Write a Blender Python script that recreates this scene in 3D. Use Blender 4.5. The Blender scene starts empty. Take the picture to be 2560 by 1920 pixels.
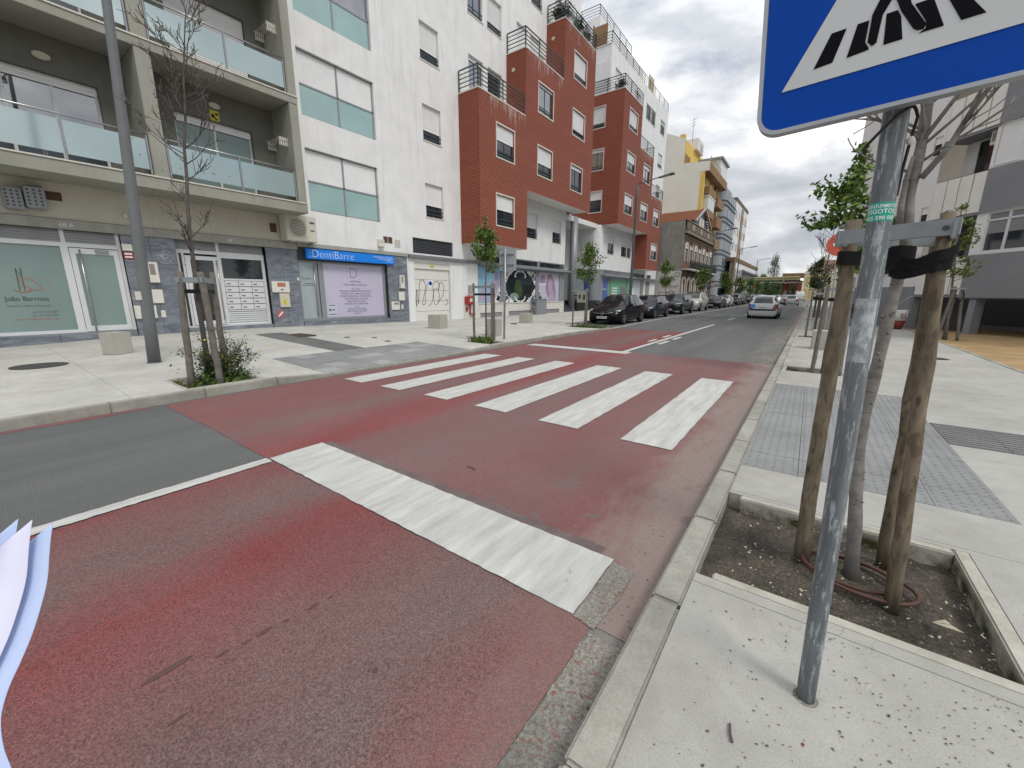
import bpy, bmesh, math, random
from mathutils import Vector, Matrix
R = math.radians
S = bpy.context.scene
COL = S.collection
rnd = random.Random(11)

# ---------------------------------------------------------------- camera
CAMH = 1.48
_yaw, _pit, _rol = -0.629439, -0.220322, 0.003473
_f = Vector((math.sin(_yaw)*math.cos(_pit), math.cos(_yaw)*math.cos(_pit), math.sin(_pit)))
_r = Vector((math.cos(_yaw), -math.sin(_yaw), 0)); _u = _r.cross(_f)
_r2 = _r*math.cos(_rol)+_u*math.sin(_rol); _u2 = -_r*math.sin(_rol)+_u*math.cos(_rol)
cam = bpy.data.cameras.new('camera'); co = bpy.data.objects.new('camera', cam); COL.objects.link(co)
co.matrix_world = Matrix(((_r2.x, _u2.x, -_f.x, 0), (_r2.y, _u2.y, -_f.y, 0), (_r2.z, _u2.z, -_f.z, CAMH), (0, 0, 0, 1)))
cam.sensor_width = 36; cam.lens = 36*1006.44/2560; cam.clip_start = 0.02; cam.clip_end = 3000
S.camera = co
S.render.resolution_x = 1024; S.render.resolution_y = 768
S.view_settings.view_transform = 'Standard'; S.view_settings.look = 'None'
S.view_settings.gamma = 1; S.view_settings.exposure = 0.19
S.view_settings.use_curve_mapping = False

# ---------------------------------------------------------------- node helper
class NT:
    def __init__(s, tree): s.t = tree; tree.nodes.clear()
    def n(s, typ, **kw):
        o = s.t.nodes.new(typ)
        for k, v in kw.items(): setattr(o, k, v)
        return o
    def set(s, sock, v):
        if v is None: return
        if hasattr(v, 'is_linked') or isinstance(v, bpy.types.NodeSocket): s.t.links.new(v, sock)
        else:
            if isinstance(v, (tuple, list)) and len(v) == 3 and sock.type == 'RGBA': v = (*v, 1)
            sock.default_value = v
    def pos(s): return s.n('ShaderNodeNewGeometry').outputs['Position']
    def obj(s): return s.n('ShaderNodeTexCoord').outputs['Object']
    def sep(s, v):
        o = s.n('ShaderNodeSeparateXYZ'); s.set(o.inputs[0], v); return o.outputs
    def comb(s, x, y, z):
        o = s.n('ShaderNodeCombineXYZ')
        for i, v in enumerate((x, y, z)): s.set(o.inputs[i], v)
        return o.outputs[0]
    def vmul(s, v, k):
        o = s.n('ShaderNodeVectorMath', operation='MULTIPLY'); s.set(o.inputs[0], v); s.set(o.inputs[1], k); return o.outputs[0]
    def noise(s, v, scale, detail=4, rough=.55, dist=0):
        o = s.n('ShaderNodeTexNoise'); s.set(o.inputs['Vector'], v); o.inputs['Scale'].default_value = scale
        o.inputs['Detail'].default_value = detail; o.inputs['Roughness'].default_value = rough; o.inputs['Distortion'].default_value = dist
        return o.outputs['Fac']
    def vor(s, v, scale, feature='F1', out='Distance'):
        o = s.n('ShaderNodeTexVoronoi', feature=feature); s.set(o.inputs['Vector'], v); o.inputs['Scale'].default_value = scale
        return o.outputs[out]
    def m(s, op, a, b=None, c=None, clamp=False):
        o = s.n('ShaderNodeMath', operation=op); o.use_clamp = clamp
        for i, v in enumerate((a, b, c)): s.set(o.inputs[i], v)
        return o.outputs[0]
    def rng(s, v, a, b, c=0., d=1., smooth=False):
        o = s.n('ShaderNodeMapRange'); o.clamp = True
        if smooth: o.interpolation_type = 'SMOOTHSTEP'
        s.set(o.inputs[0], v)
        for i, k in enumerate((a, b, c, d)): o.inputs[i+1].default_value = k
        return o.outputs[0]
    def mix(s, f, a, b, blend='MIX'):
        o = s.n('ShaderNodeMix', data_type='RGBA', blend_type=blend)
        s.set(o.inputs[0], f); s.set(o.inputs[6], a); s.set(o.inputs[7], b); return o.outputs[2]
    def ramp(s, f, stops):
        o = s.n('ShaderNodeValToRGB'); s.set(o.inputs[0], f); e = o.color_ramp.elements
        while len(e) < len(stops): e.new(.5)
        for el, (p, c) in zip(e, stops):
            el.position = p; el.color = (c, c, c, 1) if isinstance(c, (int, float)) else (*c, 1)
        return o.outputs[0]
    def bump(s, h, strength=.3, dist=.01):
        o = s.n('ShaderNodeBump'); s.set(o.inputs['Height'], h); o.inputs['Strength'].default_value = strength
        o.inputs['Distance'].default_value = dist; return o.outputs[0]
    def out(s, col, rough=.7, normal=None, metal=0, spec=.4, coat=0, trans=0, alpha=None, emit=None, estr=0):
        p = s.n('ShaderNodeBsdfPrincipled'); o = s.n('ShaderNodeOutputMaterial')
        s.set(p.inputs['Base Color'], col); s.set(p.inputs['Roughness'], rough); s.set(p.inputs['Metallic'], metal)
        s.set(p.inputs['Specular IOR Level'], spec); s.set(p.inputs['Coat Weight'], coat)
        p.inputs['Coat Roughness'].default_value = .08
        s.set(p.inputs['Transmission Weight'], trans)
        if normal is not None: s.set(p.inputs['Normal'], normal)
        if alpha is not None: s.set(p.inputs['Alpha'], alpha)
        if emit is not None: s.set(p.inputs['Emission Color'], emit); p.inputs['Emission Strength'].default_value = estr
        s.t.links.new(p.outputs[0], o.inputs[0]); return p

# ---------------------------------------------------------------- sky and sun
SUN_EL, SUN_AZ = 52.0, 106.0           # azimuth from +Y (street) towards +X
w = bpy.data.worlds.new('World'); S.world = w; w.use_nodes = True
k = NT(w.node_tree)
sky = k.n('ShaderNodeTexSky', sky_type='NISHITA'); sky.sun_disc = False
sky.sun_elevation = R(SUN_EL); sky.sun_rotation = R(SUN_AZ); sky.altitude = 20; sky.air_density = 1; sky.dust_density = 1.2
d = k.n('ShaderNodeTexCoord').outputs['Generated']
dx, dy, dz = k.sep(d)
zz = k.m('ADD', k.m('MAXIMUM', dz, 0.0), .22)
pl = k.vmul(d, (2.1, 2.1, 5.2))
n1 = k.noise(pl, 1.15, 9, .58, .2)
n2 = k.noise(pl, 2.3, 8, .56, .3)
n3 = k.noise(pl, .5, 3, .5)
cover = k.rng(k.m('ADD', n1, k.m('MULTIPLY', n3, .55)), .535, .70)
shade = k.rng(k.m('ADD', k.m('MULTIPLY', n2, .62), k.m('MULTIPLY', n1, .5)), .41, .69)
ccol = k.ramp(shade, [(0, (.39, .412, .455)), (.40, (.50, .522, .56)), (.72, (.68, .695, .72)), (1, (.98, .985, .99))])
lum = k.m('ADD', .93, k.m('MULTIPLY', k.m('MAXIMUM', dz, 0.0), .85))
b1 = k.n('ShaderNodeBackground'); k.set(b1.inputs[0], sky.outputs[0]); b1.inputs[1].default_value = .12
b2 = k.n('ShaderNodeBackground'); k.set(b2.inputs[0], ccol); k.set(b2.inputs[1], lum)
mx = k.n('ShaderNodeMixShader'); k.set(mx.inputs[0], cover)
k.t.links.new(b1.outputs[0], mx.inputs[1]); k.t.links.new(b2.outputs[0], mx.inputs[2])
wo = k.n('ShaderNodeOutputWorld'); k.t.links.new(mx.outputs[0], wo.inputs[0])

sl = bpy.data.lights.new('sun', 'SUN'); sl.energy = 1.5; sl.angle = R(17); sl.color = (1, .96, .90)
so = bpy.data.objects.new('sun', sl); COL.objects.link(so)
_sd = Vector((math.cos(R(SUN_EL))*math.sin(R(SUN_AZ)), math.cos(R(SUN_EL))*math.cos(R(SUN_AZ)), math.sin(R(SUN_EL))))
so.rotation_euler = _sd.to_track_quat('Z', 'Y').to_euler(); so.location = _sd*60

# ---------------------------------------------------------------- materials
MT = {}
def newmat(name):
    m = bpy.data.materials.new(name); m.use_nodes = True; MT[name] = m
    return NT(m.node_tree)
def c3(c, k): return tuple(max(0, min(1, x*k)) for x in c)
def simple(name, col, rough=.6, var=.1, scale=4., spec=.4, metal=0, bump=0, bscale=60, coat=0, streak=0, streakcol=None, fine=0, local=False):
    k = newmat(name); p = k.obj() if local else k.pos()
    n = k.rng(k.noise(p, scale, 5, .6), .3, .7)
    c = k.mix(n, c3(col, 1-var), c3(col, 1+var))
    if fine:
        f = k.rng(k.noise(p, 160, 2, .7), .35, .65); c = k.mix(f, k.mix(1, c, (1-fine,)*3, 'MULTIPLY'), c)
    if streak:
        s_ = k.rng(k.noise(k.vmul(p, (2.6, 2.6, .22)), 1.6, 6, .65), .52, .80)
        s2 = k.rng(k.noise(k.vmul(p, (9, 9, .25)), 1.3, 4, .65), .5, .8)
        c = k.mix(k.m('MULTIPLY', k.m('MAXIMUM', s_, k.m('MULTIPLY', s2, .3)), streak), c, streakcol or c3(col, .45))
    nm = None
    if bump: nm = k.bump(k.noise(p, bscale, 4, .6), bump, .01)
    k.out(c, rough, nm, metal, spec, coat)
    return MT[name]

simple('ground_earth', (.16, .15, .13), .9, .3, 1.2)
simple('white_render', (.735, .737, .73), .85, .06, 1.3, .2, streak=.55, streakcol=(.46, .465, .45), bump=.15, bscale=45)
simple('white_clean', (.74, .74, .73), .8, .03, 2, .2)
simple('grey_render', (.150, .152, .134), .85, .09, 1.6, .2, streak=.45, streakcol=(.13, .13, .115), bump=.2, bscale=50)
simple('slab_render', (.30, .30, .258), .85, .1, 1.8, .2, streak=.6, streakcol=(.20, .195, .165), bump=.2, bscale=50)
simple('cream_render', (.50, .475, .40), .85, .07, 1.4, .2, streak=.3, streakcol=(.36, .33, .26))
simple('belt_concrete', (.33, .33, .29), .85, .12, 3, .2, streak=.4)
simple('grey_metal', (.20, .21, .22), .45, .06, 3, .5, metal=.2)
simple('mid_metal', (.27, .285, .30), .45, .05, 3, .5, metal=.2)
simple('dark_louver', (.055, .062, .07), .5, .1, 3, .4)
simple('white_alu', (.62, .635, .64), .38, .04, 3, .5)
simple('dark_alu', (.045, .05, .06), .4, .1, 3, .5)
simple('rail_green', (.035, .048, .05), .45, .1, 5, .5)
simple('steel_rail', (.42, .43, .43), .28, .06, 6, .5, metal=.8)
simple('shutter_white', (.78, .785, .78), .6, .04, 2, .3)
simple('shutter_grey', (.30, .305, .31), .5, .08, 3, .4)
simple('stone_frame', (.58, .55, .50), .8, .08, 6, .3)
simple('plastic_white', (.66, .64, .58), .5, .06, 4, .4)
simple('plastic_cream', (.55, .52, .42), .5, .06, 4, .4)
simple('box_red', (.36, .035, .03), .45, .12, 6, .4)
simple('sign_blue', (.0, .052, .335), .4, .03, 3, .12)
simple('shop_blue', (.01, .21, .74), .35, .03, 3, .5)
simple('sign_white', (.50, .52, .52), .35, .03, 4, .5)
simple('print_white', (.75, .77, .78), .5, .02, 4, .3)
simple('print_black', (.005, .004, .006), .5, .05, 4, .06)
simple('print_grey', (.075, .085, .09), .6, .05, 4, .3)
simple('print_orange', (.42, .16, .10), .6, .05, 4, .3)
simple('print_redtext', (.36, .13, .12), .6, .05, 4, .3)
simple('sign_metal', (.34, .36, .38), .4, .06, 5, .5, metal=.5)
simple('poster_lilac', (.50, .47, .58), .4, .04, .8, .4)
simple('poster_text', (.17, .17, .27), .5, .03, 4, .3)
simple('door_frost', (.36, .41, .43), .3, .04, 2, .5)
simple('garage_white', (.68, .67, .63), .55, .04, 2, .4, streak=.15)
simple('brown_vent', (.10, .055, .04), .7, .2, 8, .3)
simple('ac_body', (.56, .53, .46), .55, .06, 3, .4, streak=.3)
simple('ac_grille', (.24, .22, .19), .6, .1, 5, .4)
simple('lamp_grey', (.15, .16, .165), .5, .08, 3, .4, fine=.1)
simple('lamp_far', (.075, .08, .085), .5, .08, 3, .4)
simple('tyre', (.012, .012, .012), .85, .2, 6, .2)
simple('rim', (.34, .35, .36), .3, .1, 6, .5, metal=.8)
simple('car_black_trim', (.012, .012, .013), .5, .1, 5, .4)
simple('plate_white', (.62, .63, .62), .5, .02, 5, .4)
simple('taillight', (.22, .012, .015), .15, .05, 5, .6)
simple('headlight', (.55, .57, .58), .08, .1, 9, .8, metal=.3)
simple('strap_black', (.008, .008, .009), .75, .15, 12, .25, bump=.4, bscale=120)
simple('galv_bar', (.27, .295, .31), .5, .12, 9, .45, metal=.35)
simple('hose_brown', (.085, .04, .03), .6, .15, 9, .35)
simple('cable_black', (.01, .01, .014), .5, .1, 9, .4)
simple('leaf_dry', (.42, .39, .29), .8, .2, 30, .2)
simple('paper', (.60, .60, .74), .6, .04, 3, .25)
simple('paper_blue', (.42, .51, .73), .6, .05, 3, .25)
simple('cast_iron', (.065, .062, .058), .75, .2, 14, .3)
simple('manhole_rust', (.085, .06, .05), .85, .25, 14, .2)
simple('sand', (.38, .265, .14), .95, .22, 1.4, .1, fine=.2)
simple('tile_roof', (.27, .115, .065), .85, .25, 3, .2, streak=.3)
simple('brick_old', (.20, .125, .10), .9, .28, 2.2, .15, streak=.4, streakcol=(.07, .05, .045))
simple('stone_white', (.62, .60, .55), .85, .12, 3, .2, streak=.4)
simple('cornice_old', (.25, .205, .15), .9, .25, 2, .2, streak=.5, streakcol=(.09, .075, .055))
simple('cornice_dark', (.10, .08, .06), .9, .25, 2, .2)
simple('iron_black', (.02, .021, .022), .6, .2, 5, .3)
simple('concrete_old', (.25, .24, .22), .92, .2, .8, .15, streak=.75, streakcol=(.11, .105, .095), bump=.3, bscale=20)
simple('old_white', (.50, .475, .46), .9, .09, 1.5, .2, streak=.25)
simple('cream_wall', (.68, .67, .58), .9, .05, .6, .2, streak=.3, streakcol=(.42, .41, .34))
simple('yellow_wall', (.66, .46, .13), .85, .08, 1, .2)
simple('brown_wall', (.25, .155, .085), .85, .1, 1, .2)
simple('slate_wall', (.26, .285, .305), .7, .07, .8, .3)
simple('slate_dark', (.12, .14, .165), .7, .08, .8, .3)
simple('far_white', (.66, .66, .64), .85, .05, .5, .2, streak=.3)
simple('far_yellow', (.60, .54, .30), .85, .06, .5, .2)
simple('far_red', (.36, .13, .10), .85, .12, .6, .2)
simple('far_brown', (.17, .115, .07), .85, .15, .5, .2)
simple('bridge_yellow', (.40, .36, .20), .85, .15, .4, .2, streak=.5)
simple('far_roof', (.21, .14, .105), .85, .2, .6, .2)
simple('rb_white', (.72, .71, .69), .85, .05, 1.2, .2)
simple('rb_panel', (.74, .72, .67), .7, .05, 2, .3)
simple('rb_grey', (.235, .24, .255), .85, .06, 1.2, .2)
simple('rb_dark', (.10, .105, .112), .85, .1, 1.2, .2)
simple('rb_brown', (.12, .075, .06), .7, .1, 3, .3)
simple('blue_wall', (.20, .29, .36), .7, .06, .7, .3)
simple('interior_dark', (.03, .03, .032), .9, .2, 2, .1)
simple('curtain', (.30, .25, .21), .9, .15, 6, .1)
simple('planter_white', (.62, .60, .56), .6, .08, 5, .3)
simple('planter_red', (.18, .03, .028), .6, .1, 5, .3)
simple('bark_grey', (.150, .138, .125), .9, .28, 9, .15, bump=.5, bscale=55)
simple('bark_twig', (.085, .075, .068), .9, .25, 9, .15)
simple('leaf_green', (.075, .13, .022), .6, .45, 6, .3)
simple('leaf_fresh', (.13, .19, .035), .6, .4, 6, .3)
simple('leaf_dark', (.035, .062, .018), .6, .45, 4, .3)
simple('leaf_far', (.085, .12, .05), .7, .5, 1.2, .2)
simple('flower_yellow', (.65, .50, .03), .6, .1, 9, .2)
simple('grass', (.085, .13, .03), .8, .4, 9, .2)
simple('green_cross', (.01, .7, .16), .4, .02, 3, .4)
simple('sign_redorange', (.55, .105, .06), .45, .04, 4, .4)
simple('sky_poster', (.25, .46, .62), .35, .08, 1.3, .4)
simple('skin_poster', (.42, .33, .45), .4, .12, 3, .4)
simple('skin_poster2', (.30, .22, .34), .4, .15, 3, .4)
simple('hair_poster', (.30, .21, .23), .4, .2, 6, .4)
simple('poster_green', (.12, .34, .20), .35, .04, 2, .4)
simple('poster_blue', (.06, .10, .34), .35, .04, 2, .4)
simple('poster_pale', (.52, .55, .58), .35, .04, 2, .4)
simple('poster_sand', (.45, .34, .20), .35, .04, 2, .4)
simple('sticker_green', (.02, .36, .26), .4, .06, 20, .4)
simple('sticker_blue', (.06, .32, .70), .4, .03, 9, .4)
simple('sticker_yellow', (.55, .50, .02), .4, .05, 9, .4)
simple('door_dark', (.06, .063, .068), .5, .1, 4, .4)
simple('white_marble', (.64, .62, .575), .55, .09, 2.4, .35, streak=.2)

def glassmat(name, col, rough=.06, spec=.8, var=.2):
    k = newmat(name); p = k.pos()
    c = k.mix(k.rng(k.noise(p, .9, 3), .3, .7), c3(col, 1-var), c3(col, 1+var))
    k.out(c, rough, None, 0, spec, .0)
glassmat('glass_dark', (.022, .026, .03), .04, 1.0)
glassmat('glass_mirror', (.05, .06, .075), .02, 1.0)
_p = MT['glass_mirror'].node_tree.nodes['Principled BSDF']; _p.inputs['IOR'].default_value = 2.3
glassmat('glass_frost', (.20, .275, .26), .22, .6, .06)
glassmat('glass_teal', (.30, .45, .44), .16, .7, .06)
glassmat('glass_balcony', (.20, .305, .31), .10, .9, .06)
_p = MT['glass_balcony'].node_tree.nodes['Principled BSDF']; _p.inputs['IOR'].default_value = 2.25
glassmat('glass_car', (.010, .013, .015), .03, .6)
_p = MT['glass_car'].node_tree.nodes['Principled BSDF']; _p.inputs['IOR'].default_value = 1.5

def carpaint(name, col, metal=.0):
    k = newmat(name); k.out(col, .5, None, metal, .02 if max(col) < .1 else .2, .45)
for nm, c in dict(paint_black=(.010, .010, .012), paint_charcoal=(.022, .026, .03), paint_navy=(.014, .017, .024), paint_white=(.60, .61, .60),
                  paint_silver=(.42, .42, .44), paint_grey=(.14, .15, .16), paint_brown=(.05, .04, .035), paint_beige=(.46, .45, .40)).items():
    carpaint(nm, c, .35 if nm in ('paint_silver', 'paint_grey', 'paint_charcoal', 'paint_beige') else 0)

# --- road surfaces
k = newmat('asphalt'); p = k.pos(); x, y, z = k.sep(p)
st = k.noise(k.vmul(p, (1.2, .12, 1)), 1.3, 4, .55)
base = k.mix(k.rng(st, .3, .7), (.088, .092, .091), (.128, .131, .129))
base = k.mix(k.rng(x, -3.4, -2.2), base, k.mix(1, base, (1.06, 1.05, 1.03), 'MULTIPLY'))
sp = k.vor(p, 95); sp2 = k.noise(p, 125, 3, .8)
base = k.mix(k.rng(sp2, .3, .7), k.mix(1, base, (.36, .36, .37), 'MULTIPLY'), k.mix(1, base, (1.75, 1.75, 1.72), 'MULTIPLY'))
dirt = k.m('MULTIPLY', k.rng(x, -1.35, -.6), k.rng(k.noise(k.vmul(p, (2, .5, 1)), 2, 5, .65), .35, .65))
base = k.mix(k.m('MULTIPLY', dirt, .7), base, (.26, .235, .20))
k.out(base, .9, k.bump(k.m('ADD', sp, sp2), .55, .006), 0, .25)

def redroad(name, old):
    k = newmat(name); p = k.pos(); x, y, z = k.sep(p)
    wob = k.m('MULTIPLY', k.m('SUBTRACT', k.noise(k.vmul(p, (.7, .35, 1)), 1.0, 4, .6), .5), .75)
    xx = k.rng(k.m('ADD', x, wob), -7, 0)
    q = lambda v: (v+7)/7
    if not old: st = [(-6.95, .35), (-6.2, .45), (-5.6, .72), (-5.2, .45), (-4.75, .08), (-4.4, .55), (-4.0, .95), (-3.75, .8), (-3.2, .3), (-2.85, .12), (-2.4, .92), (-2.05, .6), (-1.5, .22), (-1.05, .05), (-.72, .62), (-.5, .5)]
    else: st = [(-6.95, .4), (-6.3, .5), (-5.7, .55), (-5.1, .4), (-4.75, .08), (-4.45, .5), (-4.05, .95), (-3.8, .9), (-3.55, .35), (-2.75, .12), (-2.3, .3), (-1.9, .42), (-1.45, .25), (-1.0, .5), (-.7, .55), (-.5, .2)]
    f = k.ramp(xx, [(q(a), b) for a, b in st])
    f = k.m('ADD', f, k.m('MULTIPLY', k.m('SUBTRACT', k.noise(p, 2.2, 6, .65), .5), .65), clamp=True)
    mauve = (.142, .097, .093) if not old else (.162, .105, .102)
    red = (.182, .042, .041) if not old else (.20, .054, .053)
    f = k.m('ADD', f, k.m('MULTIPLY', k.m('SUBTRACT', k.noise(p, 75, 4, .8), .5), 1.5), clamp=True)
    c = k.mix(f, mauve, red)
    sp = k.noise(p, 135, 3, .8); sp2 = k.vor(p, 85)
    a = .44 if not old else .24
    c = k.mix(k.rng(sp, .32, .68), k.mix(1, c, (1-a*1.5,)*3, 'MULTIPLY'), k.mix(1, c, (1+a*1.5,)*3, 'MULTIPLY'))
    # light grit where the paint has worn through
    gr = k.m('MULTIPLY', k.rng(k.noise(p, 260, 1, .5), .60, .68), k.rng(k.noise(k.vmul(p, (.8, .5, 1)), 1.4, 4), .42, .62))
    c = k.mix(k.m('MULTIPLY', gr, .55), c, (.38, .30, .28))
    # sandy wear toward the right-hand gutter
    edge = k.m('ADD', k.rng(x, -1.45, -.55), k.m('MULTIPLY', k.m('SUBTRACT', k.noise(k.vmul(p, (1.5, .6, 1)), 1.8, 5, .65), .5), 1.3))
    wear = k.m('MULTIPLY', k.rng(edge, .45, .85), 1.0 if old else .35)
    c = k.mix(wear, c, k.mix(k.rng(k.noise(p, 60, 4, .7), .4, .62), (.21, .185, .165), (.27, .18, .165)))
    if old:
        pl = k.m('MULTIPLY', k.rng(k.noise(k.vmul(p, (1, 1, 1)), 3.1, 7, .55), .615, .625), k.rng(x, -2.0, -1.2))
        pl = k.m('MULTIPLY', pl, k.rng(y, 3.6, 2.4))
        c = k.mix(k.m('MULTIPLY', pl, .8), c, (.15, .118, .112))
        spk = k.m('MULTIPLY', k.rng(k.noise(p, 42, 3, .6), .62, .67), k.rng(x, -1.15, -.6))
        c = k.mix(k.m('MULTIPLY', spk, .8), c, (.085, .065, .05))
        oil = k.rng(k.noise(p, 6, 6, .7), .70, .74); c = k.mix(k.m('MULTIPLY', oil, .6), c, (.06, .035, .035))
        h = k.m('ADD', k.m('MULTIPLY', k.noise(k.vmul(p, (5, 26, 1)), 2.2, 6, .7), 1.2), sp)
        nm = k.bump(h, .5, .007)
    else:
        oil = k.rng(k.noise(k.vmul(p, (7, 2.5, 1)), 2.2, 5, .7), .73, .75); c = k.mix(k.m('MULTIPLY', oil, .7), c, (.055, .028, .03))
        nm = k.bump(k.m('ADD', sp2, sp), .5, .006)
    k.out(c, .82, nm, 0, .3)
redroad('road_red', False); redroad('road_red_old', True)

k = newmat('road_white'); p = k.pos()
c = k.mix(k.rng(k.noise(k.vmul(p, (5, .7, 1)), 2.4, 6, .65), .3, .72), (.36, .36, .338), (.555, .555, .528))
c = k.mix(k.m('MULTIPLY', k.rng(k.noise(p, 5, 8, .7), .655, .70), .8), c, (.20, .18, .175))
c = k.mix(k.m('MULTIPLY', k.rng(k.noise(p, 45, 3, .7), .64, .70), .5), c, (.28, .27, .26))
k.out(c, .75, k.bump(k.noise(p, 120, 3, .7), .3, .005), 0, .35)

def paving(name, a, b, dirtc, speck=.5, sc=1., kerbdirt=False):
    k = newmat(name); p = k.pos()
    n = k.noise(p, .9*sc, 6, .62); n2 = k.noise(p, 6*sc, 6, .7)
    c = k.mix(k.rng(k.m('ADD', k.m('MULTIPLY', n, .6), k.m('MULTIPLY', n2, .4)), .36, .64), a, b)
    c = k.mix(k.m('MULTIPLY', k.rng(k.noise(k.vmul(p, (1, 1, 1)), .55, 4, .6), .56, .72), .5), c, dirtc)
    if kerbdirt: c = k.mix(k.m('MULTIPLY', k.m('MULTIPLY', k.rng(k.sep(p)[0], .25, -.3), k.rng(k.noise(p, 2.6, 6, .65), .4, .66)), .6), c, dirtc)
    f = k.rng(k.noise(p, 140, 2, .75), .33, .67); c = k.mix(f, k.mix(1, c, (.88,)*3, 'MULTIPLY'), k.mix(1, c, (1.09,)*3, 'MULTIPLY'))
    sp = k.m('MULTIPLY', k.rng(k.vor(p, 30), .12, .075), k.rng(k.noise(p, 1.6, 3), .46, .60))
    c = k.mix(k.m('MULTIPLY', sp, speck), c, (.13, .10, .085))
    bl = k.m('MULTIPLY', k.rng(k.vor(p, 2.1*sc), .055, .045), k.rng(k.noise(p, 3, 2), .5, .52)); c = k.mix(k.m('MULTIPLY', bl, .5), c, dirtc)
    cr = k.m('MULTIPLY', k.rng(k.m('ABSOLUTE', k.m('SUBTRACT', k.noise(p, .8*sc, 7, .62, .6), .5)), .0022, .0008), k.rng(k.noise(p, .7, 2), .56, .60)); c = k.mix(k.m('MULTIPLY', cr, .45), c, (.10, .09, .08))
    k.out(c, .88, k.bump(k.noise(p, 90, 5, .7), .25, .006), 0, .25)
paving('paving_left', (.375, .37, .338), (.52, .513, .472), (.315, .306, .272), .2)
paving('paving_right', (.305, .299, .275), (.42, .412, .38), (.25, .238, .213), .9, kerbdirt=True)
paving('kerb_stone', (.225, .22, .19), (.385, .374, .33), (.19, .185, .155), .6, 1.6)
paving('tactile', (.195, .199, .198), (.275, .279, .276), (.32, .32, .31), .1, 1.3)
paving('guidance', (.15, .15, .147), (.21, .211, .206), (.27, .265, .255), .1, 1.3)
paving('cube_concrete', (.35, .335, .295), (.42, .40, .355), (.33, .315, .28), .05, 2)

k = newmat('kerb_mossy'); p = k.pos()
c = k.mix(k.rng(k.noise(p, 7, 6, .65), .35, .65), (.34, .32, .27), (.47, .45, .40))
c = k.mix(k.m('MULTIPLY', k.rng(k.sep(p)[2], .10, .045), k.rng(k.noise(p, 5, 5, .65), .38, .6)), c, (.045, .05, .018))
k.out(c, .9, k.bump(k.noise(p, 60, 5, .7), .4, .008), 0, .2)
k = newmat('soil'); p = k.pos()
c = k.mix(k.rng(k.noise(p, 3.2, 6, .65), .35, .62), (.060, .056, .048), (.125, .110, .091))
c = k.mix(k.rng(k.noise(p, 60, 4, .75), .38, .66), k.mix(1, c, (.6, .6, .6), 'MULTIPLY'), k.mix(1, c, (1.35, 1.3, 1.25), 'MULTIPLY'))
c = k.mix(k.rng(k.vor(p, 30), .055, .035), c, (.26, .23, .18))
k.out(c, .95, k.bump(k.noise(p, 45, 6, .75), .8, .02), 0, .15)

k = newmat('marble_dark'); p = k.pos()
v = k.noise(k.vmul(p, (1, 1, 2.4)), 1.6, 7, .6, 1.4)
vein = k.rng(k.m('ABSOLUTE', k.m('SUBTRACT', v, .5)), .018, 0)
gate = k.rng(k.noise(p, 2.5, 3), .45, .62)
c = k.mix(k.rng(k.noise(k.vmul(p, (1, .6, 2.6)), 2.2, 7, .65, .8), .3, .7), (.085, .102, .13), (.24, .265, .295))
c = k.mix(k.m('MULTIPLY', k.m('MULTIPLY', vein, gate), .85), c, (.50, .53, .55))
k.out(c, .32, None, 0, .5)

k = newmat('siding_red'); p = k.pos(); x, y, z = k.sep(p)
c = k.mix(k.rng(k.noise(k.vmul(p, (1, .25, 3)), 1.5, 5, .6), .3, .7), (.25, .072, .041), (.30, .089, .053))
stn = None
for (ya, yb, top) in ((17.0, 20.65, 11.1), (20.9, 24.83, 14.4), (25.2, 29.2, 17.7), (39.0, 42.6, 14.3), (42.7, 46.6, 11.05)):
    g_ = k.m('MULTIPLY', k.m('MULTIPLY', k.m('GREATER_THAN', y, ya), k.m('LESS_THAN', y, yb)), k.m('MULTIPLY', k.rng(z, top-1.15, top-.02), k.m('LESS_THAN', z, top+.02)))
    stn = g_ if stn is None else k.m('MAXIMUM', stn, g_)
sk = k.m('ADD', k.noise(k.vmul(p, (1, 5.5, .55)), 1.5, 6, .7), k.m('MULTIPLY', stn, .18))
sk = k.m('MULTIPLY', k.rng(sk, .66, .76), k.m('GREATER_THAN', stn, .02))
c = k.mix(k.m('MULTIPLY', sk, .75), c, (.60, .52, .47))
k.out(c, .62, None, 0, .35)

k = newmat('pole_galv'); p = k.pos()
c = k.mix(k.rng(k.noise(k.vmul(p, (30, 30, 2.2)), 1.1, 6, .7), .36, .64), (.115, .13, .142), (.19, .21, .222))
fl = k.rng(k.noise(k.vmul(p, (32, 32, 5)), 2.0, 8, .76), .53, .585)
c = k.mix(k.m('MULTIPLY', fl, .75), c, (.40, .44, .46))
k.out(c, .6, k.bump(k.noise(p, 90, 3), .15, .003), .25, .4)

k = newmat('stake_wood'); p = k.obj()
c = k.mix(k.rng(k.noise(k.vmul(p, (9, 9, 1.6)), 2.6, 7, .65, .8), .32, .68), (.10, .080, .056), (.245, .20, .142))
kn = k.rng(k.vor(k.vmul(p, (7, 7, 2.6)), 1.8), .16, .05); c = k.mix(k.m('MULTIPLY', kn, .8), c, (.055, .035, .022))
c = k.mix(k.rng(k.noise(k.vmul(p, (2, 2, .9)), 1.7, 3), .45, .7), c, k.mix(1, c, (.62, .64, .64), 'MULTIPLY'))
pt_ = k.rng(k.noise(k.vmul(p, (14, 14, 4.5)), 1.6, 6, .6, .5), .54, .585); c = k.mix(k.m('MULTIPLY', pt_, .5), c, (.062, .044, .030))
k.out(c, .85, k.bump(k.m('SUBTRACT', k.noise(k.vmul(p, (30, 30, 3)), 3, 5, .7), k.m('MULTIPLY', pt_, .5)), .6, .006), 0, .2)
simple('stake_weathered', (.15, .138, .12), .9, .25, 7, .15, bump=.4, bscale=40)

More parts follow.
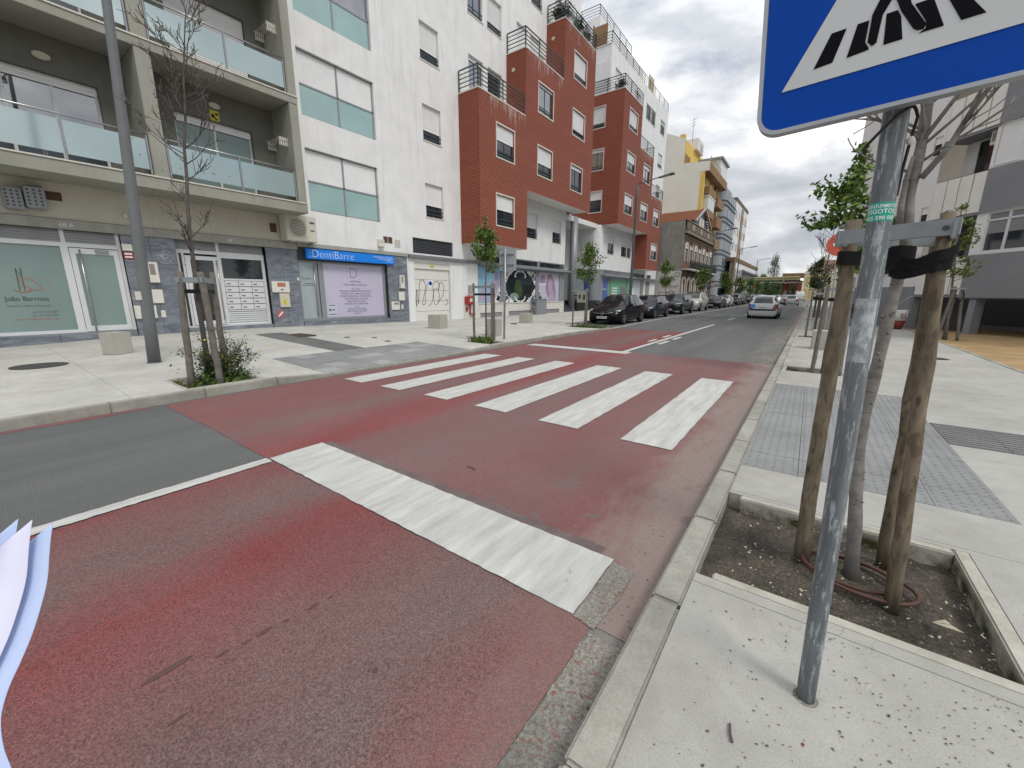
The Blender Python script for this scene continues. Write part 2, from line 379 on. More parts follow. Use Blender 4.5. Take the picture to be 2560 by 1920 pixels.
k = newmat('torn_paper'); p = k.pos()
c = k.mix(k.rng(k.noise(k.vmul(p, (1, 1, .6)), 38, 7, .7), .42, .58), (.20, .225, .24), (.42, .45, .46))
k.out(c, .75, None, 0, .3)
simple('patch_mauve', (.165, .130, .125), .9, .2, 5, .2, fine=.3)
paving('tactile_light', (.26, .264, .26), (.345, .348, .342), (.36, .36, .355), .1, 1.3)
simple('sign_back', (.40, .43, .46), .5, .06, 5, .3)

k = newmat('gutter'); p = k.pos()
c = k.mix(k.rng(k.noise(p, 1.8, 6, .65), .35, .65), (.17, .165, .15), (.27, .26, .235))
c = k.mix(k.rng(k.noise(p, 85, 4, .8), .36, .64), k.mix(1, c, (.55, .54, .52), 'MULTIPLY'), k.mix(1, c, (1.3, 1.3, 1.28), 'MULTIPLY'))
rs = k.m('MULTIPLY', k.rng(k.noise(p, 48, 4, .7), .555, .60), k.rng(k.noise(p, 2.2, 4, .6), .38, .58))
c = k.mix(k.m('MULTIPLY', rs, .8), c, (.19, .075, .065))
ds = k.rng(k.noise(p, 38, 3, .7), .63, .67); c = k.mix(k.m('MULTIPLY', ds, .75), c, (.065, .055, .045))
k.out(c, .92, k.bump(k.noise(p, 85, 4, .8), .5, .006), 0, .2)
k = newmat('bark_near'); p = k.pos()
c = k.mix(k.rng(k.noise(p, 16, 6, .65), .3, .7), (.13, .122, .112), (.27, .258, .24))
ln = k.rng(k.noise(k.vmul(p, (7, 7, 75)), 1.3, 4, .6), .60, .66); c = k.mix(k.m('MULTIPLY', ln, .65), c, (.055, .05, .045))
c = k.mix(k.rng(k.sep(p)[2], .25, .03), c, (.05, .045, .04))
k.out(c, .85, k.bump(k.noise(k.vmul(p, (20, 20, 60)), 1.6, 4, .7), .5, .006), 0, .2)
simple('bark_left', (.10, .09, .081), .9, .25, 9, .15)
simple('scuff', (.105, .058, .055), .9, .15, 9, .2)
# ---------------------------------------------------------------- mesh helpers
class MB:
    def __init__(s): s.v = []; s.f = []; s.mi = []
    def add(s, pts): i = len(s.v); s.v += [tuple(p) for p in pts]; return i
    def poly(s, pts, m=0):
        i = s.add(pts); s.f.append(tuple(range(i, i+len(pts)))); s.mi.append(m); return s
    def hexa(s, c, m=0):        # 8 corners: bottom ring ccw (seen from outside top), top ring
        i = s.add(c)
        for q in ((0, 3, 2, 1), (4, 5, 6, 7), (0, 1, 5, 4), (1, 2, 6, 5), (2, 3, 7, 6), (3, 0, 4, 7)):
            s.f.append(tuple(i+j for j in q)); s.mi.append(m)
        return s
    def box(s, x0, x1, y0, y1, z0, z1, m=0):
        x0, x1 = min(x0, x1), max(x0, x1); y0, y1 = min(y0, y1), max(y0, y1); z0, z1 = min(z0, z1), max(z0, z1)
        return s.hexa([(x0, y0, z0), (x1, y0, z0), (x1, y1, z0), (x0, y1, z0), (x0, y0, z1), (x1, y0, z1), (x1, y1, z1), (x0, y1, z1)], m)
    def obox(s, c, size, rz=0, m=0):
        a, b, h = size[0]/2, size[1]/2, size[2]; cs, sn = math.cos(rz), math.sin(rz)
        q = [(-a, -b), (a, -b), (a, b), (-a, b)]
        q = [(c[0]+u*cs-v*sn, c[1]+u*sn+v*cs) for u, v in q]
        return s.hexa([(u, v, c[2]) for u, v in q]+[(u, v, c[2]+h) for u, v in q], m)
    def prism(s, pts, ex, m=0):  # planar polygon pts, extruded by ex (pts normal should oppose ex or agree; both caps made)
        n = len(pts); ex = Vector(ex); i = s.add(pts); s.add([Vector(p)+ex for p in pts])
        s.f.append(tuple(range(i+n-1, i-1, -1))); s.f.append(tuple(range(i+n, i+2*n))); s.mi += [m, m]
        for j in range(n):
            s.f.append((i+j, i+(j+1) % n, i+n+(j+1) % n, i+n+j)); s.mi.append(m)
        return s
    def tube(s, pts, rad, n=8, m=0, cap=True):
        pts = [Vector(p) for p in pts]
        if not isinstance(rad, (list, tuple)): rad = [rad]*len(pts)
        t0 = (pts[1]-pts[0]).normalized()
        a = t0.orthogonal().normalized(); i0 = len(s.v)
        for j, p in enumerate(pts):
            t = (pts[min(j+1, len(pts)-1)]-pts[max(j-1, 0)]).normalized()
            a = (a-t*a.dot(t))
            a = a.normalized() if a.length > 1e-6 else t.orthogonal().normalized()
            b = t.cross(a)
            for q in range(n):
                th = 2*math.pi*q/n; s.v.append(tuple(p+(a*math.cos(th)+b*math.sin(th))*rad[j]))
        for j in range(len(pts)-1):
            for q in range(n):
                r0 = i0+j*n; r1 = r0+n
                s.f.append((r0+q, r0+(q+1) % n, r1+(q+1) % n, r1+q)); s.mi.append(m)
        if cap:
            s.f.append(tuple(i0+q for q in range(n-1, -1, -1))); s.mi.append(m)
            e = i0+(len(pts)-1)*n; s.f.append(tuple(e+q for q in range(n))); s.mi.append(m)
        return s
    def disc(s, c, r, axis='z', n=20, m=0, th=.004, ry=None):
        ry = ry or r; P = []
        for q in range(n):
            a = 2*math.pi*q/n; u, v = r*math.cos(a), ry*math.sin(a)
            P.append({'z': (c[0]+u, c[1]+v, c[2]), 'x': (c[0], c[1]+u, c[2]+v), 'y': (c[0]-u, c[1], c[2]+v)}[axis])
        return s.prism(P, {'z': (0, 0, th), 'x': (th, 0, 0), 'y': (0, th, 0)}[axis], m)
    def lathe(s, c, prof, n=16, m=0):   # prof: list of (r, z)
        return s.tubeprof(c, prof, n, m)
    def tubeprof(s, c, prof, n, m):
        i0 = len(s.v)
        for r, z in prof:
            for q in range(n):
                a = 2*math.pi*q/n; s.v.append((c[0]+r*math.cos(a), c[1]+r*math.sin(a), c[2]+z))
        for j in range(len(prof)-1):
            for q in range(n):
                a = i0+j*n; b = a+n; s.f.append((a+q, a+(q+1) % n, b+(q+1) % n, b+q)); s.mi.append(m)
        s.f.append(tuple(i0+q for q in range(n-1, -1, -1))); s.f.append(tuple(i0+(len(prof)-1)*n+q for q in range(n))); s.mi += [m, m]
        return s
    def mesh(s, name, mats, smooth=False, bevel=0):
        me = bpy.data.meshes.new(name); me.from_pydata(s.v, [], s.f)
        if isinstance(mats, str): mats = [mats]
        for x in mats: me.materials.append(MT[x])
        if len(mats) > 1: me.polygons.foreach_set('material_index', s.mi)
        if bevel:
            b = bmesh.new(); b.from_mesh(me)
            bmesh.ops.bevel(b, geom=[e for e in b.edges if len(e.link_faces) == 2 and e.calc_face_angle(0) > .6], offset=bevel, segments=2, affect='EDGES', clamp_overlap=True)
            b.to_mesh(me); b.free()
        if smooth: me.polygons.foreach_set('use_smooth', [True]*len(me.polygons))
        me.validate(); me.update(); return me
    def build(s, name, mats, parent=None, smooth=False, bevel=0, **tags):
        return place(s.mesh(name, mats, smooth, bevel), name, parent, **tags)

def place(me, name, parent=None, M=None, **tags):
    o = bpy.data.objects.new(name, me); COL.objects.link(o)
    if parent is not None:
        o.parent = parent
        t = parent.get('_t')
        if t is not None: o.matrix_parent_inverse = Matrix.Translation((-t[0], -t[1], -t[2]))
    if M is not None: o.matrix_basis = M
    for kk, vv in tags.items():
        if vv: o[kk] = vv
    return o
def thing(name, label, cat, loc=(0, 0, 0), group=None):
    o = bpy.data.objects.new(name, None); COL.objects.link(o); o.location = loc; o.empty_display_size = .2
    o['label'] = label; o['category'] = cat; o['_t'] = list(loc)
    if group: o['group'] = group
    return o
def tags(label, category, group=None): return dict(label=label, category=category, group=group)

class FR:   # facade frame: u along the wall (right as seen), v up, d outward
    def __init__(s, o, u, n): s.o = Vector(o); s.u = Vector(u); s.n = Vector(n)
    def P(s, u, v, d=0): return s.o+s.u*u+s.n*d+Vector((0, 0, v))
def frX(x0): return FR((x0, 0, 0), (0, 1, 0), (1, 0, 0))
def frY(y0): return FR((0, y0, 0), (1, 0, 0), (0, -1, 0))
def fbox(mb, fr, u0, u1, v0, v1, d0, d1, m=0):
    P = fr.P
    return mb.hexa([P(u0, v0, d1), P(u1, v0, d1), P(u1, v0, d0), P(u0, v0, d0), P(u0, v1, d1), P(u1, v1, d1), P(u1, v1, d0), P(u0, v1, d0)], m)
def fquad(mb, fr, u0, u1, v0, v1, d=0, m=0):
    P = fr.P; return mb.poly([P(u0, v0, d), P(u1, v0, d), P(u1, v1, d), P(u0, v1, d)], m)
def wall(mb, fr, u0, u1, v0, v1, holes=(), depth=.14, d=0, m=0):
    hs = [(max(a, u0), min(b, u1), max(c, v0), min(e, v1)) for a, b, c, e in holes if a < u1 and b > u0 and c < v1 and e > v0]
    us = sorted({u0, u1, *[h[0] for h in hs], *[h[1] for h in hs]}); vs = sorted({v0, v1, *[h[2] for h in hs], *[h[3] for h in hs]})
    for i in range(len(us)-1):
        for j in range(len(vs)-1):
            cu, cv = (us[i]+us[i+1])/2, (vs[j]+vs[j+1])/2
            if any(a < cu < b and c < cv < e for a, b, c, e in hs): continue
            fquad(mb, fr, us[i], us[i+1], vs[j], vs[j+1], d, m)
    P = fr.P
    for a, b, c, e in hs:
        mb.poly([P(a, c, d), P(a, e, d), P(a, e, d-depth), P(a, c, d-depth)], m)
        mb.poly([P(b, c, d), P(b, c, d-depth), P(b, e, d-depth), P(b, e, d)], m)
        mb.poly([P(a, c, d), P(a, c, d-depth), P(b, c, d-depth), P(b, c, d)], m)
        mb.poly([P(a, e, d), P(b, e, d), P(b, e, d-depth), P(a, e, d-depth)], m)
    return mb
def slatted(mb, fr, u0, u1, v0, v1, d, pitch=.055, lip=.018, m=0):
    n = max(1, round((v1-v0)/pitch)); h = (v1-v0)/n; P = fr.P
    for i in range(n):
        a = v0+i*h; b = a+h
        mb.poly([P(u0, a, d+lip), P(u1, a, d+lip), P(u1, b, d), P(u0, b, d)], m)
        mb.poly([P(u0, a, d), P(u1, a, d), P(u1, a, d+lip), P(u0, a, d+lip)], m)
    return mb
def window(parent, fr, u0, u1, v0, v1, sh=0., dep=.13, d=0, panes=2, fm='dark_alu', gm='glass_dark', sm='shutter_white', rails=2, surround=None, fw=.05, railm='rail_green', proud=.02):
    """frame part with panes, shutter, guard rail and surround as its sub-parts"""
    mb = MB(); b = d-dep
    fbox(mb, fr, u0, u1, v0, v0+fw, b-.05, b); fbox(mb, fr, u0, u1, v1-fw, v1, b-.05, b)
    fbox(mb, fr, u0, u0+fw, v0+fw, v1-fw, b-.05, b); fbox(mb, fr, u1-fw, u1, v0+fw, v1-fw, b-.05, b)
    pw = (u1-u0-fw)/panes
    for i in range(1, panes): fbox(mb, fr, u0+i*pw, u0+i*pw+fw, v0+fw, v1-fw, b-.05, b)
    W = mb.build('window', fm, parent)
    for i in range(panes):
        q = MB(); fbox(q, fr, u0+i*pw+fw*.7, u0+(i+1)*pw+fw*.3, v0+fw*.6, v1-fw*.6, b-.035, b-.02); q.build('pane', gm, W)
    if sh > 0:
        q = MB(); vs = v1-(v1-v0)*sh; slatted(q, fr, u0+.015, u1-.015, vs, v1, b+.012); fbox(q, fr, u0+.015, u1-.015, vs-.03, vs, b+.004, b+.028); q.build('roller_shutter', sm, W)
    if rails:
        q = MB()
        for i in range(rails): fbox(q, fr, u0+.004, u1-.004, v0+.12+i*.17, v0+.16+i*.17, d-.06, d-.025)
        q.build('guard_rail', railm, W)
    if surround:
        q = MB(); t = .07
        fbox(q, fr, u0-t, u1+t, v0-t, v0-.001, d-.03, d+proud+.012); fbox(q, fr, u0-t, u1+t, v1+.001, v1+t, d-.03, d+proud)
        fbox(q, fr, u0-t, u0-.001, v0, v1, d-.03, d+proud); fbox(q, fr, u1+.001, u1+t, v0, v1, d-.03, d+proud); q.build('surround', surround, W)
    else:
        q = MB(); fbox(q, fr, u0-.04, u1+.04, v0-.05, v0-.002, d-.05, d+.03); q.build('sill', 'stone_frame', W)
    return W
_fc = {}
def text(body, size, fr, u, v, d, mat_, parent, align='LEFT', name='lettering', thin=0., sx=1., **tg):
    cu = bpy.data.curves.new('t', 'FONT'); cu.body = body; cu.size = size; cu.align_x = align; cu.offset = thin; cu.resolution_u = 3
    o = bpy.data.objects.new('t', cu); COL.objects.link(o); bpy.context.view_layer.update()
    dg = bpy.context.evaluated_depsgraph_get(); me = bpy.data.meshes.new_from_object(o.evaluated_get(dg))
    COL.objects.unlink(o); bpy.data.objects.remove(o)
    for q in me.vertices: q.co = fr.P(u+q.co.x*sx, v+q.co.y, d)
    me.materials.clear(); me.materials.append(MT[mat_]); me.name = name
    return place(me, name, parent, **tg)
def frail(mb, pts, z0, h=.95, nb=5, r=.024, post=1.6):
    """horizontal-bar railing along polyline pts at height z0"""
    pts = [Vector((p[0], p[1], z0)) for p in pts]
    for i in range(nb):
        zz = h*(i+1)/nb
        for a, b in zip(pts, pts[1:]): mb.tube([a+Vector((0, 0, zz)), b+Vector((0, 0, zz))], r if i < nb-1 else r*1.5, 5)
    for a, b in zip(pts, pts[1:]):
        n = max(1, round((b-a).length/post))
        for i in range(n+1):
            q = a.lerp(b, i/n); mb.tube([q, q+Vector((0, 0, h))], r*1.4, 5)
    return mb

# ================================================================= SETTING
def lerp1(pts, t):
    if t <= pts[0][0]: return pts[0][1]
    for (a, p), (b, q) in zip(pts, pts[1:]):
        if t <= b: return p+(q-p)*(t-a)/(b-a)
    return pts[-1][1]
KZ = [(-9, .12), (2.9, .12), (3.7, .035), (7.7, .035), (8.5, .10), (14, .10), (16.2, .045), (17.5, .05), (99, .05)]
FZ = [(-9, .14), (.5, .17), (3, .285), (6, .30), (8, .26), (12.9, .165), (16, .13), (28, .11), (40, .11), (99, .1)]
def zl(x, y):
    t = max(0, min(1, (-6.92-x)/8.6)); return lerp1(KZ, y)*(1-t)+lerp1(FZ, y)*t
def zr(x, y): return .10

MB().poly([(-900, -300, -.10), (900, -300, -.10), (900, 1500, -.10), (-900, 1500, -.10)]).build('ground', 'ground_earth', kind='structure')
mb = MB(); ys = [-14, 0, 20, 60, 120, 230]
for a, b in zip(ys, ys[1:]): mb.poly([(-6.95, a, 0), (-.41, a, 0), (-.41, b, 0), (-6.95, b, 0)])
mb.poly([(-9.4, 17.32, 0), (-6.95, 17.32, 0), (-6.95, 230, 0), (-9.4, 230, 0)])
ROAD = mb.build('road', 'asphalt', kind='structure')
def sheet(name, pts, z, mat_, parent=None):
    return MB().prism([(a, b, z-.003) for a, b in pts], (0, 0, .003), 0).build(name, mat_, parent if parent else ROAD)
def rect(x0, x1, y0, y1): return [(x0, y0), (x1, y0), (x1, y1), (x0, y1)]
def wavy(x0, x1, y0, y1, amp=.012, step=.12, seed=1):
    r_ = random.Random(seed); P = []
    def run(a, b, c, e):
        n = max(1, int(math.hypot(c-a, e-b)/step))
        for i in range(n):
            t = i/n; j = (r_.random()-.5)*2*amp if 0 < i else 0
            P.append((a+(c-a)*t+(j if abs(e-b) > abs(c-a) else 0), b+(e-b)*t+(j if abs(c-a) > abs(e-b) else 0)))
    run(x0, y0, x1, y0); run(x1, y0, x1, y1); run(x1, y1, x0, y1); run(x0, y1, x0, y0); return P
sheet('red_surfacing', wavy(-3.71, -.62, -6, 1.47, .006, .2, 3), .004, 'road_red')
sheet('red_surfacing', wavy(-6.84, -.435, 1.475, 10.2, .01, .2, 4), .0045, 'road_red_old')
sheet('red_surfacing', wavy(-6.92, -3.86, 10.34, 17.3, .01, .2, 5), .004, 'road_red')
sheet('red_surfacing', wavy(-6.90, -6.78, -6, 1.3, .03, .25, 6), .0042, 'road_red_old')
sheet('red_surfacing', [(-.62, 18), (-.44, 18), (-.44, 44), (-.60, 44)], .004, 'road_red_old')
sheet('grey_patch', wavy(-3.78, -.80, 1.973, 2.05, .006, .07, 8), .0085, 'patch_mauve')
sheet('gutter_strip', wavy(-.612, -.425, -6, 1.42, .010, .03, 9), .0042, 'gutter')
sheet('gutter_strip', [(-.71, 1.47), (-.60, 1.45), (-.575, 1.70), (-.585, 1.93), (-.71, 1.95)], .0088, 'gutter')
sheet('stop_line', wavy(-3.80, -.715, 1.475, 1.97, .004, .045, 10), .0125, 'road_white')
sheet('edge_line', wavy(-3.83, -3.715, -6, 1.455, .006, .04, 11), .0125, 'road_white')
sx = [(-6.465, -5.955), (-5.48, -5.01), (-4.485, -4.0), (-3.485, -2.955), (-2.45, -1.93), (-1.42, -.905)]
for i, (a, b) in enumerate(sx): sheet('zebra_stripe', wavy(a, b, 3.9-.03*abs(i-2.5)+.04, 7.83-.05*abs(i-2.8)+.03, .005, .15, 20+i), .0125, 'road_white')
sheet('stop_line', wavy(-6.62, -3.60, 9.82, 10.24, .006, .15, 31), .0125, 'road_white')
sheet('centre_line', wavy(-3.87, -3.73, 10.25, 22.4, .005, .3, 32), .0125, 'road_white')
for a, b, c, e in ((-4.10, -3.98, 12.95, 13.75), (-4.10, -3.98, 14.5, 15.4), (-3.64, -3.5, 12.4, 13.45), (-3.64, -3.5, 14.0, 15.0)): sheet('lane_dash', rect(a, b, c, e), .0125, 'road_white')
for i in range(8): sheet('lane_dash', rect(-3.90, -3.78, 26.8+i*7.4, 29.5+i*7.4), .0125, 'road_white')
MB().prism([(-7.02, 16.2, .0), (-6.84, 16.2, .0), (-7.25, 24, .0), (-7.25, 130, .0), (-7.45, 130, .0), (-7.45, 24, .0)], (0, 0, .012)).build('parking_edge_line', 'kerb_stone', ROAD)

for (x, y, a, b) in ((-1.89, .26, .016, .085), (-1.80, .42, .008, .026), (-1.785, .50, .006, .018), (-1.78, .57, .010, .034), (-1.765, .66, .007, .016), (-1.75, .78, .008, .03), (-1.74, .86, .005, .014), (-1.62, .22, .007, .03), (-1.22, .75, .011, .013), (-1.24, .735, .006, .007), (-2.2, 2.42, .05, .014), (-2.15, 2.40, .014, .008)):
    sheet('drip_stain', [(x+a*math.cos(q*.5236), y+b*math.sin(q*.5236)) for q in range(12)], .0068 if y < 1.9 else .0125 if y < 1.97 else .0072, 'scuff')

# --- pavements as cast slabs with open joints
def slabs(parent, xc, yc, holes, zf, mat_, gap=.0022, sub=1.1):
    for xa, xb in zip(xc, xc[1:]):
        for ya, yb in zip(yc, yc[1:]):
            x0, x1, y0, y1 = xa+gap, xb-gap, ya+gap, yb-gap
            hs = [h for h in holes if h[0] < x1 and h[1] > x0 and h[2] < y1 and h[3] > y0]
            def cuts(a, b, es):
                n = max(1, int((b-a)/sub)); L = {round(a+(b-a)*i/n, 4) for i in range(n+1)} | {round(e, 4) for e in es if a < e < b}
                return sorted(L)
            xs = cuts(x0, x1, [e for h in hs for e in h[:2]]); ys_ = cuts(y0, y1, [e for h in hs for e in h[2:]])
            ok = lambda i, j: 0 <= i < len(xs)-1 and 0 <= j < len(ys_)-1 and not any(h[0] < (xs[i]+xs[i+1])/2 < h[1] and h[2] < (ys_[j]+ys_[j+1])/2 < h[3] for h in hs)
            mb = MB(); V = {}
            def vid(i, j):
                if (i, j) not in V: V[i, j] = mb.add([(xs[i], ys_[j], zf(xs[i], ys_[j]))])
                return V[i, j]
            for i in range(len(xs)-1):
                for j in range(len(ys_)-1):
                    if not ok(i, j): continue
                    mb.f.append((vid(i, j), vid(i+1, j), vid(i+1, j+1), vid(i, j+1))); mb.mi.append(0)
                    for di, dj, a, b in ((0, -1, (i, j), (i+1, j)), (1, 0, (i+1, j), (i+1, j+1)), (0, 1, (i+1, j+1), (i, j+1)), (-1, 0, (i, j+1), (i, j))):
                        if not ok(i+di, j+dj):
                            p, q = mb.v[vid(*a)], mb.v[vid(*b)]; mb.poly([(p[0], p[1], p[2]-.12), (q[0], q[1], q[2]-.12), q, p])
            if mb.f: mb.build('paving_slab', mat_, parent)
PL = MB().poly([(-22, -14, -.07), (-7.0, -14, -.07), (-7.0, 17.3, -.07), (-22, 17.3, -.07)]).poly([(-22, 17.3, -.07), (-9.5, 17.3, -.07), (-9.5, 130, -.07), (-22, 130, -.07)]).build('pavement', 'soil', kind='structure')
pitsL = [(-8.08, -7.08, 1.78, 2.82), (-8.08, -7.05, 8.66, 9.42), (-8.75, -7.08, 16.05, 17.3)]
tL = (-9.2, -7.06, 3.87, 7.87); gL = (-13.6, -9.2, 5.33, 6.13)
slabs(PL, [-17.0, -12.3, -8.09, -7.06], [-14, -7, -2.6, 1.2, 4.9, 8.64, 12.4, 16.04], pitsL+[tL, gL, (-13.15, -12.15, 5.95, 6.5)], zl, 'paving_left')
slabs(PL, [-18.5, -12.3, -8.76], [16.04, 20.5, 25, 30, 36, 43, 51], [(-9.5, -8.0, 17.3, 60)], zl, 'paving_left')
slabs(PL, [-13.0, -9.5], [51, 60, 70, 80, 95, 110, 130], [], zl, 'paving_left')
PR = MB().poly([(-.45, -8, -.07), (3.27, -8, -.07), (3.27, 120, -.07), (-.45, 120, -.07)]).build('pavement', 'soil', kind='structure')
pitsR = [(-.30, .88, 2.0, 3.06), (-.29, .62, 8.93, 9.68), (-.29, .62, 16.6, 17.35), (-.29, .62, 28.1, 28.9), (-.29, .62, 35.3, 36.1), (-.29, .62, 43, 43.8)]
tR = (-.29, 1.23, 3.66, 7.56); gR = (1.23, 3.24, 5.36, 6.17)
slabs(PR, [-.299, 3.27], [-6, -1.2, 1.93, 3.10, 5.0, 8.4, 12.0, 15.6, 19.4, 23.3, 27.5, 32, 38, 46], pitsR+[tR, gR], zr, 'paving_right')
slabs(PR, [-.295, 3.27], [46, 60, 80, 120], [], zr, 'paving_right', sub=20)
# kerb stones
def kerb(parent, x0, x1, y0, y1, zf, L, mat_='kerb_stone', bev=.012):
    n = max(1, round((y1-y0)/L)); h = (y1-y0)/n
    for i in range(n):
        a, b = y0+i*h+.0025, y0+(i+1)*h-.0025; za, zb = zf(a), zf(b)
        MB().hexa([(x0, a, -.1), (x1, a, -.1), (x1, b, -.1), (x0, b, -.1), (x0, a, za), (x1, a, za), (x1, b, zb), (x0, b, zb)]).build('kerbstone', mat_, parent, bevel=bev)
kerb(PL, -7.055, -6.92, -8, 16.9, lambda y: zl(-6.95, y)+.003, .98)
kerb(PL, -9.49, -9.35, 17.35, 90, lambda y: .10, 3.0)
kerb(PR, -.43, -.30, -6, 60, lambda y: .103, .86)
kerb(PR, 3.27, 3.37, 3, 40, lambda y: .106, 1.5)
# pit borders (mossy concrete edging) and soil
def pit(parent, x0, x1, y0, y1, z, wd=.07, mat_='kerb_mossy', sides='lrnf'):
    e = [('l', x0, x0+wd, y0, y1), ('r', x1-wd, x1, y0, y1), ('n', x0+wd, x1-wd, y0, y0+wd), ('f', x0+wd, x1-wd, y1-wd, y1)]
    for s_, a, b, c, d_ in e:
        if s_ in sides: MB().box(a+.0015, b-.0015, c+.0015, d_-.0015, -.05, z).build('pit_edging', mat_, parent, bevel=.008)
    mb = MB(); n = 14; r_ = random.Random(int(x0*100+y0*10)); hh = [[z-.10+(r_.random()-.5)*.022+(.03*math.exp(-(((i-7)/3.5)**2+((j-7)/3.5)**2))) for j in range(n+1)] for i in range(n+1)]
    P = lambda i, j: (x0-.02+(x1-x0+.0)*i/n, y0+.03+(y1-y0-.06)*j/n, hh[i][j])
    for i in range(n):
        for j in range(n): mb.poly([P(i, j), P(i+1, j), P(i+1, j+1), P(i, j+1)])
    mb.build('planting_soil', 'soil', parent)
pit(PR, -.295, .885, 1.995, 3.065, .1, sides='rnf')
for q in pitsR[1:]: pit(PR, *q, .1)
for q in pitsL: pit(PL, *q, zl(-7.5, q[2]), wd=.05)
# tactile and guidance tiles
def tile_mesh(t, kind):
    mb = MB(); mb.box(-t/2+.002, t/2-.002, -t/2+.002, t/2-.002, -.05, 0)
    if kind == 'dome':
        for i in range(6):
            for j in range(6):
                cx, cy = (i-2.5)*t/6, (j-2.5)*t/6; a = [(cx+.0135*math.cos(q*math.pi/3), cy+.0135*math.sin(q*math.pi/3)) for q in range(6)]; b = [(cx+.0085*math.cos(q*math.pi/3), cy+.0085*math.sin(q*math.pi/3)) for q in range(6)]
                for q in range(6): mb.poly([(*a[q], 0), (*a[(q+1) % 6], 0), (*b[(q+1) % 6], .006), (*b[q], .006)])
                mb.poly([(*q, .006) for q in b])
    else:
        for j in range(5):
            cy = (j-2)*t/5; mb.box(-t/2+.002, t/2-.002, cy-.022, cy+.022, 0, .007)
    return mb.mesh('tile', 'tactile' if kind == 'dome' else 'guidance')
def tiles(parent, r_, t, kind, zf, name, vary=False):
    nx, ny = round((r_[1]-r_[0])/t), round((r_[3]-r_[2])/t); tx, ty = (r_[1]-r_[0])/nx, (r_[3]-r_[2])/ny; me = tile_mesh(t, kind); alt = None
    if vary: alt = me.copy(); alt.materials[0] = MT['tactile_light']
    for i in range(nx):
        for j in range(ny):
            x, y = r_[0]+(i+.5)*tx, r_[2]+(j+.5)*ty; sl_ = math.atan2(zf(x+.2, y)-zf(x-.2, y), .4)
            place(me if rnd.random() < .8 or not alt else alt, name, parent, Matrix.Translation((x, y, zf(x, y)+.003+rnd.uniform(-.001, .001))) @ Matrix.Rotation(-sl_, 4, 'Y') @ Matrix.Diagonal((tx/t, ty/t, 1, 1)))
tiles(PL, tL, .4, 'dome', zl, 'tactile_tile', True); tiles(PL, gL, .4, 'rib', zl, 'guidance_tile')
tiles(PR, tR, .39, 'dome', zr, 'tactile_tile'); tiles(PR, gR, .4, 'rib', zr, 'guidance_tile')
# sandy forecourt
MB().poly([(3.33, -6, .085), (40, -6, .085), (40, 40, .085), (3.33, 40, .085)]).build('sand_forecourt', 'sand', kind='structure')
# covers in the pavement
def cover(x, y, r, zf, label, mat_='cast_iron', ry=None, n=28, square=None):
    z = max(zf(x-r, y-r), zf(x+r, y+r), zf(x-r, y+r))+.002; mb = MB()
    if square: mb.box(x-square[0], x+square[0], y-square[1], y+square[1], z-.02, z+.004)
    else:
        mb.disc((x, y, z-.02), r, 'z', n, 0, .024, ry)
        for i in range(-2, 3): mb.box(x-r*.7, x+r*.7, y+i*r*.28-.02*r, y+i*r*.28+.02*r, z+.004, z+.008)
    mb.build('manhole_cover', mat_, None, **tags(label, 'manhole cover'))
cover(-11.30, .78, .37, zl, 'large round iron manhole cover in the left pavement below the shop window')
cover(-12.65, 6.22, .3, zl, 'rusty square cover at the end of the ribbed guidance strip', 'manhole_rust', square=(.48, .27))
cover(-9.85, 7.35, .10, zl, 'small oval valve cover, nearest the tactile paving'); cover(-10.75, 7.55, .09, zl, 'small valve cover, middle of three near the blue dental sign'); cover(-11.35, 7.0, .09, zl, 'small valve cover, leftmost of three on the pavement before the dental clinic')
cover(2.40, 12.75, .22, zr, 'round iron cover in the right pavement beside the stakes')
cover(-10.2, 3.55, .07, zl, 'tiny dark valve cover behind the yellow-flowered shrub')
# ================================================================= LEFT: grey balcony block
XF_ = -15.5; FL = frX(XF_)
BG = thing('apartment_block', 'grey apartment block with frosted glass balconies over two shopfronts', 'building', (XF_, 2, .2))
Y0 = -4.5
sh1 = (.2, 3.03, .44, 3.02); ent = (4.27, 6.73, .40, 3.10)
balw = [(4.74, 6.8, 4.5, 6.6), (.75, 3.2, 4.5, 6.6), (4.9, 6.95, 7.7, 9.78), (1.2, 3.2, 7.7, 9.78), (-3.2, -.6, 4.5, 6.6), (-3.2, -.6, 7.7, 9.78), (4.9, 6.95, 11, 13), (1.2, 3.2, 11, 13)]
wall(MB(), FL, Y0, 7.83, 3.28, 4.15, [], .1).build('wall_band', 'cream_render', BG)
wall(MB(), FL, Y0, 7.83, 4.15, 14.5, balw, .12).build('wall', 'grey_render', BG)
mb = MB(); wall(mb, FL, Y0, .2, .0, 3.28); mb.build('wall', 'cream_render', BG)
mb = MB(); mb.box(-16.3, -22, Y0, 7.83, 0, 14.4); mb.build('core', 'grey_render', BG)
for za, zb in ((4.13, 4.43), (7.42, 7.63), (10.68, 10.92)):
    MB().box(XF_, -14.3, Y0, 7.78, za, zb).build('balcony_slab', 'slab_render', BG, bevel=.012)
    mb = MB(); mb.box(-14.33, -14.275, Y0, 7.79, zb, zb+.035); mb.build('slab_flashing', 'stone_frame', BG)
for a, b in ((-.35, .0+.02), (3.76, 4.08), (7.50, 7.775)):
    for za, zb in ((4.435, 7.415), (7.635, 10.675), (10.925, 14.2)):
        MB().box(XF_-.01, -14.305, a, b, za, zb).build('column', 'slab_render', BG, bevel=.01)
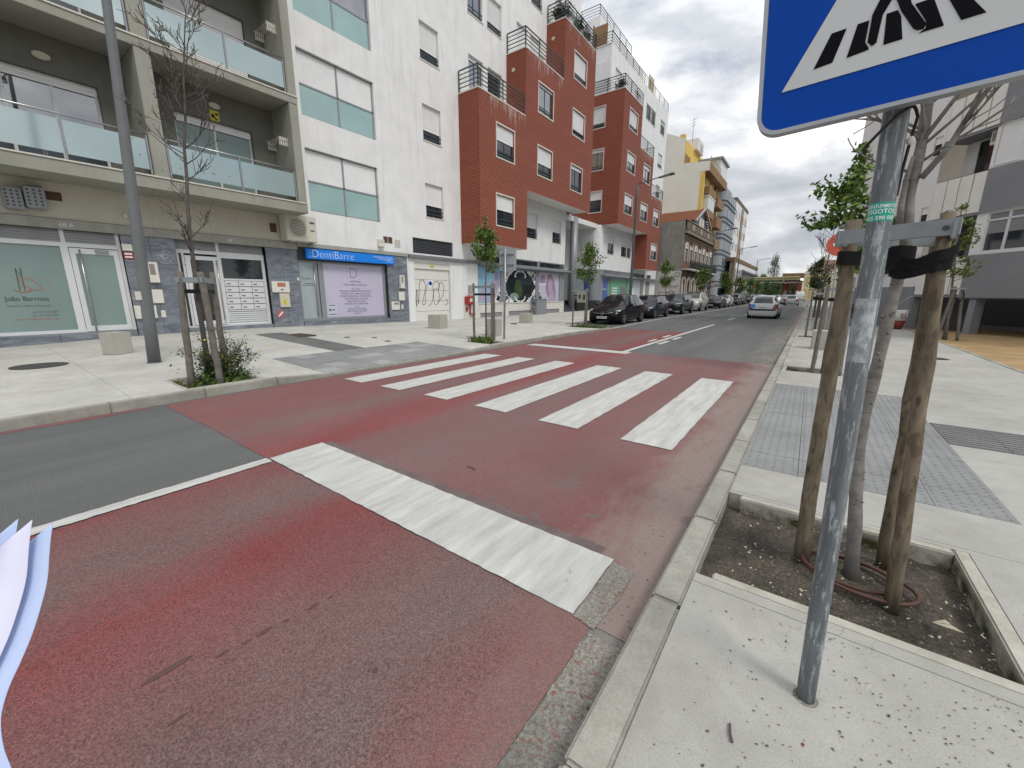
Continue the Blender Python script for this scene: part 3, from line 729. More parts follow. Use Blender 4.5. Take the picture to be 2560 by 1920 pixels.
def brail(y0, y1, z, ps):
    mb = MB(); mb.tube([(-14.36, y0, z+.97), (-14.36, y1, z+.97)], .022, 8)
    Rl = mb.build('balcony_railing', 'steel_rail', BG, True)
    for yy in (y0+.03, ps, y1-.03):
        mb = MB(); mb.box(-14.385, -14.345, yy-.018, yy+.018, z+.03, z+.96); mb.build('post', 'mid_metal', Rl)
    for a, b in ((y0+.06, ps-.03), (ps+.03, y1-.06)):
        mb = MB(); mb.box(-14.372, -14.360, a, b, z+.14, z+.86); mb.build('glass_panel', 'glass_balcony', Rl)
for z in (4.465, 7.665, 10.955):
    brail(4.09, 7.49, z, 5.85); brail(.03, 3.75, z, 2.2); brail(-4.4, -.37, z, -2.3)
for i, (a, b, c, e) in enumerate(balw):
    if i in (0, 1): window(BG, FL, a, b, c, e, .09, panes=3 if i else 2, fm='white_alu', gm='glass_mirror' if i else 'glass_frost', rails=0, fw=.06)
    elif i == 2: window(BG, FL, a, b, c, e, .97, fm='mid_metal', rails=0)
    else: window(BG, FL, a, b, c, e, .5, fm='white_alu', rails=0)
for (y, z) in ((2.3, 6.93), (5.8, 7.03)):
    mb = MB(); mb.disc((XF_, y, z), .16, 'x', 18, 0, .07, .085); mb.build('wall_lamp', 'plastic_cream', BG, bevel=.02)
MB().box(XF_, XF_+.012, 5.66, 5.9, 6.62, 6.9).build('yellow_sticker', 'sticker_yellow', BG)
mb = MB()
for q in ((5.70, 5.78, 6.70, 6.80), (5.76, 5.86, 6.66, 6.70), (5.80, 5.87, 6.78, 6.84)): mb.box(XF_+.013, XF_+.016, *q)
mb.build('sticker_print', 'print_black', BG)
# clothes-drying racks on the balcony side walls
for zc, lb in ((9.50, 'folded white clothes rack on the wall of the upper balcony'), (6.32, 'folded white clothes rack on the wall of the lower balcony')):
    T = thing('drying_rack', lb, 'clothes rack', (-15, 7.49, zc))
    for xx in (-15.42, -14.62):
        mb = MB()
        for q in range(5):
            mb.tube([(xx, 7.49-.055*q, zc-.14), (xx, 7.49-.055*(q+1), zc+.12)], .009, 5); mb.tube([(xx, 7.49-.055*q, zc+.12), (xx, 7.49-.055*(q+1), zc-.14)], .009, 5)
        mb.build('scissor_arm', 'plastic_white', T)
    mb = MB()
    for q in range(6): mb.tube([(-15.42, 7.49-.05*q, zc+.1), (-14.62, 7.49-.05*q, zc+.1)], .006, 4)
    mb.build('line', 'plastic_white', T)
# ground floor: lintel, marble piers (each panel on its own), plinth
mb = MB(); fbox(mb, FL, Y0, 7.86, 3.03, 3.27, 0, .05); mb.build('lintel', 'belt_concrete', BG, bevel=.01)
def panels(parent, fr, u0, u1, v0, v1, nu, nv, mat_, d0=0, d1=.03, g=.004, name='marble_panel'):
    for i in range(nu):
        for j in range(nv):
            a, b = u0+(u1-u0)*i/nu+g, u0+(u1-u0)*(i+1)/nu-g; c, e = v0+(v1-v0)*j/nv+g, v0+(v1-v0)*(j+1)/nv-g
            mb = MB(); fbox(mb, fr, a, b, c, e, d0, d1+rnd.uniform(-.0015, .0015)); mb.build(name, mat_, parent)
BW = thing('apartment_block', 'white rendered apartment block with stepped red clad bays, nearest of the two', 'building', (XF_, 16, .15))
for par, a, b in ((BG, 3.06, 4.25), (BG, 6.75, 7.82), (BW, 11.78, 12.90)):
    wall(MB(), FL, a, b, .05, 3.14).build('pier', 'marble_dark', par); panels(par, FL, a, b, .12, 3.02 if a < 9 else 3.13, 2, 4, 'marble_dark')
panels(BG, FL, Y0, 3.04, .02, .44, 5, 1, 'marble_dark', -.1, .03); panels(BG, FL, 4.26, 6.74, .08, .40, 3, 1, 'marble_dark', -.1, .03)
panels(BW, FL, 7.84, 11.77, .08, .40, 4, 1, 'marble_dark', -.1, .03)
# shopfront of the solicitor
mb = MB(); D = -.10
for q in ((.2, 3.05, .44, .52), (.2, 3.05, 2.62, 2.72), (1.90, 2.04, .52, 2.62), (2.98, 3.05, .52, 2.62), (.2, .28, .52, 2.62), (1.94, 2.02, 2.72, 3.03), (2.97, 3.05, 2.72, 3.03)): fbox(mb, FL, *q, D-.06, D+.03)
SF = mb.build('shopfront', 'white_alu', BG)
mb = MB(); fbox(mb, FL, .27, 1.91, .51, 2.63, D-.03, D-.01); pane = mb.build('pane', 'glass_frost', SF)
mb = MB(); slatted(mb, FL, .2, 1.94, 2.72, 3.03, D-.0, .062, .028); mb.build('roller_shutter', 'shutter_grey', SF)
mb = MB(); slatted(mb, FL, 2.02, 2.97, 2.72, 3.03, D-.0, .062, .028); mb.build('roller_shutter', 'shutter_grey', SF)
mb = MB()
for q in ((2.05, 2.15, .46, 2.60), (2.87, 2.97, .46, 2.60), (2.15, 2.87, .46, .60), (2.15, 2.87, 2.46, 2.60)): fbox(mb, FL, *q, D, D+.045)
DR = mb.build('door', 'white_alu', BG)
mb = MB(); fbox(mb, FL, 2.14, 2.88, .59, 2.47, D+.01, D+.025); mb.build('pane', 'glass_frost', DR)
mb = MB(); mb.tube([FL.P(2.22, .47, D+.12), FL.P(2.22, 2.56, D+.12)], .02, 8)
for v in (.7, 2.3): mb.tube([FL.P(2.22, v, D+.04), FL.P(2.22, v, D+.12)], .012, 6)
mb.build('handle', 'steel_rail', DR, True)
mb = MB(); fbox(mb, FL, 2.52, 2.78, 2.50, 2.58, D+.045, D+.09); mb.build('door_closer', 'mid_metal', DR)
text('João Barroso', .155, FL, .80, 1.27, D-.008, 'print_grey', pane, sx=.86, thin=.003)
text('Solicitador | Agente de Execução', .068, FL, .80, 1.13, D-.008, 'print_grey', pane, sx=.79)
for i, s_ in enumerate(('tel: 212 073 077', 'fax: 212 073 061', 'email: 4644@solicitador.net')): text(s_, .074, FL, 1.62, .97-.085*i, D-.008, 'print_redtext' if i == 2 else 'print_grey', pane, 'RIGHT', sx=.9)
mb = MB(); dd = D-.008
for u in (1.08, 1.16): mb.tube([FL.P(u-.01, 1.52, dd), FL.P(u, 2.05, dd)], .008, 5)
mb.tube([FL.P(1.08, 2.04, dd), FL.P(1.12, 1.85, dd), FL.P(1.17, 2.04, dd)], .007, 5)
mb.build('logo', 'print_grey', pane)
mb = MB()
mb.tube([FL.P(.98, 1.54, dd), FL.P(1.08, 1.48, dd), FL.P(1.2, 1.5, dd), FL.P(1.26, 1.55, dd)], .012, 5)
mb.tube([FL.P(1.20+.14*math.cos(t*.4)*1.2+.06, 1.68+.12*math.sin(t*.4)-.1*math.cos(t*.4), dd) for t in range(16)], .009, 5)
for t in range(14): mb.disc((FL.P(0, 0, dd).x, 1.38+.22*math.cos(t*.37-1.2), 1.68+.15*math.sin(t*.37-1.2)), .012, 'x', 6, 0, .002)
mb.build('logo', 'print_orange', pane)
for s_, u in (('68 A', 1.95), ('68', 5.62)): text(s_, .14, FL, u, 3.09, .053, 'print_white', BG, thin=-.002)
# residents' entrance
D = -.16; mb = MB()
for q in ((4.27, 6.73, .40, .46), (4.27, 6.73, 2.66, 2.76), (5.33, 5.43, .46, 2.66), (6.64, 6.73, .46, 2.66), (4.27, 4.33, .46, 2.66), (4.40, 4.46, .46, 2.66), (5.43, 6.64, 1.88, 1.94), (5.43, 6.64, .88, .92), (5.33, 5.41, 2.76, 3.1), (5.43, 6.64, 2.58, 2.66)): fbox(mb, FL, *q, D-.06, D+.03)
EN = mb.build('entrance_frame', 'white_alu', BG)
mb = MB(); fbox(mb, FL, 5.42, 6.65, 1.93, 2.59, D-.03, D-.01); mb.build('pane', 'glass_dark', EN)
mb = MB(); fbox(mb, FL, 4.32, 4.41, .45, 2.67, D-.03, D-.01); mb.build('pane', 'glass_dark', EN)
for a, b in ((4.28, 5.33), (5.41, 6.72)):
    mb = MB(); slatted(mb, FL, a, b, 2.76, 3.09, D, .062, .028); mb.build('roller_shutter', 'shutter_grey', EN)
mb = MB(); slatted(mb, FL, 5.43, 6.64, .46, .88, D-.03, .07, .055); mb.build('louvre', 'white_alu', EN)
mb = MB()
for q in ((4.47, 4.60, .47, 2.60), (5.20, 5.32, .47, 2.60), (4.60, 5.20, .47, .60), (4.60, 5.20, 2.48, 2.60)): fbox(mb, FL, *q, D, D+.045)
DR = mb.build('door', 'white_alu', BG)
mb = MB(); fbox(mb, FL, 4.59, 5.21, .59, 2.49, D+.01, D+.025); mb.build('pane', 'glass_dark', DR)
mb = MB(); mb.tube([FL.P(5.27, .62, D+.11), FL.P(5.27, 2.5, D+.11)], .018, 8); mb.build('handle', 'steel_rail', DR, True)
mb = MB(); fbox(mb, FL, 5.42, 6.65, .91, 1.89, D-.05, D-.02); mb.build('mailbox_backing', 'dark_alu', EN)
for i in range(3):
    for j in range(5):
        mb = MB(); a = 5.445+i*.4; c = .935+j*.19; fbox(mb, FL, a, a+.385, c, c+.172, D-.02, D+.03); bx = mb.build('mailbox', 'white_alu', BG, bevel=.006)
        mb = MB(); fbox(mb, FL, a+.05, a+.16, c+.06, c+.09, D+.031, D+.035); mb.build('name_slot', 'print_grey', bx)
# dental clinic front
D = -.16; mb = MB()
for q in ((7.84, 11.74, .40, .52), (7.84, 11.74, 2.62, 2.72), (8.52, 8.62, .52, 2.62), (8.66, 8.78, .52, 2.62), (7.84, 7.93, .52, 2.62), (11.62, 11.74, .52, 2.62), (8.78, 8.86, .52, 2.62)): fbox(mb, FL, *q, D-.06, D+.03)
SF = mb.build('shopfront', 'mid_metal', BW)
mb = MB(); fbox(mb, FL, 7.93, 8.52, .47, 2.62, D-.02, D+.0); DRR = mb.build('door', 'door_frost', BW)
mb = MB(); mb.tube([FL.P(8.46, .6, D+.09), FL.P(8.46, 2.5, D+.09)], .018, 8); mb.build('handle', 'steel_rail', DRR, True)
text('DentiBarre', .16, FL, 7.97, 1.98, D+.003, 'print_grey', DRR, thin=-.003, sx=.62); 
mb = MB(); fbox(mb, FL, 8.12, 8.42, 1.83, 1.85, D+.001, D+.004); fbox(mb, FL, 8.03, 8.5, 1.77, 1.79, D+.001, D+.004); mb.build('small_print', 'print_grey', DRR)
mb = MB(); fbox(mb, FL, 8.86, 11.63, .51, 2.63, D-.02, D-.0); PO = mb.build('pane', 'poster_lilac', SF)
dd = D+.004
text(':D', .62, FL, 9.85, 2.09, dd, 'poster_text', PO, thin=-.014, sx=.9)
lines = [('DENTIBARRE', 1.93, .085), ('CLÍNICA MÉDICA E DENTÁRIA', 1.80, .082), ('ESPECIALIDADES', 1.64, .05), ('CIRURGIA, ENDODONTIA, ESTÉTICA,', 1.54, .092), ('HIGIENE ORAL, IMPLANTOLOGIA,', 1.435, .092), ('ODONTOPEDIATRIA, ORTODONTIA,', 1.33, .092), ('ALINHADORES, OCLUSÃO,', 1.225, .092), ('PERIODONTOLOGIA,', 1.12, .092), ('PRÓTESE FIXA E REMOVÍVEL', 1.015, .092), ('ACORDOS', .90, .05), ('ADVANCECARE, MEDIS,', .81, .085), ('MULTICARE, ADSE, SAMS', .715, .085), ('E OUTROS...', .625, .07)]
for s_, v, sz in lines: text(s_, sz, FL, 10.25, v, dd, 'poster_text', PO, 'CENTER', thin=.0012)
mb = MB(); fbox(mb, FL, 8.93, 9.32, .58, 1.06, D+.0005, D+.003); NB = mb.build('notice', 'poster_pale', SF)
mb = MB(); fbox(mb, FL, 8.97, 9.25, .99, 1.02, D+.004, D+.006); fbox(mb, FL, 9.08, 9.24, .80, .84, D+.004, D+.006); fbox(mb, FL, 8.96, 9.28, .63, .66, D+.004, D+.006); mb.disc((FL.P(0, 0, D+.004).x, 9.01, .82), .05, 'x', 12, 0, .002); mb.build('print', 'poster_blue', NB)
mb = MB(); fbox(mb, FL, 7.84, 11.74, 2.68, 3.13, -.18, -.1); mb.build('head_recess', 'dark_louver', BW)
mb = MB(); fbox(mb, FL, 8.12, 12.1, 2.74, 3.10, .031, .16); SG = mb.build('shop_sign', 'shop_blue', None, bevel=.01, **tags('long blue shop sign reading :DentiBarre above the clinic window', 'sign'))
text(':DentiBarre', .40, FL, 8.22, 2.80, .163, 'print_white', SG, thin=-.0085, sx=.98)
for i, s_ in enumerate(('CLÍNICA MÉDICA E DENTÁRIA', 'WWW.DENTIBARRE.PT', '212 070 285')): text(s_, .075, FL, 12.0, 2.985-.085*i, .163, 'print_white', SG, 'RIGHT')
mb = MB(); fbox(mb, FL, 7.84, 12.96, 3.14, 3.29, 0, .07); mb.build('belt_course', 'belt_concrete', BW, bevel=.01)
mb = MB(); fbox(mb, FL, 12.97, 17.95, 3.12, 3.27, 0, .16); mb.build('belt_course', 'grey_metal', BW, bevel=.01)
# white block wall
wins = [(8.55, 11.65, 7.68, 9.80), (8.53, 11.6, 4.47, 6.63), (8.6, 11.68, 10.88, 13.0), (14.25, 15.4, 11.72, 13.2), (14.25, 15.4, 8.45, 9.95), (14.25, 15.4, 5.1, 6.6), (14.25, 15.4, 15.05, 16.5)]
hi = [(17.47, 18.6, 15.0, 16.5), (18.98, 20.2, 15.0, 16.5), (17.47, 18.6, 11.15, 13.22), (18.98, 20.22, 11.15, 13.22), (21.6, 22.7, 14.45, 16.5), (23.0, 24.2, 14.45, 16.5), (21.6, 22.7, 18.1, 19.8), (23.05, 24.25, 18.1, 19.8), (25.8, 26.9, 17.75, 19.8), (27.4, 28.4, 17.75, 19.8)]
und = [(22.85, 24.1, 5.07, 6.6), (26.1, 27.35, 5.07, 6.6)]
louv = (13.32, 16.0, 3.36, 4.06); gar = (13.33, 15.76, .05, 2.95)
wall(MB(), FL, 7.83, 12.9, 3.3, 19.5, wins, .12).build('wall', 'white_render', BW)
wall(MB(), FL, 12.83, 16.67, .0, 22.4, wins+[louv, gar], .14, d=.004).build('wall', 'white_render', BW)
wall(MB(), FL, 16.67, 28.0, 3.66, 7.42, und, .14, d=.003).build('wall', 'white_render', BW)
wall(MB(), FL, 16.67, 29.2, 7.42, 22.4, hi, .14, d=.003).build('wall', 'white_render', BW)
wall(MB(), FL, 16.67, 17.95, .0, 3.66).build('wall', 'white_render', BW)
MB().box(-16.3, -26, 7.85, 27.9, .0, 7.42).build('core', 'white_render', BW)
MB().box(-16.3, -26, 7.85, 29.1, 7.42, 19.3).build('core', 'white_render', BW)
MB().box(-16.3, -26, 12.9, 29.1, 19.3, 22.3).build('core', 'white_render', BW)
MB().poly([(-26, 29.2, 7.42), (-26, 29.2, 22.4), (XF_, 29.2, 22.4), (XF_, 29.2, 7.42)]).build('wall', 'white_render', BW)
for i, (a, b, c, e) in enumerate(wins):
    if i < 3:
        D = -.12; mid = (c+e)/2-.02; mu = (a+b)/2-.05
        mb = MB()
        for q in ((a, b, c, c+.06), (a, b, e-.05, e), (a, a+.05, c, e), (b-.05, b, c, e), (mu, mu+.07, c, e), (a, b, mid-.03, mid+.03)): fbox(mb, FL, *q, D-.04, D+.02)
        W = mb.build('window', 'mid_metal', BW)
        for u0, u1 in ((a+.04, mu), (mu+.07, b-.04)):
            q = MB(); fbox(q, FL, u0, u1, c+.05, mid-.02, D-.02, D); q.build('pane', 'glass_teal', W)
            if i < 2:
                q = MB(); slatted(q, FL, u0, u1, mid+.03, e-.05, D-.01, .055, .012); q.build('roller_shutter', 'shutter_white', W)
            else:
                q = MB(); fbox(q, FL, u0, u1, mid+.02, e-.04, D-.03, D-.01); q.build('pane', 'glass_mirror', W)
    else: window(BW, FL, a, b, c, e, {3: .68, 4: .68, 5: .62, 6: .8}[i], rails=2)
for i, (a, b, c, e) in enumerate(hi): window(BW, FL, a, b, c, e, (.15, .72, .08, .06, .7, .8, .3, .3, .4, .4)[i], rails=2 if c > 17.9 or c == 15.0 else 0, gm='glass_mirror' if i in (0, 2) else 'glass_dark')
for (a, b, c, e) in und: window(BW, FL, a, b, c, e, .56 if a < 25 else .5, rails=2)
mb = MB(); slatted(mb, FL, louv[0], louv[1], louv[2], louv[3], -.10, .075, .05); mb.build('louvre', 'dark_louver', BW)
# garage
D = -.12; n = 5
mb = MB(); fbox(mb, FL, 13.33, 15.76, 2.66, 2.95, -.14, -.05); mb.build('garage_head', 'garage_white', BW)
for i in range(n):
    c = .10+(2.66-.10)*i/n; mb = MB(); fbox(mb, FL, 13.345, 15.745, c+.006, c+(2.56)/n-.006, D-.04, D); 
    gp = mb.build('garage_panel', 'garage_white', BW, bevel=.006)
mb = MB(); fbox(mb, FL, 13.34, 15.75, .08, 2.68, D-.1, D-.045); mb.build('garage_backing', 'dark_louver', BW)
mb = MB(); fbox(mb, FL, 14.42, 14.62, 2.74, 2.86, -.05, -.045); mb.build('yellow_sticker', 'sticker_yellow', BW)
dg_ = D+.006
g1 = [(13.42, 1.51), (13.48, 0.86), (13.53, 1.67), (13.62, 0.99), (13.72, 1.93), (13.9, 2.14), (14.07, 1.99), (14.09, 1.72), (13.87, 0.99), (14.08, 1.04), (14.07, 1.46), (14.32, 2.04)]
g2 = [(14.25, 0.85), (14.48, 1.03), (14.62, 1.52), (14.57, 1.89), (14.84, 2.08), (15.06, 1.95), (14.97, 1.68), (14.67, 1.68), (14.64, 1.08), (14.82, 0.92), (15.03, 1.3), (14.97, 1.79), (15.14, 2.04), (15.33, 1.9), (15.31, 1.46), (14.94, 1.02)]
g3 = [(15.49, 1.21), (15.63, 1.07), (15.52, 0.91), (15.4, 0.92)]
def spline(P, n=6):
    out = []
    for i in range(len(P)-1):
        p0, p1, p2, p3 = P[max(i-1, 0)], P[i], P[i+1], P[min(i+2, len(P)-1)]
        for t in range(n):
            t /= n; out.append(tuple(.5*((2*b)+(-a+c)*t+(2*a-5*b+4*c-d_)*t*t+(-a+3*b-3*c+d_)*t**3) for a, b, c, d_ in zip(p0, p1, p2, p3)))
    return out+[P[-1]]
def flatline(mb, fr, P, d, wd=.012):
    P = spline(P)
    for a, b in zip(P, P[1:]):
        L = math.hypot(b[0]-a[0], b[1]-a[1]) or 1e-6; nx, ny = -(b[1]-a[1])/L*wd, (b[0]-a[0])/L*wd
        mb.poly([fr.P(a[0]-nx, a[1]-ny, d), fr.P(b[0]-nx, b[1]-ny, d), fr.P(b[0]+nx, b[1]+ny, d), fr.P(a[0]+nx, a[1]+ny, d)])
for g_ in (g1, g2, g3): mb = MB(); flatline(mb, FL, g_, dg_); mb.build('graffiti_stroke', 'print_black', BW)
mb = MB(); fbox(mb, FL, 14.30, 14.58, 1.78, 2.14, D+.001, D+.004); nb = mb.build('no_parking_notice', 'print_white', BW)
mb = MB(); mb.disc((FL.P(0, 0, D+.004).x, 14.44, 1.98), .105, 'x', 16, 0, .002); mb.build('print', 'sign_blue', nb)
# boxes on the piers
def wbox(u0, u1, v0, v1, dep, mat_, name, label, cat='utility box', d=.034, inner=None):
    mb = MB(); fbox(mb, FL, u0, u1, v0, v1, d, d+dep); o = mb.build(name, mat_, None, bevel=.008, **tags(label, cat))
    if inner:
        for (a, b, c, e, m_) in inner:
            q = MB(); fbox(q, FL, a, b, c, e, d+dep-.002, d+dep+.004); q.build('window' if m_ != 'print_grey' else 'slot', m_, o)
    return o
wbox(3.47, 3.72, 1.76, 2.33, .13, 'plastic_white', 'meter_box', 'tall cream meter box with a window on the marble pier beside the solicitor door', inner=[(3.53, 3.65, 1.98, 2.28, 'ac_grille')])
wbox(3.45, 3.75, 1.18, 1.57, .05, 'plastic_white', 'utility_box', 'plain white square box below the tall cream meter box')
wbox(3.05, 3.53, .75, 1.12, .08, 'plastic_white', 'utility_box', 'wide white box low on the pier behind the street lamp', inner=[(3.2, 3.32, .95, 1.05, 'ac_grille')])
wbox(3.63, 3.74, .76, .97, .03, 'plastic_white', 'utility_plate', 'small white plate lowest on the pier right of the street lamp')
wbox(3.05, 3.26, 2.6, 2.78, .06, 'plastic_white', 'alarm_box', 'white alarm box over a red notice beside the solicitor door')
wbox(3.05, 3.27, 2.38, 2.58, .012, 'box_red', 'red_notice', 'red alarm notice high on the marble pier beside the solicitor door', 'notice', inner=[(3.08, 3.24, 2.5, 2.55, 'print_white'), (3.08, 3.24, 2.42, 2.46, 'print_white')])
wbox(6.80, 7.40, 1.50, 1.89, .06, 'plastic_white', 'utility_box', 'wide white box with an orange label between mailboxes and clinic', inner=[(6.98, 7.26, 1.70, 1.84, 'print_orange'), (7.08, 7.18, 1.58, 1.62, 'print_grey')])
wbox(7.02, 7.37, .98, 1.47, .05, 'plastic_cream', 'utility_box', 'cream box with a yellow sticker under the orange-labelled box', inner=[(7.12, 7.24, 1.08, 1.24, 'sticker_yellow')])
mb = MB(); mb.disc((FL.P(0, 0, .034).x, 7.0, .74), .15, 'x', 20, 0, .004); o = mb.build('round_sticker', 'print_redtext', None, **tags('round faded red sticker with a white bar on the marble pier', 'sticker'))
mb = MB(); mb.prism([FL.P(6.91, .67, .039), FL.P(6.95, .65, .039), FL.P(7.10, .80, .039), FL.P(7.06, .83, .039)], (.002, 0, 0)); mb.build('bar', 'print_white', o)
wbox(7.72, 7.80, 1.93, 2.04, .03, 'plastic_white', 'doorbell', 'small white doorbell on the pier left of the clinic door', 'doorbell')
wbox(12.37, 12.61, 1.71, 2.29, .12, 'plastic_white', 'meter_box', 'tall white meter box with a dark window right of the clinic sign', inner=[(12.43, 12.53, 1.95, 2.24, 'ac_grille')])
wbox(12.30, 12.63, 1.16, 1.56, .05, 'plastic_white', 'utility_box', 'plain white square box on the pier right of the clinic window')
wbox(11.86, 12.30, .74, 1.12, .06, 'plastic_white', 'utility_box', 'white box with a dark window low beside the clinic window', inner=[(11.98, 12.24, .98, 1.07, 'ac_grille')])
wbox(12.42, 12.53, .76, .97, .03, 'plastic_white', 'utility_plate', 'small white plate low on the pier left of the garage')
wbox(11.35, 11.63, 3.46, 3.76, .14, 'plastic_white', 'alarm_box', 'cream alarm box on the white wall over the clinic sign', d=.002, inner=[(11.41, 11.57, 3.62, 3.72, 'plastic_cream')])
for u in (11.68, 11.93): wbox(u, u+.22, 3.66, 3.92, .02, 'brown_vent', 'wall_vent', 'rusty vent, ' + ('left' if u < 11.8 else 'right') + ' one of a pair above the blue clinic sign', 'vent', d=.002)
mb = MB(); slatted(mb, FL, 12.3, 12.58, 3.55, 3.88, .004, .04, .03); mb.build('wall_vent', 'plastic_white', None, **tags('white louvred vent on the wall between clinic sign and garage', 'vent'))
# air conditioner
T = thing('air_conditioner', 'weathered cream air conditioner hung at the corner above the mailboxes', 'air conditioner', (-15.2, 7.85, 3.2))
mb = MB(); mb.box(XF_+.06, -14.98, 7.30, 8.40, 3.28, 4.16); mb.build('casing', 'ac_body', T, bevel=.025)
mb = MB(); mb.box(-14.978, -14.970, 7.40, 8.02, 3.36, 4.10); fr_ = mb.build('fan_panel', 'ac_body', T, bevel=.002)
mb = MB(); mb.disc((-14.968, 7.71, 3.73), .29, 'x', 28, 0, .004); mb.build('fan_recess', 'ac_grille', fr_)
mb = MB()
for q in range(13): mb.box(-14.962, -14.952, 7.42, 8.0, 3.42+q*.05, 3.432+q*.05)
mb.build('fan_grille', 'ac_body', T)
mb = MB(); mb.box(-14.98, -14.972, 8.15, 8.32, 3.92, 3.98); mb.box(-14.98, -14.972, 8.15, 8.30, 3.66, 3.70); mb.build('badge', 'print_grey', T)
for u in (7.45, 8.25):
    mb = MB(); mb.box(XF_, -15.0, u-.02, u+.02, 3.22, 3.275); mb.build('bracket', 'mid_metal', T)
# vent hood of the solicitor
T = thing('vent_hood', 'grey perforated twin vent box with curved lid above the solicitor window', 'vent', (XF_, 1.4, 3.35))
mb = MB(); mb.box(XF_, XF_+.22, 1.15, 1.45, 3.38, 3.85); mb.box(XF_, XF_+.27, 1.48, 1.82, 3.44, 3.92); mb.build('box', 'mid_metal', T, bevel=.02)
mb = MB()
for i in range(3):
    for j in range(5):
        mb.box(XF_+.272, XF_+.276, 1.52+i*.1, 1.56+i*.1, 3.5+j*.08, 3.54+j*.08)
        if i < 3: mb.box(XF_+.222, XF_+.226, 1.18+i*.09, 1.22+i*.09, 3.44+j*.08, 3.48+j*.08)
mb.build('perforation', 'dark_louver', T)['kind'] = 'stuff'
mb = MB(); mb.tube([(XF_+.15, 1.42, 3.92), (XF_+.15, 1.52, 3.97), (XF_+.15, 1.66, 3.985), (XF_+.15, 1.80, 3.95)], .035, 6); mb.build('lid', 'slab_render', T)
wbox(1.85, 2.12, 3.7, 3.9, .01, 'brown_vent', 'wall_vent', 'dark rectangular vent beside the twin vent box', 'vent', d=.002)
wbox(3.2, 3.30, 3.46, 3.58, .05, 'plastic_cream', 'junction_box', 'tiny junction box on the cream band behind the street lamp', d=.002)
wbox(7.0, 7.22, 3.55, 3.85, .01, 'brown_vent', 'wall_vent', 'dark vent left of the corner air conditioner', 'vent', d=.002)

# ================================================================= red clad bays
XR = -14.2; FRD = frX(XR)
def siding(parent, fr, u0, u1, v0, v1, holes=(), pitch=.105, lip=.022, v_origin=4.07, mat_='siding_red'):
    mb = MB(); P = fr.P; j0 = math.floor((v0-v_origin)/pitch+1e-6); v = v_origin+j0*pitch
    while v < v1-1e-4:
        a, b = max(v, v0), min(v+pitch, v1)
        if b-a > .004:
            gv = min(b, v+.018)
            cuts_ = sorted({a, b, gv, *[h[2] for h in holes if a < h[2] < b], *[h[3] for h in holes if a < h[3] < b]})
            for c, e in zip(cuts_, cuts_[1:]):
                segs = [(u0, u1)]
                for h in holes:
                    if h[2] < (c+e)/2 < h[3]:
                        segs = [s2 for s0, s1 in segs for s2 in ((s0, min(s1, h[0])), (max(s0, h[1]), s1)) if s2[1]-s2[0] > 1e-4]
                for s0, s1 in segs:
                    if e <= gv+1e-6: mb.poly([P(s0, c, -.012), P(s1, c, -.012), P(s1, e, -.012), P(s0, e, -.012)]); mb.poly([P(s0, e, -.012), P(s1, e, -.012), P(s1, e, lip*.85), P(s0, e, lip*.85)]); continue
                    dc, de = lip*(1-(c-v)/pitch), lip*(1-(e-v)/pitch)
                    mb.poly([P(s0, c, dc), P(s1, c, dc), P(s1, e, de), P(s0, e, de)])
        v += pitch
    o = mb.build('siding', mat_, parent); o['kind'] = 'stuff'; return o
r1w = [(18.08, 19.62, 8.46, 10.0), (18.05, 19.6, 5.1, 6.64), (22.0, 23.64, 11.78, 13.28), (22.0, 23.64, 8.44, 10.0), (26.15, 27.85, 15.05, 16.53), (26.15, 27.85, 11.79, 13.28), (26.1, 27.75, 8.42, 9.97)]
segs1 = [(16.67, 20.65, 4.07, 11.1), (20.65, 20.95, 4.07, 14.4), (20.95, 24.83, 7.42, 14.4), (24.83, 29.2, 7.42, 17.7)]
def bays(parent, segs, wn, shades, mir=()):
    for (a, b, c, e) in segs:
        hs = [h for h in wn if h[0] > a and h[1] < b]
        siding(parent, FRD, a, b, c, e, hs)
        mb = MB(); wall(mb, FRD, a, b, c, e, hs, .12, d=-.014); mb.build('backing', 'siding_red', parent)
    for i, (a, b, c, e) in enumerate(wn): window(parent, FRD, a, b, c, e, shades[i], dep=.10, surround='stone_frame', gm='glass_mirror' if i in mir else 'glass_dark')
bays(BW, segs1, r1w, (.45, .46, .06, .55, .72, .78, .12), (2,))
siding(BW, frY(16.67), XF_, XR, 4.07, 11.1); siding(BW, frY(20.65), XF_, XR, 11.1, 14.4); siding(BW, frY(24.83), XF_, XR, 14.4, 17.7)
MB().poly([(XR, 20.95, 4.07), (XR, 20.95, 7.42), (XF_, 20.95, 7.42), (XF_, 20.95, 4.07)]).build('return_wall', 'siding_red', BW)
MB().poly([(XR, 29.2, 7.42), (XF_, 29.2, 7.42), (XF_, 29.2, 17.7), (XR, 29.2, 17.7)]).build('return_wall', 'siding_red', BW)
MB().poly([(XF_, 16.67, 4.07), (XF_, 20.95, 4.07), (XR, 20.95, 4.07), (XR, 16.67, 4.07)]).build('soffit', 'white_clean', BW)
MB().poly([(XF_, 20.95, 7.42), (XF_, 29.2, 7.42), (XR, 29.2, 7.42), (XR, 20.95, 7.42)]).build('soffit', 'white_clean', BW)
def terr(parent, y0, y1, z, side=True, back=XF_, front=XR, rear=False):
    mb = MB(); mb.box(back+.01, front+.03, y0-(.03 if side else 0), y1-.005, z, z+.06); mb.build('coping', 'stone_frame', parent)
    mb = MB(); pts = ([(back+.05, y0+.02)] if side else [])+[(front-.03, y0+.02), (front-.03, y1-.03)]+([(back+.05, y1-.03)] if rear else [])
    frail(mb, pts, z+.06, .95, 5); mb.build('railing', 'rail_green', parent)
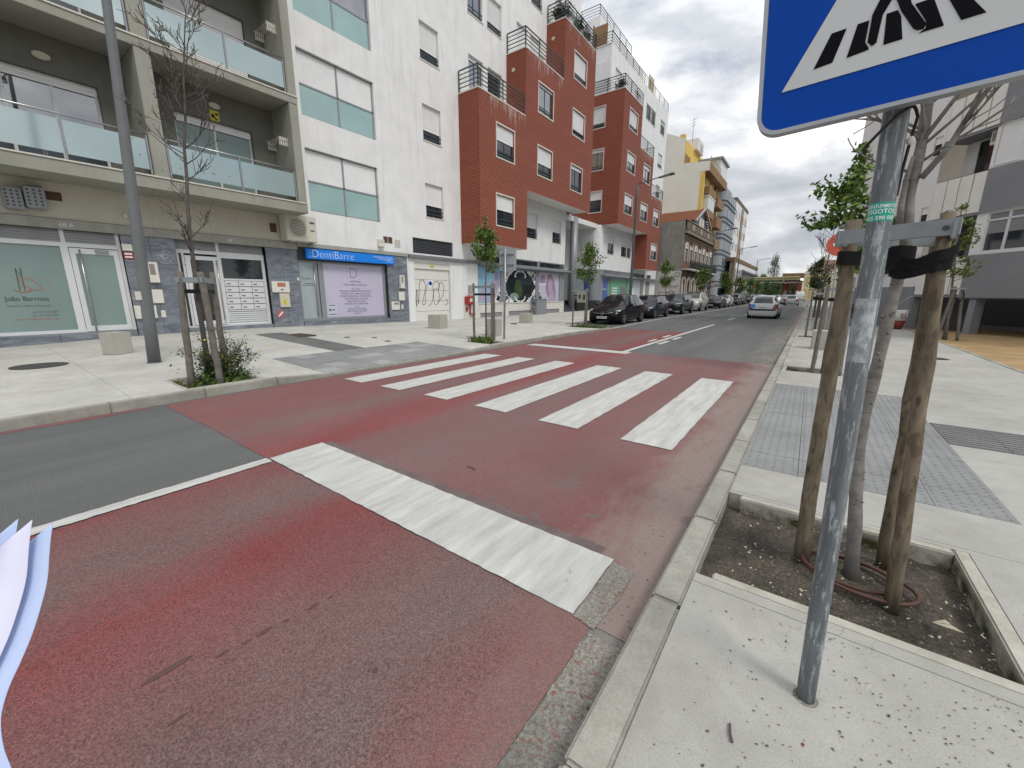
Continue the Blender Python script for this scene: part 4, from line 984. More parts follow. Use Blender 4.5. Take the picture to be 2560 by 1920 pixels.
terr(BW, 16.67, 20.65, 11.1); terr(BW, 20.65, 24.83, 14.4); terr(BW, 24.83, 29.2, 17.7, rear=True)
for (y, x, z) in ((20.65, -15.0, 13.55), (24.83, -15.0, 16.85)):
    mb = MB(); mb.disc((x, y-.06, z), .12, 'y', 14, 0, .06, .1); mb.build('wall_lamp', 'plastic_cream', BW, bevel=.02)
# ground floor below the bay: shop windows, posters
FS = frX(XF_+.002)
sw = [(17.98, 20.1, .97, 3.0), (20.5, 24.06, .95, 2.95), (24.45, 27.35, .97, 2.95)]
wall(MB(), FS, 17.95, 28.0, .93, 3.1, sw, .1).build('shop_wall', 'mid_metal', BW)
wall(MB(), FS, 16.72, 28.02, .0, .93, [(18.09, 20.2, .1, .38), (20.85, 24.0, .1, .4), (25.45, 27.35, .1, .4)], .08, d=.03).build('plinth', 'white_marble', BW)
mb = MB(); fbox(mb, FS, 17.95, 28.02, .90, .95, 0, .07); mb.build('plinth_cap', 'white_marble', BW)
for a, b in ((18.09, 20.2), (20.85, 24.0), (25.45, 27.35)):
    mb = MB(); slatted(mb, FS, a, b, .1, .4, -.04, .06, .04); mb.build('vent_louvre', 'shutter_grey', BW)
wall(MB(), FS, 17.95, 28.0, 3.1, 3.65, [(21.6, 24.2, 3.3, 3.6), (24.5, 27.8, 3.3, 3.6), (18.2, 21.2, 3.3, 3.6)], .1).build('fascia', 'mid_metal', BW)
for a, b in ((21.6, 24.2), (24.5, 27.8), (18.2, 21.2)):
    mb = MB(); fbox(mb, FS, a, b, 3.3, 3.6, -.08, -.06); mb.build('transom_pane', 'glass_dark', BW)
mb = MB(); fbox(mb, FS, 18.0, 28.4, 3.06, 3.22, .0, .35); mb.build('canopy_ledge', 'mid_metal', BW, bevel=.02)
D = -.08
def pane_on(fr, u0, u1, v0, v1, m_, par=BW, d=D): 
    mb = MB(); fbox(mb, fr, u0, u1, v0, v1, d-.02, d); return mb.build('shop_pane', m_, par)
def patch(fr, par, pts, m_, d, name='print'):
    mb = MB(); mb.poly([fr.P(u, v, d) for u, v in pts]); return mb.build(name, m_, par)
def blob(cu, cv, ru, rv, n=18, rot=0, wob=0, seed=0):
    r_ = random.Random(seed); P = []
    for q in range(n):
        a = 2*math.pi*q/n; k_ = 1+(r_.random()-.5)*wob; x, y = ru*math.cos(a)*k_, rv*math.sin(a)*k_
        P.append((cu+x*math.cos(rot)-y*math.sin(rot), cv+x*math.sin(rot)+y*math.cos(rot)))
    return P
p1 = pane_on(FS, 17.98, 20.1, .97, 3.0, 'sky_poster')
patch(FS, p1, [(18.05, 1.05), (18.35, 1.7), (18.8, 2.25), (18.95, 2.2), (18.7, 1.6), (18.62, 1.1)], 'skin_poster', D+.002); patch(FS, p1, [(18.9, 1.0), (19.0, 1.5), (19.3, 2.2), (19.75, 2.45), (20.05, 2.1), (20.08, 1.4), (19.8, 1.5), (19.55, 1.05)], 'skin_poster', D+.003)
patch(FS, p1, blob(19.75, 2.5, .2, .26, 14), 'skin_poster2', D+.004); text('Tha', .26, FS, 18.1, 2.33, D+.004, 'poster_blue', p1, thin=-.004)
def scroll(par, u0, v0, du, dv, m_='print_white', d=D+.005):
    mb = MB()
    flatline(mb, FS, [(u0, v0+.9*dv), (u0+.10*du, v0+.55*dv), (u0+.2*du, v0+.42*dv), (u0+.12*du, v0+.3*dv), (u0+.34*du, v0+.24*dv), (u0+.5*du, v0+.1*dv), (u0+.9*du, v0+.03*dv)], d, .07)
    for (a, b) in ((.12, .62), (.2, .44), (.3, .3), (.45, .2), (.62, .1), (.1, .2), (.25, .12)): mb.poly([FS.P(x_, y_, d+.001) for x_, y_ in blob(u0+a*du, v0+b*dv, .13, .17, 9, .6, .5, int(a*100))][::1 if du*dv > 0 else -1])
    mb.build('scrollwork', m_, par)
scroll(p1, 20.08, .99, -.6, 1.0)
p2 = pane_on(FS, 20.5, 24.06, .95, 2.95, 'glass_dark')
for (u0, v0, du, dv) in ((20.52, .97, 1.1, .95), (24.04, .97, -1.1, .95), (20.52, 2.93, 1.1, -.95), (24.04, 2.93, -1.1, -.95)): scroll(p2, u0, v0, du, dv)
for s_ in (-1, 1):
    for (v0, v1) in ((1.0, 1.3), (2.9, 2.6)):
        mb = MB(); uc = 22.28; flatline(mb, FS, [(uc+s_*.05, v0), (uc+s_*.3, v0+.02*(1 if v1 > v0 else -1)), (uc+s_*.5, (v0+v1)/2), (uc+s_*.62, v1), (uc+s_*.48, v1-.06)], D+.005, .05); mb.build('scrollwork', 'print_white', p2)
patch(FS, p2, blob(22.1, 1.75, .42, .72, 16, 0, .3, 4), 'leaf_dark', D+.002, 'plant_print'); patch(FS, p2, blob(21.6, 1.3, .5, .25, 14), 'glass_frost', D+.003, 'pot_print')
p3 = pane_on(FS, 24.45, 27.35, .97, 2.95, 'poster_lilac')
patch(FS, p3, blob(26.1, 2.0, .62, .9, 18, .1, .15, 2), 'hair_poster', D+.002); patch(FS, p3, [(25.9, .99), (26.0, 1.5), (25.75, 1.9), (25.85, 2.4), (26.2, 2.6), (26.4, 2.3), (26.35, 1.8), (26.9, 1.4), (26.95, .99)], 'skin_poster', D+.003)
patch(FS, p3, [(26.35, 2.7), (26.7, 2.3), (26.9, 1.5), (26.75, 1.1), (26.55, 1.6), (26.4, 2.2)], 'skin_poster2', D+.004); patch(FS, p3, blob(25.0, 2.45, .4, .35, 14, .3, .2, 6), 'skin_poster2', D+.002)
mb = MB(); fbox(mb, FS, 24.6, 25.5, 2.12, 2.2, D+.001, D+.003); mb.build('caption_bar', 'print_white', p3); scroll(p3, 24.47, .99, .9, 1.0)
# fire hose box, meter plates, cabinet
T = thing('fire_hose_box', 'red fire hose box with a red pipe below it beside the garage', 'fire box', (XF_+.1, 17.05, .2))
mb = MB(); fbox(mb, FS, 16.78, 17.34, .89, 1.34, .03, .24); mb.build('box', 'box_red', T, bevel=.012)
mb = MB(); fbox(mb, FS, 16.98, 17.18, 1.04, 1.22, .241, .246); fbox(mb, FS, 17.2, 17.3, 1.24, 1.3, .241, .246); mb.build('label', 'plastic_white', T)
mb = MB(); mb.tube([FS.P(17.12, .89, .12), FS.P(17.12, .42, .12), FS.P(17.16, .36, .12), FS.P(17.5, .36, .14)], .045, 8); mb.build('pipe', 'box_red', T, True)
mb = MB(); mb.disc((XF_+.034, 16.92, .62), .10, 'x', 14, 0, .01, .14); mb.build('round_label', 'box_red', T)
T = thing('meter_cabinet', 'pair of grey meter doors on the white wall above the fire box', 'utility box', (XF_, 17.2, 1.4))
mb = MB(); fbox(mb, FS, 17.10, 17.42, 1.5, 1.94, .004, .02); mb.build('upper_door', 'shutter_grey', T); mb = MB(); fbox(mb, FS, 17.05, 17.42, 1.0, 1.44, .004, .018); mb.build('lower_door', 'shutter_grey', T)
T = thing('street_cabinet', 'grey metal street cabinet with black graffiti against the shop plinth', 'cabinet', (-15.05, 24.0, .11))
mb = MB(); mb.box(-15.44, -14.95, 23.35, 24.62, .12, 1.12); mb.build('body', 'mid_metal', T, bevel=.015); mb = MB(); mb.box(-15.46, -14.92, 23.32, 24.65, 1.12, 1.16); mb.build('lid', 'mid_metal', T)
fc = frY(23.35); mb = MB()
flatline(mb, fc, [(-15.38, 1.05), (-15.3, .8), (-15.2, 1.0), (-15.25, .7), (-15.1, .9), (-15.05, .65)], .004, .016); mb.build('graffiti_stroke', 'print_black', T); mb = MB(); flatline(mb, fc, [(-15.1, .5), (-15.25, .55), (-15.3, .4), (-15.1, .3), (-15.12, .18), (-15.3, .2)], .004, .016); mb.build('graffiti_stroke', 'print_black', T)
# end wall of the shop (y=28) and the recessed court
MB().poly([(XF_, 28.0, 0), (-18.6, 28.0, 0), (-18.6, 28.0, 7.42), (XF_, 28.0, 7.42)]).build('end_wall', 'white_render', BW)
# ================================================================= court and second red bay block
BC = thing('apartment_block', 'white apartment block with stepped red clad bays, farther of the two, beyond the court', 'building', (XF_, 42, .1))
FC = frX(-18.6)
cw = [(28.6, 29.5, 5.0, 6.6), (31.4, 32.4, 5.0, 6.6), (28.8, 30.0, 8.4, 10), (31.2, 32.6, 8.4, 10)]
wall(MB(), FC, 28.0, 34.6, 3.6, 22.0, cw, .12).build('court_wall', 'white_render', BC)
wall(MB(), FC, 28.0, 34.6, .0, 3.6, [(28.6, 33.2, .9, 3.3)], .4).build('court_wall', 'mid_metal', BC)
mb = MB(); fbox(mb, FC, 28.6, 33.2, .9, 3.3, -.42, -.38); mb.build('entrance_glass', 'glass_dark', BC)
for q in cw: window(BC, FC, *q, .4)
mb = MB(); mb.tube([(-16.0, 30.3, .1), (-16.0, 30.3, 7.4)], .30, 20, cap=True); mb.build('round_column', 'mid_metal', BC, True)
MB().box(-18.6, -15.9, 28.02, 34.3, 7.05, 7.42).build('bridge_slab', 'white_clean', BC)
for i in range(5):
    MB().box(-18.5, -15.55-.3*i, 28.05, 30.2, .1+.16*i, .1+.16*(i+1)).build('step', 'dark_louver', BC)
MB().box(-15.9, -15.5, 30.25, 30.75, .1, .95).build('dark_pier', 'interior_dark', BC); MB().box(-18.5, -15.6, 30.8, 34.2, .1, .93).build('planter_wall', 'interior_dark', BC)
# curved white ground-floor corner
def arcpts(cx, cy, r, a0, a1, n=8): return [(cx+r*math.cos(R(a0+(a1-a0)*i/n)), cy+r*math.sin(R(a0+(a1-a0)*i/n))) for i in range(n+1)]
cp = [(-18.6, 34.2)]+[(-16.3, 34.2)]+arcpts(-16.3, 35.0, .8, -90, 0)[1:]
def curvewall(z0, z1, m_, name, off=0):
    mb = MB()
    for a, b in zip(cp, cp[1:]):
        mb.poly([(a[0], a[1]-off, z0), (b[0], b[1]-off, z0), (b[0], b[1]-off, z1), (a[0], a[1]-off, z1)])
    mb.build(name, m_, BC)
curvewall(3.65, 7.36, 'white_render', 'curved_wall'); curvewall(.93, 3.65, 'mid_metal', 'curved_shop_wall'); curvewall(.0, .93, 'dark_louver', 'curved_plinth', .02)
window(BC, frY(34.19), -17.3, -16.2, 4.95, 6.55, .45, dep=.01, rails=2)
mb = MB(); mb.box(-18.2, -16.9, 34.17, 34.19, 1.1, 2.85); mb.build('notice_board', 'poster_pale', BC); mb = MB(); mb.box(-16.85, -16.3, 34.17, 34.19, 1.0, 2.9); mb.build('notice_board', 'poster_blue', BC)
u2 = [(35.85, 37.3, 5.07, 6.57), (39.1, 40.6, 5.07, 6.55), (40.7, 41.7, 5.07, 6.55)]
up2 = [(43.45, 44.9, 18.4, 19.7), (44.97, 46.3, 18.4, 19.7), (48.05, 49.55, 18.4, 19.7), (47.98, 49.5, 15.1, 16.45), (35.6, 37.0, 17.75, 19.7), (39.8, 41.4, 14.6, 16.4), (44.0, 45.5, 11.2, 13.2), (48.0, 49.5, 11.8, 13.3), (48, 49.5, 8.4, 9.9), (40.2, 41.8, 17.9, 19.7), (41.7, 42.5, 14.6, 16.4)]
wall(MB(), FL, 35.0, 50.46, 3.65, 7.36, u2, .12).build('wall', 'white_render', BC)
wall(MB(), FL, 34.65, 50.46, 7.36, 20.95, up2, .12).build('wall', 'white_render', BC)
for q in u2: window(BC, FL, *q, .35)
for i, q in enumerate(up2): window(BC, FL, *q, (.06, .08, .25, .7, .5, .3, .3, .4, .4, .3, .3)[i], rails=2 if i in (0, 1, 2, 3) else 0)
MB().box(-16.3, -26, 35.3, 50.4, .0, 20.9).build('core', 'white_render', BC)
MB().poly([(-26, 34.64, 7.35), (-17.85, 34.64, 7.35), (-17.85, 34.64, 20.95), (-26, 34.64, 20.95)]).build('wall', 'white_render', BC)
MB().poly([(XF_, 34.66, 17.5), (XF_, 34.66, 20.95), (-18.6, 34.66, 20.95), (-18.6, 34.66, 17.5)][::-1]).build('wall', 'white_render', BC)
window(BC, frY(34.655), -16.9, -15.95, 17.6, 19.9, .7, dep=.01, rails=0)
MB().box(-15.5, -26, 34.6, 50.5, 20.95, 21.02).build('coping', 'stone_frame', BC)
mb = MB(); frail(mb, [(-18.5, 34.75), (-15.55, 34.75), (-15.55, 50.4)], 21.0, .85, 4, .02); mb.build('railing', 'rail_green', BC)
MB().box(-24, -17.5, 36.5, 47.5, 21, 24.4).build('penthouse', 'white_render', BC)
mb = MB(); frail(mb, [(-21, 36.6), (-17.6, 36.6), (-17.6, 44)], 24.4, .85, 4, .02); mb.build('railing', 'rail_green', BC)
MB().box(-17.4, -17.3, 35.0, 35.05, 21.0, 22.9).box(-17.3, -16.1, 35.0, 35.05, 21.0, 22.7).build('privacy_screen', 'brown_wall', BC)
MB().box(-15.6, -15.55, 43.8, 45.3, 21.05, 22.3).build('privacy_screen', 'poster_sand', BC)
r2w = [(35.95, 37.85, 15.05, 16.52), (35.95, 37.85, 11.8, 13.28), (35.9, 37.8, 8.42, 9.95), (40.1, 41.95, 11.8, 13.3), (40.0, 41.95, 8.42, 9.93), (43.85, 45.7, 8.43, 9.92), (43.85, 45.8, 5.07, 6.6)]
bays(BC, [(34.62, 38.93, 7.36, 17.5), (38.93, 42.45, 7.36, 14.3), (42.45, 42.75, 4.0, 14.3), (42.75, 46.55, 4.0, 11.05)], r2w, (.72, .45, .5, .2, .35, .4, .4), (3,))
sw2 = [(-16.95, -15.8, 15.05, 16.6), (-16.95, -15.78, 11.8, 13.4), (-16.95, -15.78, 8.45, 10.1)]
siding(BC, frY(34.62), -18.6, XR, 7.36, 17.5, sw2); wall(MB(), frY(34.62), -18.6, XR, 7.36, 17.5, sw2, .12, d=-.014).build('backing', 'siding_red', BC)
for i, q in enumerate(sw2): window(BC, frY(34.62), *q, (.8, .12, .38)[i], dep=.1, surround='stone_frame', gm='curtain' if i == 1 else 'glass_dark')
siding(BC, frY(42.45), XF_, XR, 4.0, 7.36)
MB().poly([(-18.6, 34.62, 7.36), (-18.6, 42.45, 7.36), (XR, 42.45, 7.36), (XR, 34.62, 7.36)]).build('soffit', 'white_clean', BC)
MB().poly([(XF_, 42.45, 4.0), (XF_, 46.55, 4.0), (XR, 46.55, 4.0), (XR, 42.45, 4.0)]).build('soffit', 'white_clean', BC)
MB().poly([(XR, 46.55, 4.0), (XF_, 46.55, 4.0), (XF_, 46.55, 11.05), (XR, 46.55, 11.05)]).poly([(XR, 42.75, 11.05), (XF_, 42.75, 11.05), (XF_, 42.75, 14.3), (XR, 42.75, 14.3)]).poly([(XR, 38.93, 14.3), (XF_, 38.93, 14.3), (XF_, 38.93, 17.5), (XR, 38.93, 17.5)]).build('return_wall', 'siding_red', BC)
terr(BC, 34.62, 38.93, 17.5, back=-17.2); terr(BC, 38.93, 42.75, 14.3, side=False, rear=True); terr(BC, 42.75, 46.55, 11.05, side=False, rear=True)
# ground-floor shop of block two
wall(MB(), FS, 35.0, 46.3, .0, 3.65, [(35.2, 37.0, .9, 2.95), (37.2, 41.3, .9, 2.95), (41.5, 45.5, .9, 2.95), (35.2, 46.0, 3.3, 3.58)], .1).build('shop_wall', 'mid_metal', BC)
mb = MB(); fbox(mb, FS, 35.2, 46.0, 3.3, 3.58, -.1, -.08); mb.build('transom_pane', 'glass_dark', BC)
mb = MB(); fbox(mb, FS, 34.8, 50.4, 3.07, 3.2, 0, .4); mb.build('canopy_ledge', 'mid_metal', BC)
q = pane_on(FS, 35.2, 37.0, .9, 2.95, 'poster_blue', BC); patch(FS, q, blob(37.0, 2.0, .55, .9, 16), 'poster_green', D+.002); text('harmonia', .3, FS, 35.3, 1.85, D+.004, 'print_white', q, sx=.8)
q = pane_on(FS, 37.2, 41.3, .9, 2.95, 'poster_green', BC); patch(FS, q, rect(39.6, 41.1, 1.2, 2.3), 'glass_dark', D+.002)
for v in (2.0, 1.75, 1.5): patch(FS, q, rect(37.6, 38.9, v, v+.1), 'print_white', D+.002)
patch(FS, q, blob(37.3, 1.1, .6, .5, 14), 'poster_sand', D+.003)
q = pane_on(FS, 41.5, 45.5, .9, 2.95, 'poster_pale', BC); patch(FS, q, rect(41.5, 43.2, .9, 2.95), 'poster_green', D+.002); patch(FS, q, [(42.2, .92), (42.3, 1.7), (42.7, 2.2), (43.3, 2.1), (43.6, 1.5), (43.6, .92)], 'print_white', D+.003); patch(FS, q, blob(42.85, 2.45, .28, .3, 12), 'skin_poster', D+.004)
wall(MB(), FL, 46.3, 50.46, .0, 3.65, [(46.9, 48.5, .1, 2.95), (47.2, 48.7, 3.2, 3.62)], .15).build('wall', 'white_render', BC)
mb = MB(); slatted(mb, FL, 46.9, 48.5, .1, 2.95, -.1, .12, .03); mb.build('door', 'shutter_grey', BC); mb = MB(); fbox(mb, FL, 47.2, 48.7, 3.2, 3.62, -.12, -.1); mb.build('vent_louvre', 'dark_louver', BC)
MB().poly([(XF_, 50.46, 0), (-26, 50.46, 0), (-26, 50.46, 21), (XF_, 50.46, 21)]).build('wall', 'white_render', BC)

# ================================================================= old brick house
XO = -12.75; FO = frX(XO); yo0, yo1 = 51.0, 67.7
OH = thing('old_house', 'derelict brick town house with white arched windows and an iron balcony', 'house', (XO, 59, 0))
fs = frY(yo0)
wall(MB(), fs, -24, XO, 4.2, 9.7).build('side_wall', 'concrete_old', OH); wall(MB(), fs, -24, XO, 0, 4.2, d=.02).build('side_wall', 'old_white', OH)
ah = [(51.7+i*2.32, 53.0+i*2.32, 5.3, 6.95) for i in range(7)]; lh = [(51.7+i*2.32, 53.0+i*2.32, .4, 3.1) for i in range(7)]
wall(MB(), FO, yo0, yo1, 0, 8.6, ah+lh, .25).build('front_wall', 'brick_old', OH)
MB().box(XO-.28, -24, yo0+.05, yo1, 0, 8.6).build('core', 'interior_dark', OH)
MB().poly([(XO, yo1, 0), (-24, yo1, 0), (-24, yo1, 9.6), (XO, yo1, 9.6)]).build('side_wall', 'concrete_old', OH)
def arch(u0, u1, v0, vs, vt, upper):
    uc = (u0+u1)/2; r = (u1-u0)/2; mb = MB(); P = []
    n = 10; o = [(u0-.14, v0), (u0-.14, vs)]+[(uc-(r+.2)*math.cos(math.pi*i/n), vs+(vt-vs+.1)*math.sin(math.pi*i/n)) for i in range(1, n)]+[(u1+.14, vs), (u1+.14, v0)]
    q = [(u0, v0), (u0, vs)]+[(uc-r*.98*math.cos(math.pi*i/n), vs+(vt-vs-.14)*math.sin(math.pi*i/n)) for i in range(1, n)]+[(u1, vs), (u1, v0)]
    for a, b, c, d_ in zip(o, o[1:], q[1:], q): mb.prism([FO.P(*a, .01), FO.P(*d_, .01), FO.P(*c, .01), FO.P(*b, .01)], (.07, 0, 0))
    W = mb.build('arched_window' if upper else 'arched_doorway', 'stone_white', OH)
    mb = MB(); fbox(mb, FO, u0, u1, v0, vs, -.2, -.16); mb.build('pane' if upper else 'leaf', 'glass_dark' if upper else ('door_dark' if rnd.random() < .6 else 'stone_white'), W)
    mb = MB(); 
    for i in range(n): 
        a0, a1 = math.pi*i/n, math.pi*(i+1)/n; mb.poly([FO.P(uc, vs, .02), FO.P(uc-r*math.cos(a0)*.98, vs+(vt-vs-.14)*math.sin(a0), .02), FO.P(uc-r*math.cos(a1)*.98, vs+(vt-vs-.14)*math.sin(a1), .02)][::-1])
    mb.build('fanlight', 'stone_white' if upper else 'brick_old', W)
    if upper:
        mb = MB(); fbox(mb, FO, u0, u0+.08, v0, vs, -.15, -.1); fbox(mb, FO, u1-.08, u1, v0, vs, -.15, -.1); fbox(mb, FO, (u0+u1)/2-.05, (u0+u1)/2+.05, v0, vs, -.15, -.1); fbox(mb, FO, u0, u1, vs-.35, vs-.25, -.15, -.1); mb.build('frame', 'stone_white', W)
for q in ah: arch(q[0], q[1], q[2], 6.75, 7.35, True)
for q in lh: arch(q[0], q[1], q[2], 3.0, 3.5, False)
mb = MB(); fbox(mb, FO, yo0-.05, yo1, 8.35, 8.65, 0, .35); fbox(mb, FO, yo0, yo1, 8.0, 8.08, 0, .12); fbox(mb, FO, yo0, yo1, 7.75, 7.8, 0, .08); mb.build('cornice', 'cornice_old', OH)
wall(MB(), FO, yo0, yo1, 8.65, 9.75, d=.12).build('parapet', 'cornice_dark', OH); MB().box(XO-.3, XO+.2, yo0, yo1, 9.75, 9.85).build('parapet_cap', 'cornice_old', OH)
for i in range(8):
    mb = MB(); fbox(mb, FO, yo0+.3+i*2.1, yo0+1.95+i*2.1, 8.85, 9.6, .12, .18); pp = mb.build('parapet_panel', 'cornice_old', OH)
    mb = MB(); 
    for v in (9.0, 9.22, 9.44): fbox(mb, FO, yo0+.45+i*2.1, yo0+1.8+i*2.1, v, v+.06, .18, .22)
    mb.build('moulding', 'stone_white' if i % 2 else 'cornice_old', pp)
for i in range(3):
    mb = MB(); uc = 54.4+i*4.64; mb.prism([FO.P(*p_, .03) for p_ in blob(uc, 7.55, .35, .4, 12, 0, .3, i)][::-1], (.12, 0, 0)); mb.build('ornament', 'cornice_dark', OH)
MB().box(XO, XO+.85, yo0+.2, yo1-.4, 4.3, 4.42).build('balcony_slab', 'stone_white', OH)
mb = MB()
for i in range(80):
    y = yo0+.25+i*(yo1-yo0-.7)/79; mb.tube([(XO+.8, y, 4.42), (XO+.8+.06*(i % 2), y+.05, 4.9), (XO+.8, y, 5.35)], .014, 4)
mb.tube([(XO+.8, yo0+.25, 5.38), (XO+.8, yo1-.45, 5.38)], .03, 5); mb.box(XO+.79, XO+.8, yo0+.25, yo1-.45, 4.5, 5.2); mb.build('balcony_railing', 'iron_black', OH)
mb = MB()
for i in range(8): mb.prism([(XO, yo0+.4+i*2.3, 4.29), (XO+.6, yo0+.4+i*2.3, 4.29), (XO, yo0+.4+i*2.3, 3.6)], (0, .15, 0))
mb.build('bracket', 'cornice_dark', OH)
mb = MB(); fbox(mb, FO, yo0, yo1, 3.75, 4.15, 0, .06); mb.build('frieze', 'brick_old', OH)
# cross gable with roof tiles
yr, zrg, ye, ze, xg = 61.0, 12.45, 56.6, 10.55, -13.25
mb = MB(); nt = 9
for i in range(nt):
    a, b = i/nt, (i+1)/nt; ya, za = ye+(yr-ye)*a, ze+(zrg-ze)*a; yb, zb_ = ye+(yr-ye)*b, ze+(zrg-ze)*b
    mb.poly([(-24, ya, za+.14), (xg+.35, ya, za+.14), (xg+.35, yb, zb_+.05), (-24, yb, zb_+.05)]); mb.poly([(-24, ya, za), (xg+.35, ya, za), (xg+.35, ya, za+.14), (-24, ya, za+.14)])
    yc_, yd_ = 2*yr-ya, 2*yr-yb; mb.poly([(-24, yc_, za+.14), (-24, yd_, zb_+.05), (xg+.35, yd_, zb_+.05), (xg+.35, yc_, za+.14)])
RF = mb.build('roof', 'tile_roof', OH)
mb = MB(); mb.poly([(xg, ye+.3, 9.6), (xg, 2*yr-ye-.3, 9.6), (xg, 2*yr-ye-.3, ze+.1), (xg, yr, zrg), (xg, ye+.3, ze+.1)]); mb.poly([(xg, ye+.3, 9.6), (xg, ye+.3, ze+.1), (-24, ye+.3, ze+.1), (-24, ye+.3, 9.6)]); mb.build('gable_wall', 'slate_dark', OH)
mb = MB()
for s_ in (-1, 1): mb.tube([(xg+.36, yr+s_*4.7, ze-.15), (xg+.36, yr, zrg+.05)], .14, 4)
mb.build('barge_board', 'shutter_grey', RF)
mb = MB(); fbox(mb, frX(xg), yr-1.3, yr-.2, 9.9, 11.3, .01, .05); fbox(mb, frX(xg), yr+.2, yr+1.3, 9.9, 11.3, .01, .05); mb.build('gable_window', 'stone_white', OH)
mb = MB(); mb.poly([(XO+.1, yo0, 9.6), (XO+.1, ye, 9.8), (-24, ye, 10.4), (-24, yo0, 9.7)]); mb.poly([(XO+.1, 2*yr-ye, 9.8), (XO+.1, yo1, 9.6), (-24, yo1, 9.7), (-24, 2*yr-ye, 10.4)]); mb.build('roof', 'tile_roof', OH)
mb = MB(); mb.disc((-13.18, yo0-.03, 3.78), .28, 'y', 22, 0, .01); o = mb.build('round_sign', 'print_black', None, **tags('round black and white sign on the side wall of the old house', 'sign'))
mb = MB(); mb.disc((-13.18, yo0-.036, 3.78), .20, 'y', 22, 0, .005); mb.build('face', 'print_white', o); mb = MB(); mb.disc((-13.18, yo0-.04, 3.78), .11, 'y', 16, 0, .003); mb.build('emblem', 'poster_text', o)
mb = MB()
flatline(mb, fs, [(-14.0, 2.3), (-13.85, 2.55), (-13.7, 2.3), (-13.95, 2.2), (-13.6, 2.45), (-13.45, 2.2), (-13.4, 2.5), (-13.2, 2.25), (-13.25, 2.5), (-13.0, 2.4), (-13.05, 2.6)], .03, .02); mb.build('graffiti_stroke', 'print_grey', OH); mb = MB(); flatline(mb, fs, [(-13.8, 1.7), (-13.6, 1.95), (-13.5, 1.6), (-13.35, 1.9), (-13.4, 1.65)], .03, .025); mb.build('graffiti_stroke', 'print_grey', OH)
mb = MB(); mb.box(XO+.02, XO+.5, 66.2, 66.3, 2.3, 3.2); mb.build('shop_sign', 'sign_blue', None, **tags('small dark blue projecting sign on the old house', 'sign')); mb = MB(); mb.disc((XO+.26, 66.18, 2.75), .16, 'y', 14, 0, .01); mb.build('emblem', 'print_white', bpy.data.objects['shop_sign.001'])

# ================================================================= yellow and brown balcony building
yy0 = 68.0; YB = thing('balcony_building', 'yellow building with brown projecting balconies and a blank cream side wall', 'building', (-15.5, 75, 0))
fy = frY(yy0); ky = 14.36/13.2
Z = lambda z: 1.48+(z-1.48)*ky
wall(MB(), fy, -30, -15.55, 0, 19.6).build('side_wall', 'cream_wall', YB)
MB().poly([(-30, yy0, 19.6), (-18.1, yy0, 19.6), (-18.0, yy0, 23.8), (-20.7, yy0, 25.0), (-30, yy0, 25.0)]).build('side_wall', 'cream_wall', YB)
MB().poly([(-18.1, yy0-.01, 19.0), (-14.38, yy0-.01, 19.0), (-14.38, yy0-.01, 20.25), (-18.1, yy0-.01, 20.5)]).build('side_wall', 'cream_wall', YB)
MB().box(-15.5, -30, yy0+.05, 82.6, 0, 19.5).build('core', 'yellow_wall', YB); MB().box(-18, -30, yy0+.05, 81, 19.5, 23.7).build('core', 'yellow_wall', YB)
MB().box(-15.56, -15.0, yy0, yy0+.6, 3, 19).build('corner_strip', 'yellow_wall', YB)
MB().box(-15.5, -14.36, yy0+.02, 82.3, 18.9, 20.15).build('balcony', 'brown_wall', YB)
mb = MB(); frail(mb, [(-14.4, yy0+.1), (-14.4, 76)], 20.15, .7, 2, .03, 3); mb.build('railing', 'sign_metal', YB)
MB().box(-14.6, -19, 76.5, 82.3, 20.15, 22.6).build('roof_room', 'far_white', YB); MB().box(-14.3, -19.3, 76.2, 82.6, 22.6, 22.9).build('roof_room_cap', 'slate_wall', YB)
MB().box(-17.5, -21, 73, 77, 23.6, 25.2).build('roof_room', 'far_white', YB)
mb = MB(); mb.box(-17.49, -17.47, 74.8, 76.2, 23.8, 24.9); mb.build('window', 'glass_dark', YB)
def ybal(y0, y1, z0, z1, m_='brown_wall'):
    MB().box(-15.5, -14.36, y0, y1, Z(z0), Z(z1)).build('balcony', m_, YB)
ybal(69.0, 73.6, 14.8, 15.85); ybal(76.2, 81.0, 14.3, 15.55); ybal(76.8, 81.3, 11.5, 13.0); ybal(69.2, 73.8, 12.1, 13.0); ybal(69.2, 73.8, 8.2, 9.4); ybal(76.8, 81.3, 8.4, 9.8); ybal(69.2, 81, 4.6, 5.8); ybal(69.2, 81, 2.8, 3.3)
MB().box(-15.5, -14.4, 69.15, 73.85, Z(13.02), Z(14.55)).build('glazed_balcony', 'cream_wall', YB); MB().box(-15.5, -14.34, 69.05, 73.95, Z(14.56), Z(14.75)).build('glazed_balcony_roof', 'far_white', YB)
for i in range(4):
    mb = MB(); mb.box(-14.4, -14.38, 69.25+i*1.15, 70.3+i*1.15, Z(13.1), Z(14.45)); mb.build('pane', 'poster_pale', YB)
for z in (16, 13, 9.9, 6.9, 3.6):
    for a in (69.6, 74.2, 77.6, 80): mb = MB(); mb.box(-15.5, -15.46, a, a+1.6, Z(z), Z(z)+1.9); mb.build('window', 'curtain' if (z+a) % 2 < 1 else 'glass_dark', YB)
MB().box(-15.5, -15.44, 74.4, 76, 4, 18.5).build('render_strip', 'far_white', YB)
MB().box(-18.3, -19, yy0+.3, yy0+1.1, 23.6, 24.6).build('chimney', 'yellow_wall', YB)
mb = MB(); mb.tube([(-17.4, 69, 23.6), (-17.4, 69, 26.6)], .03, 5)
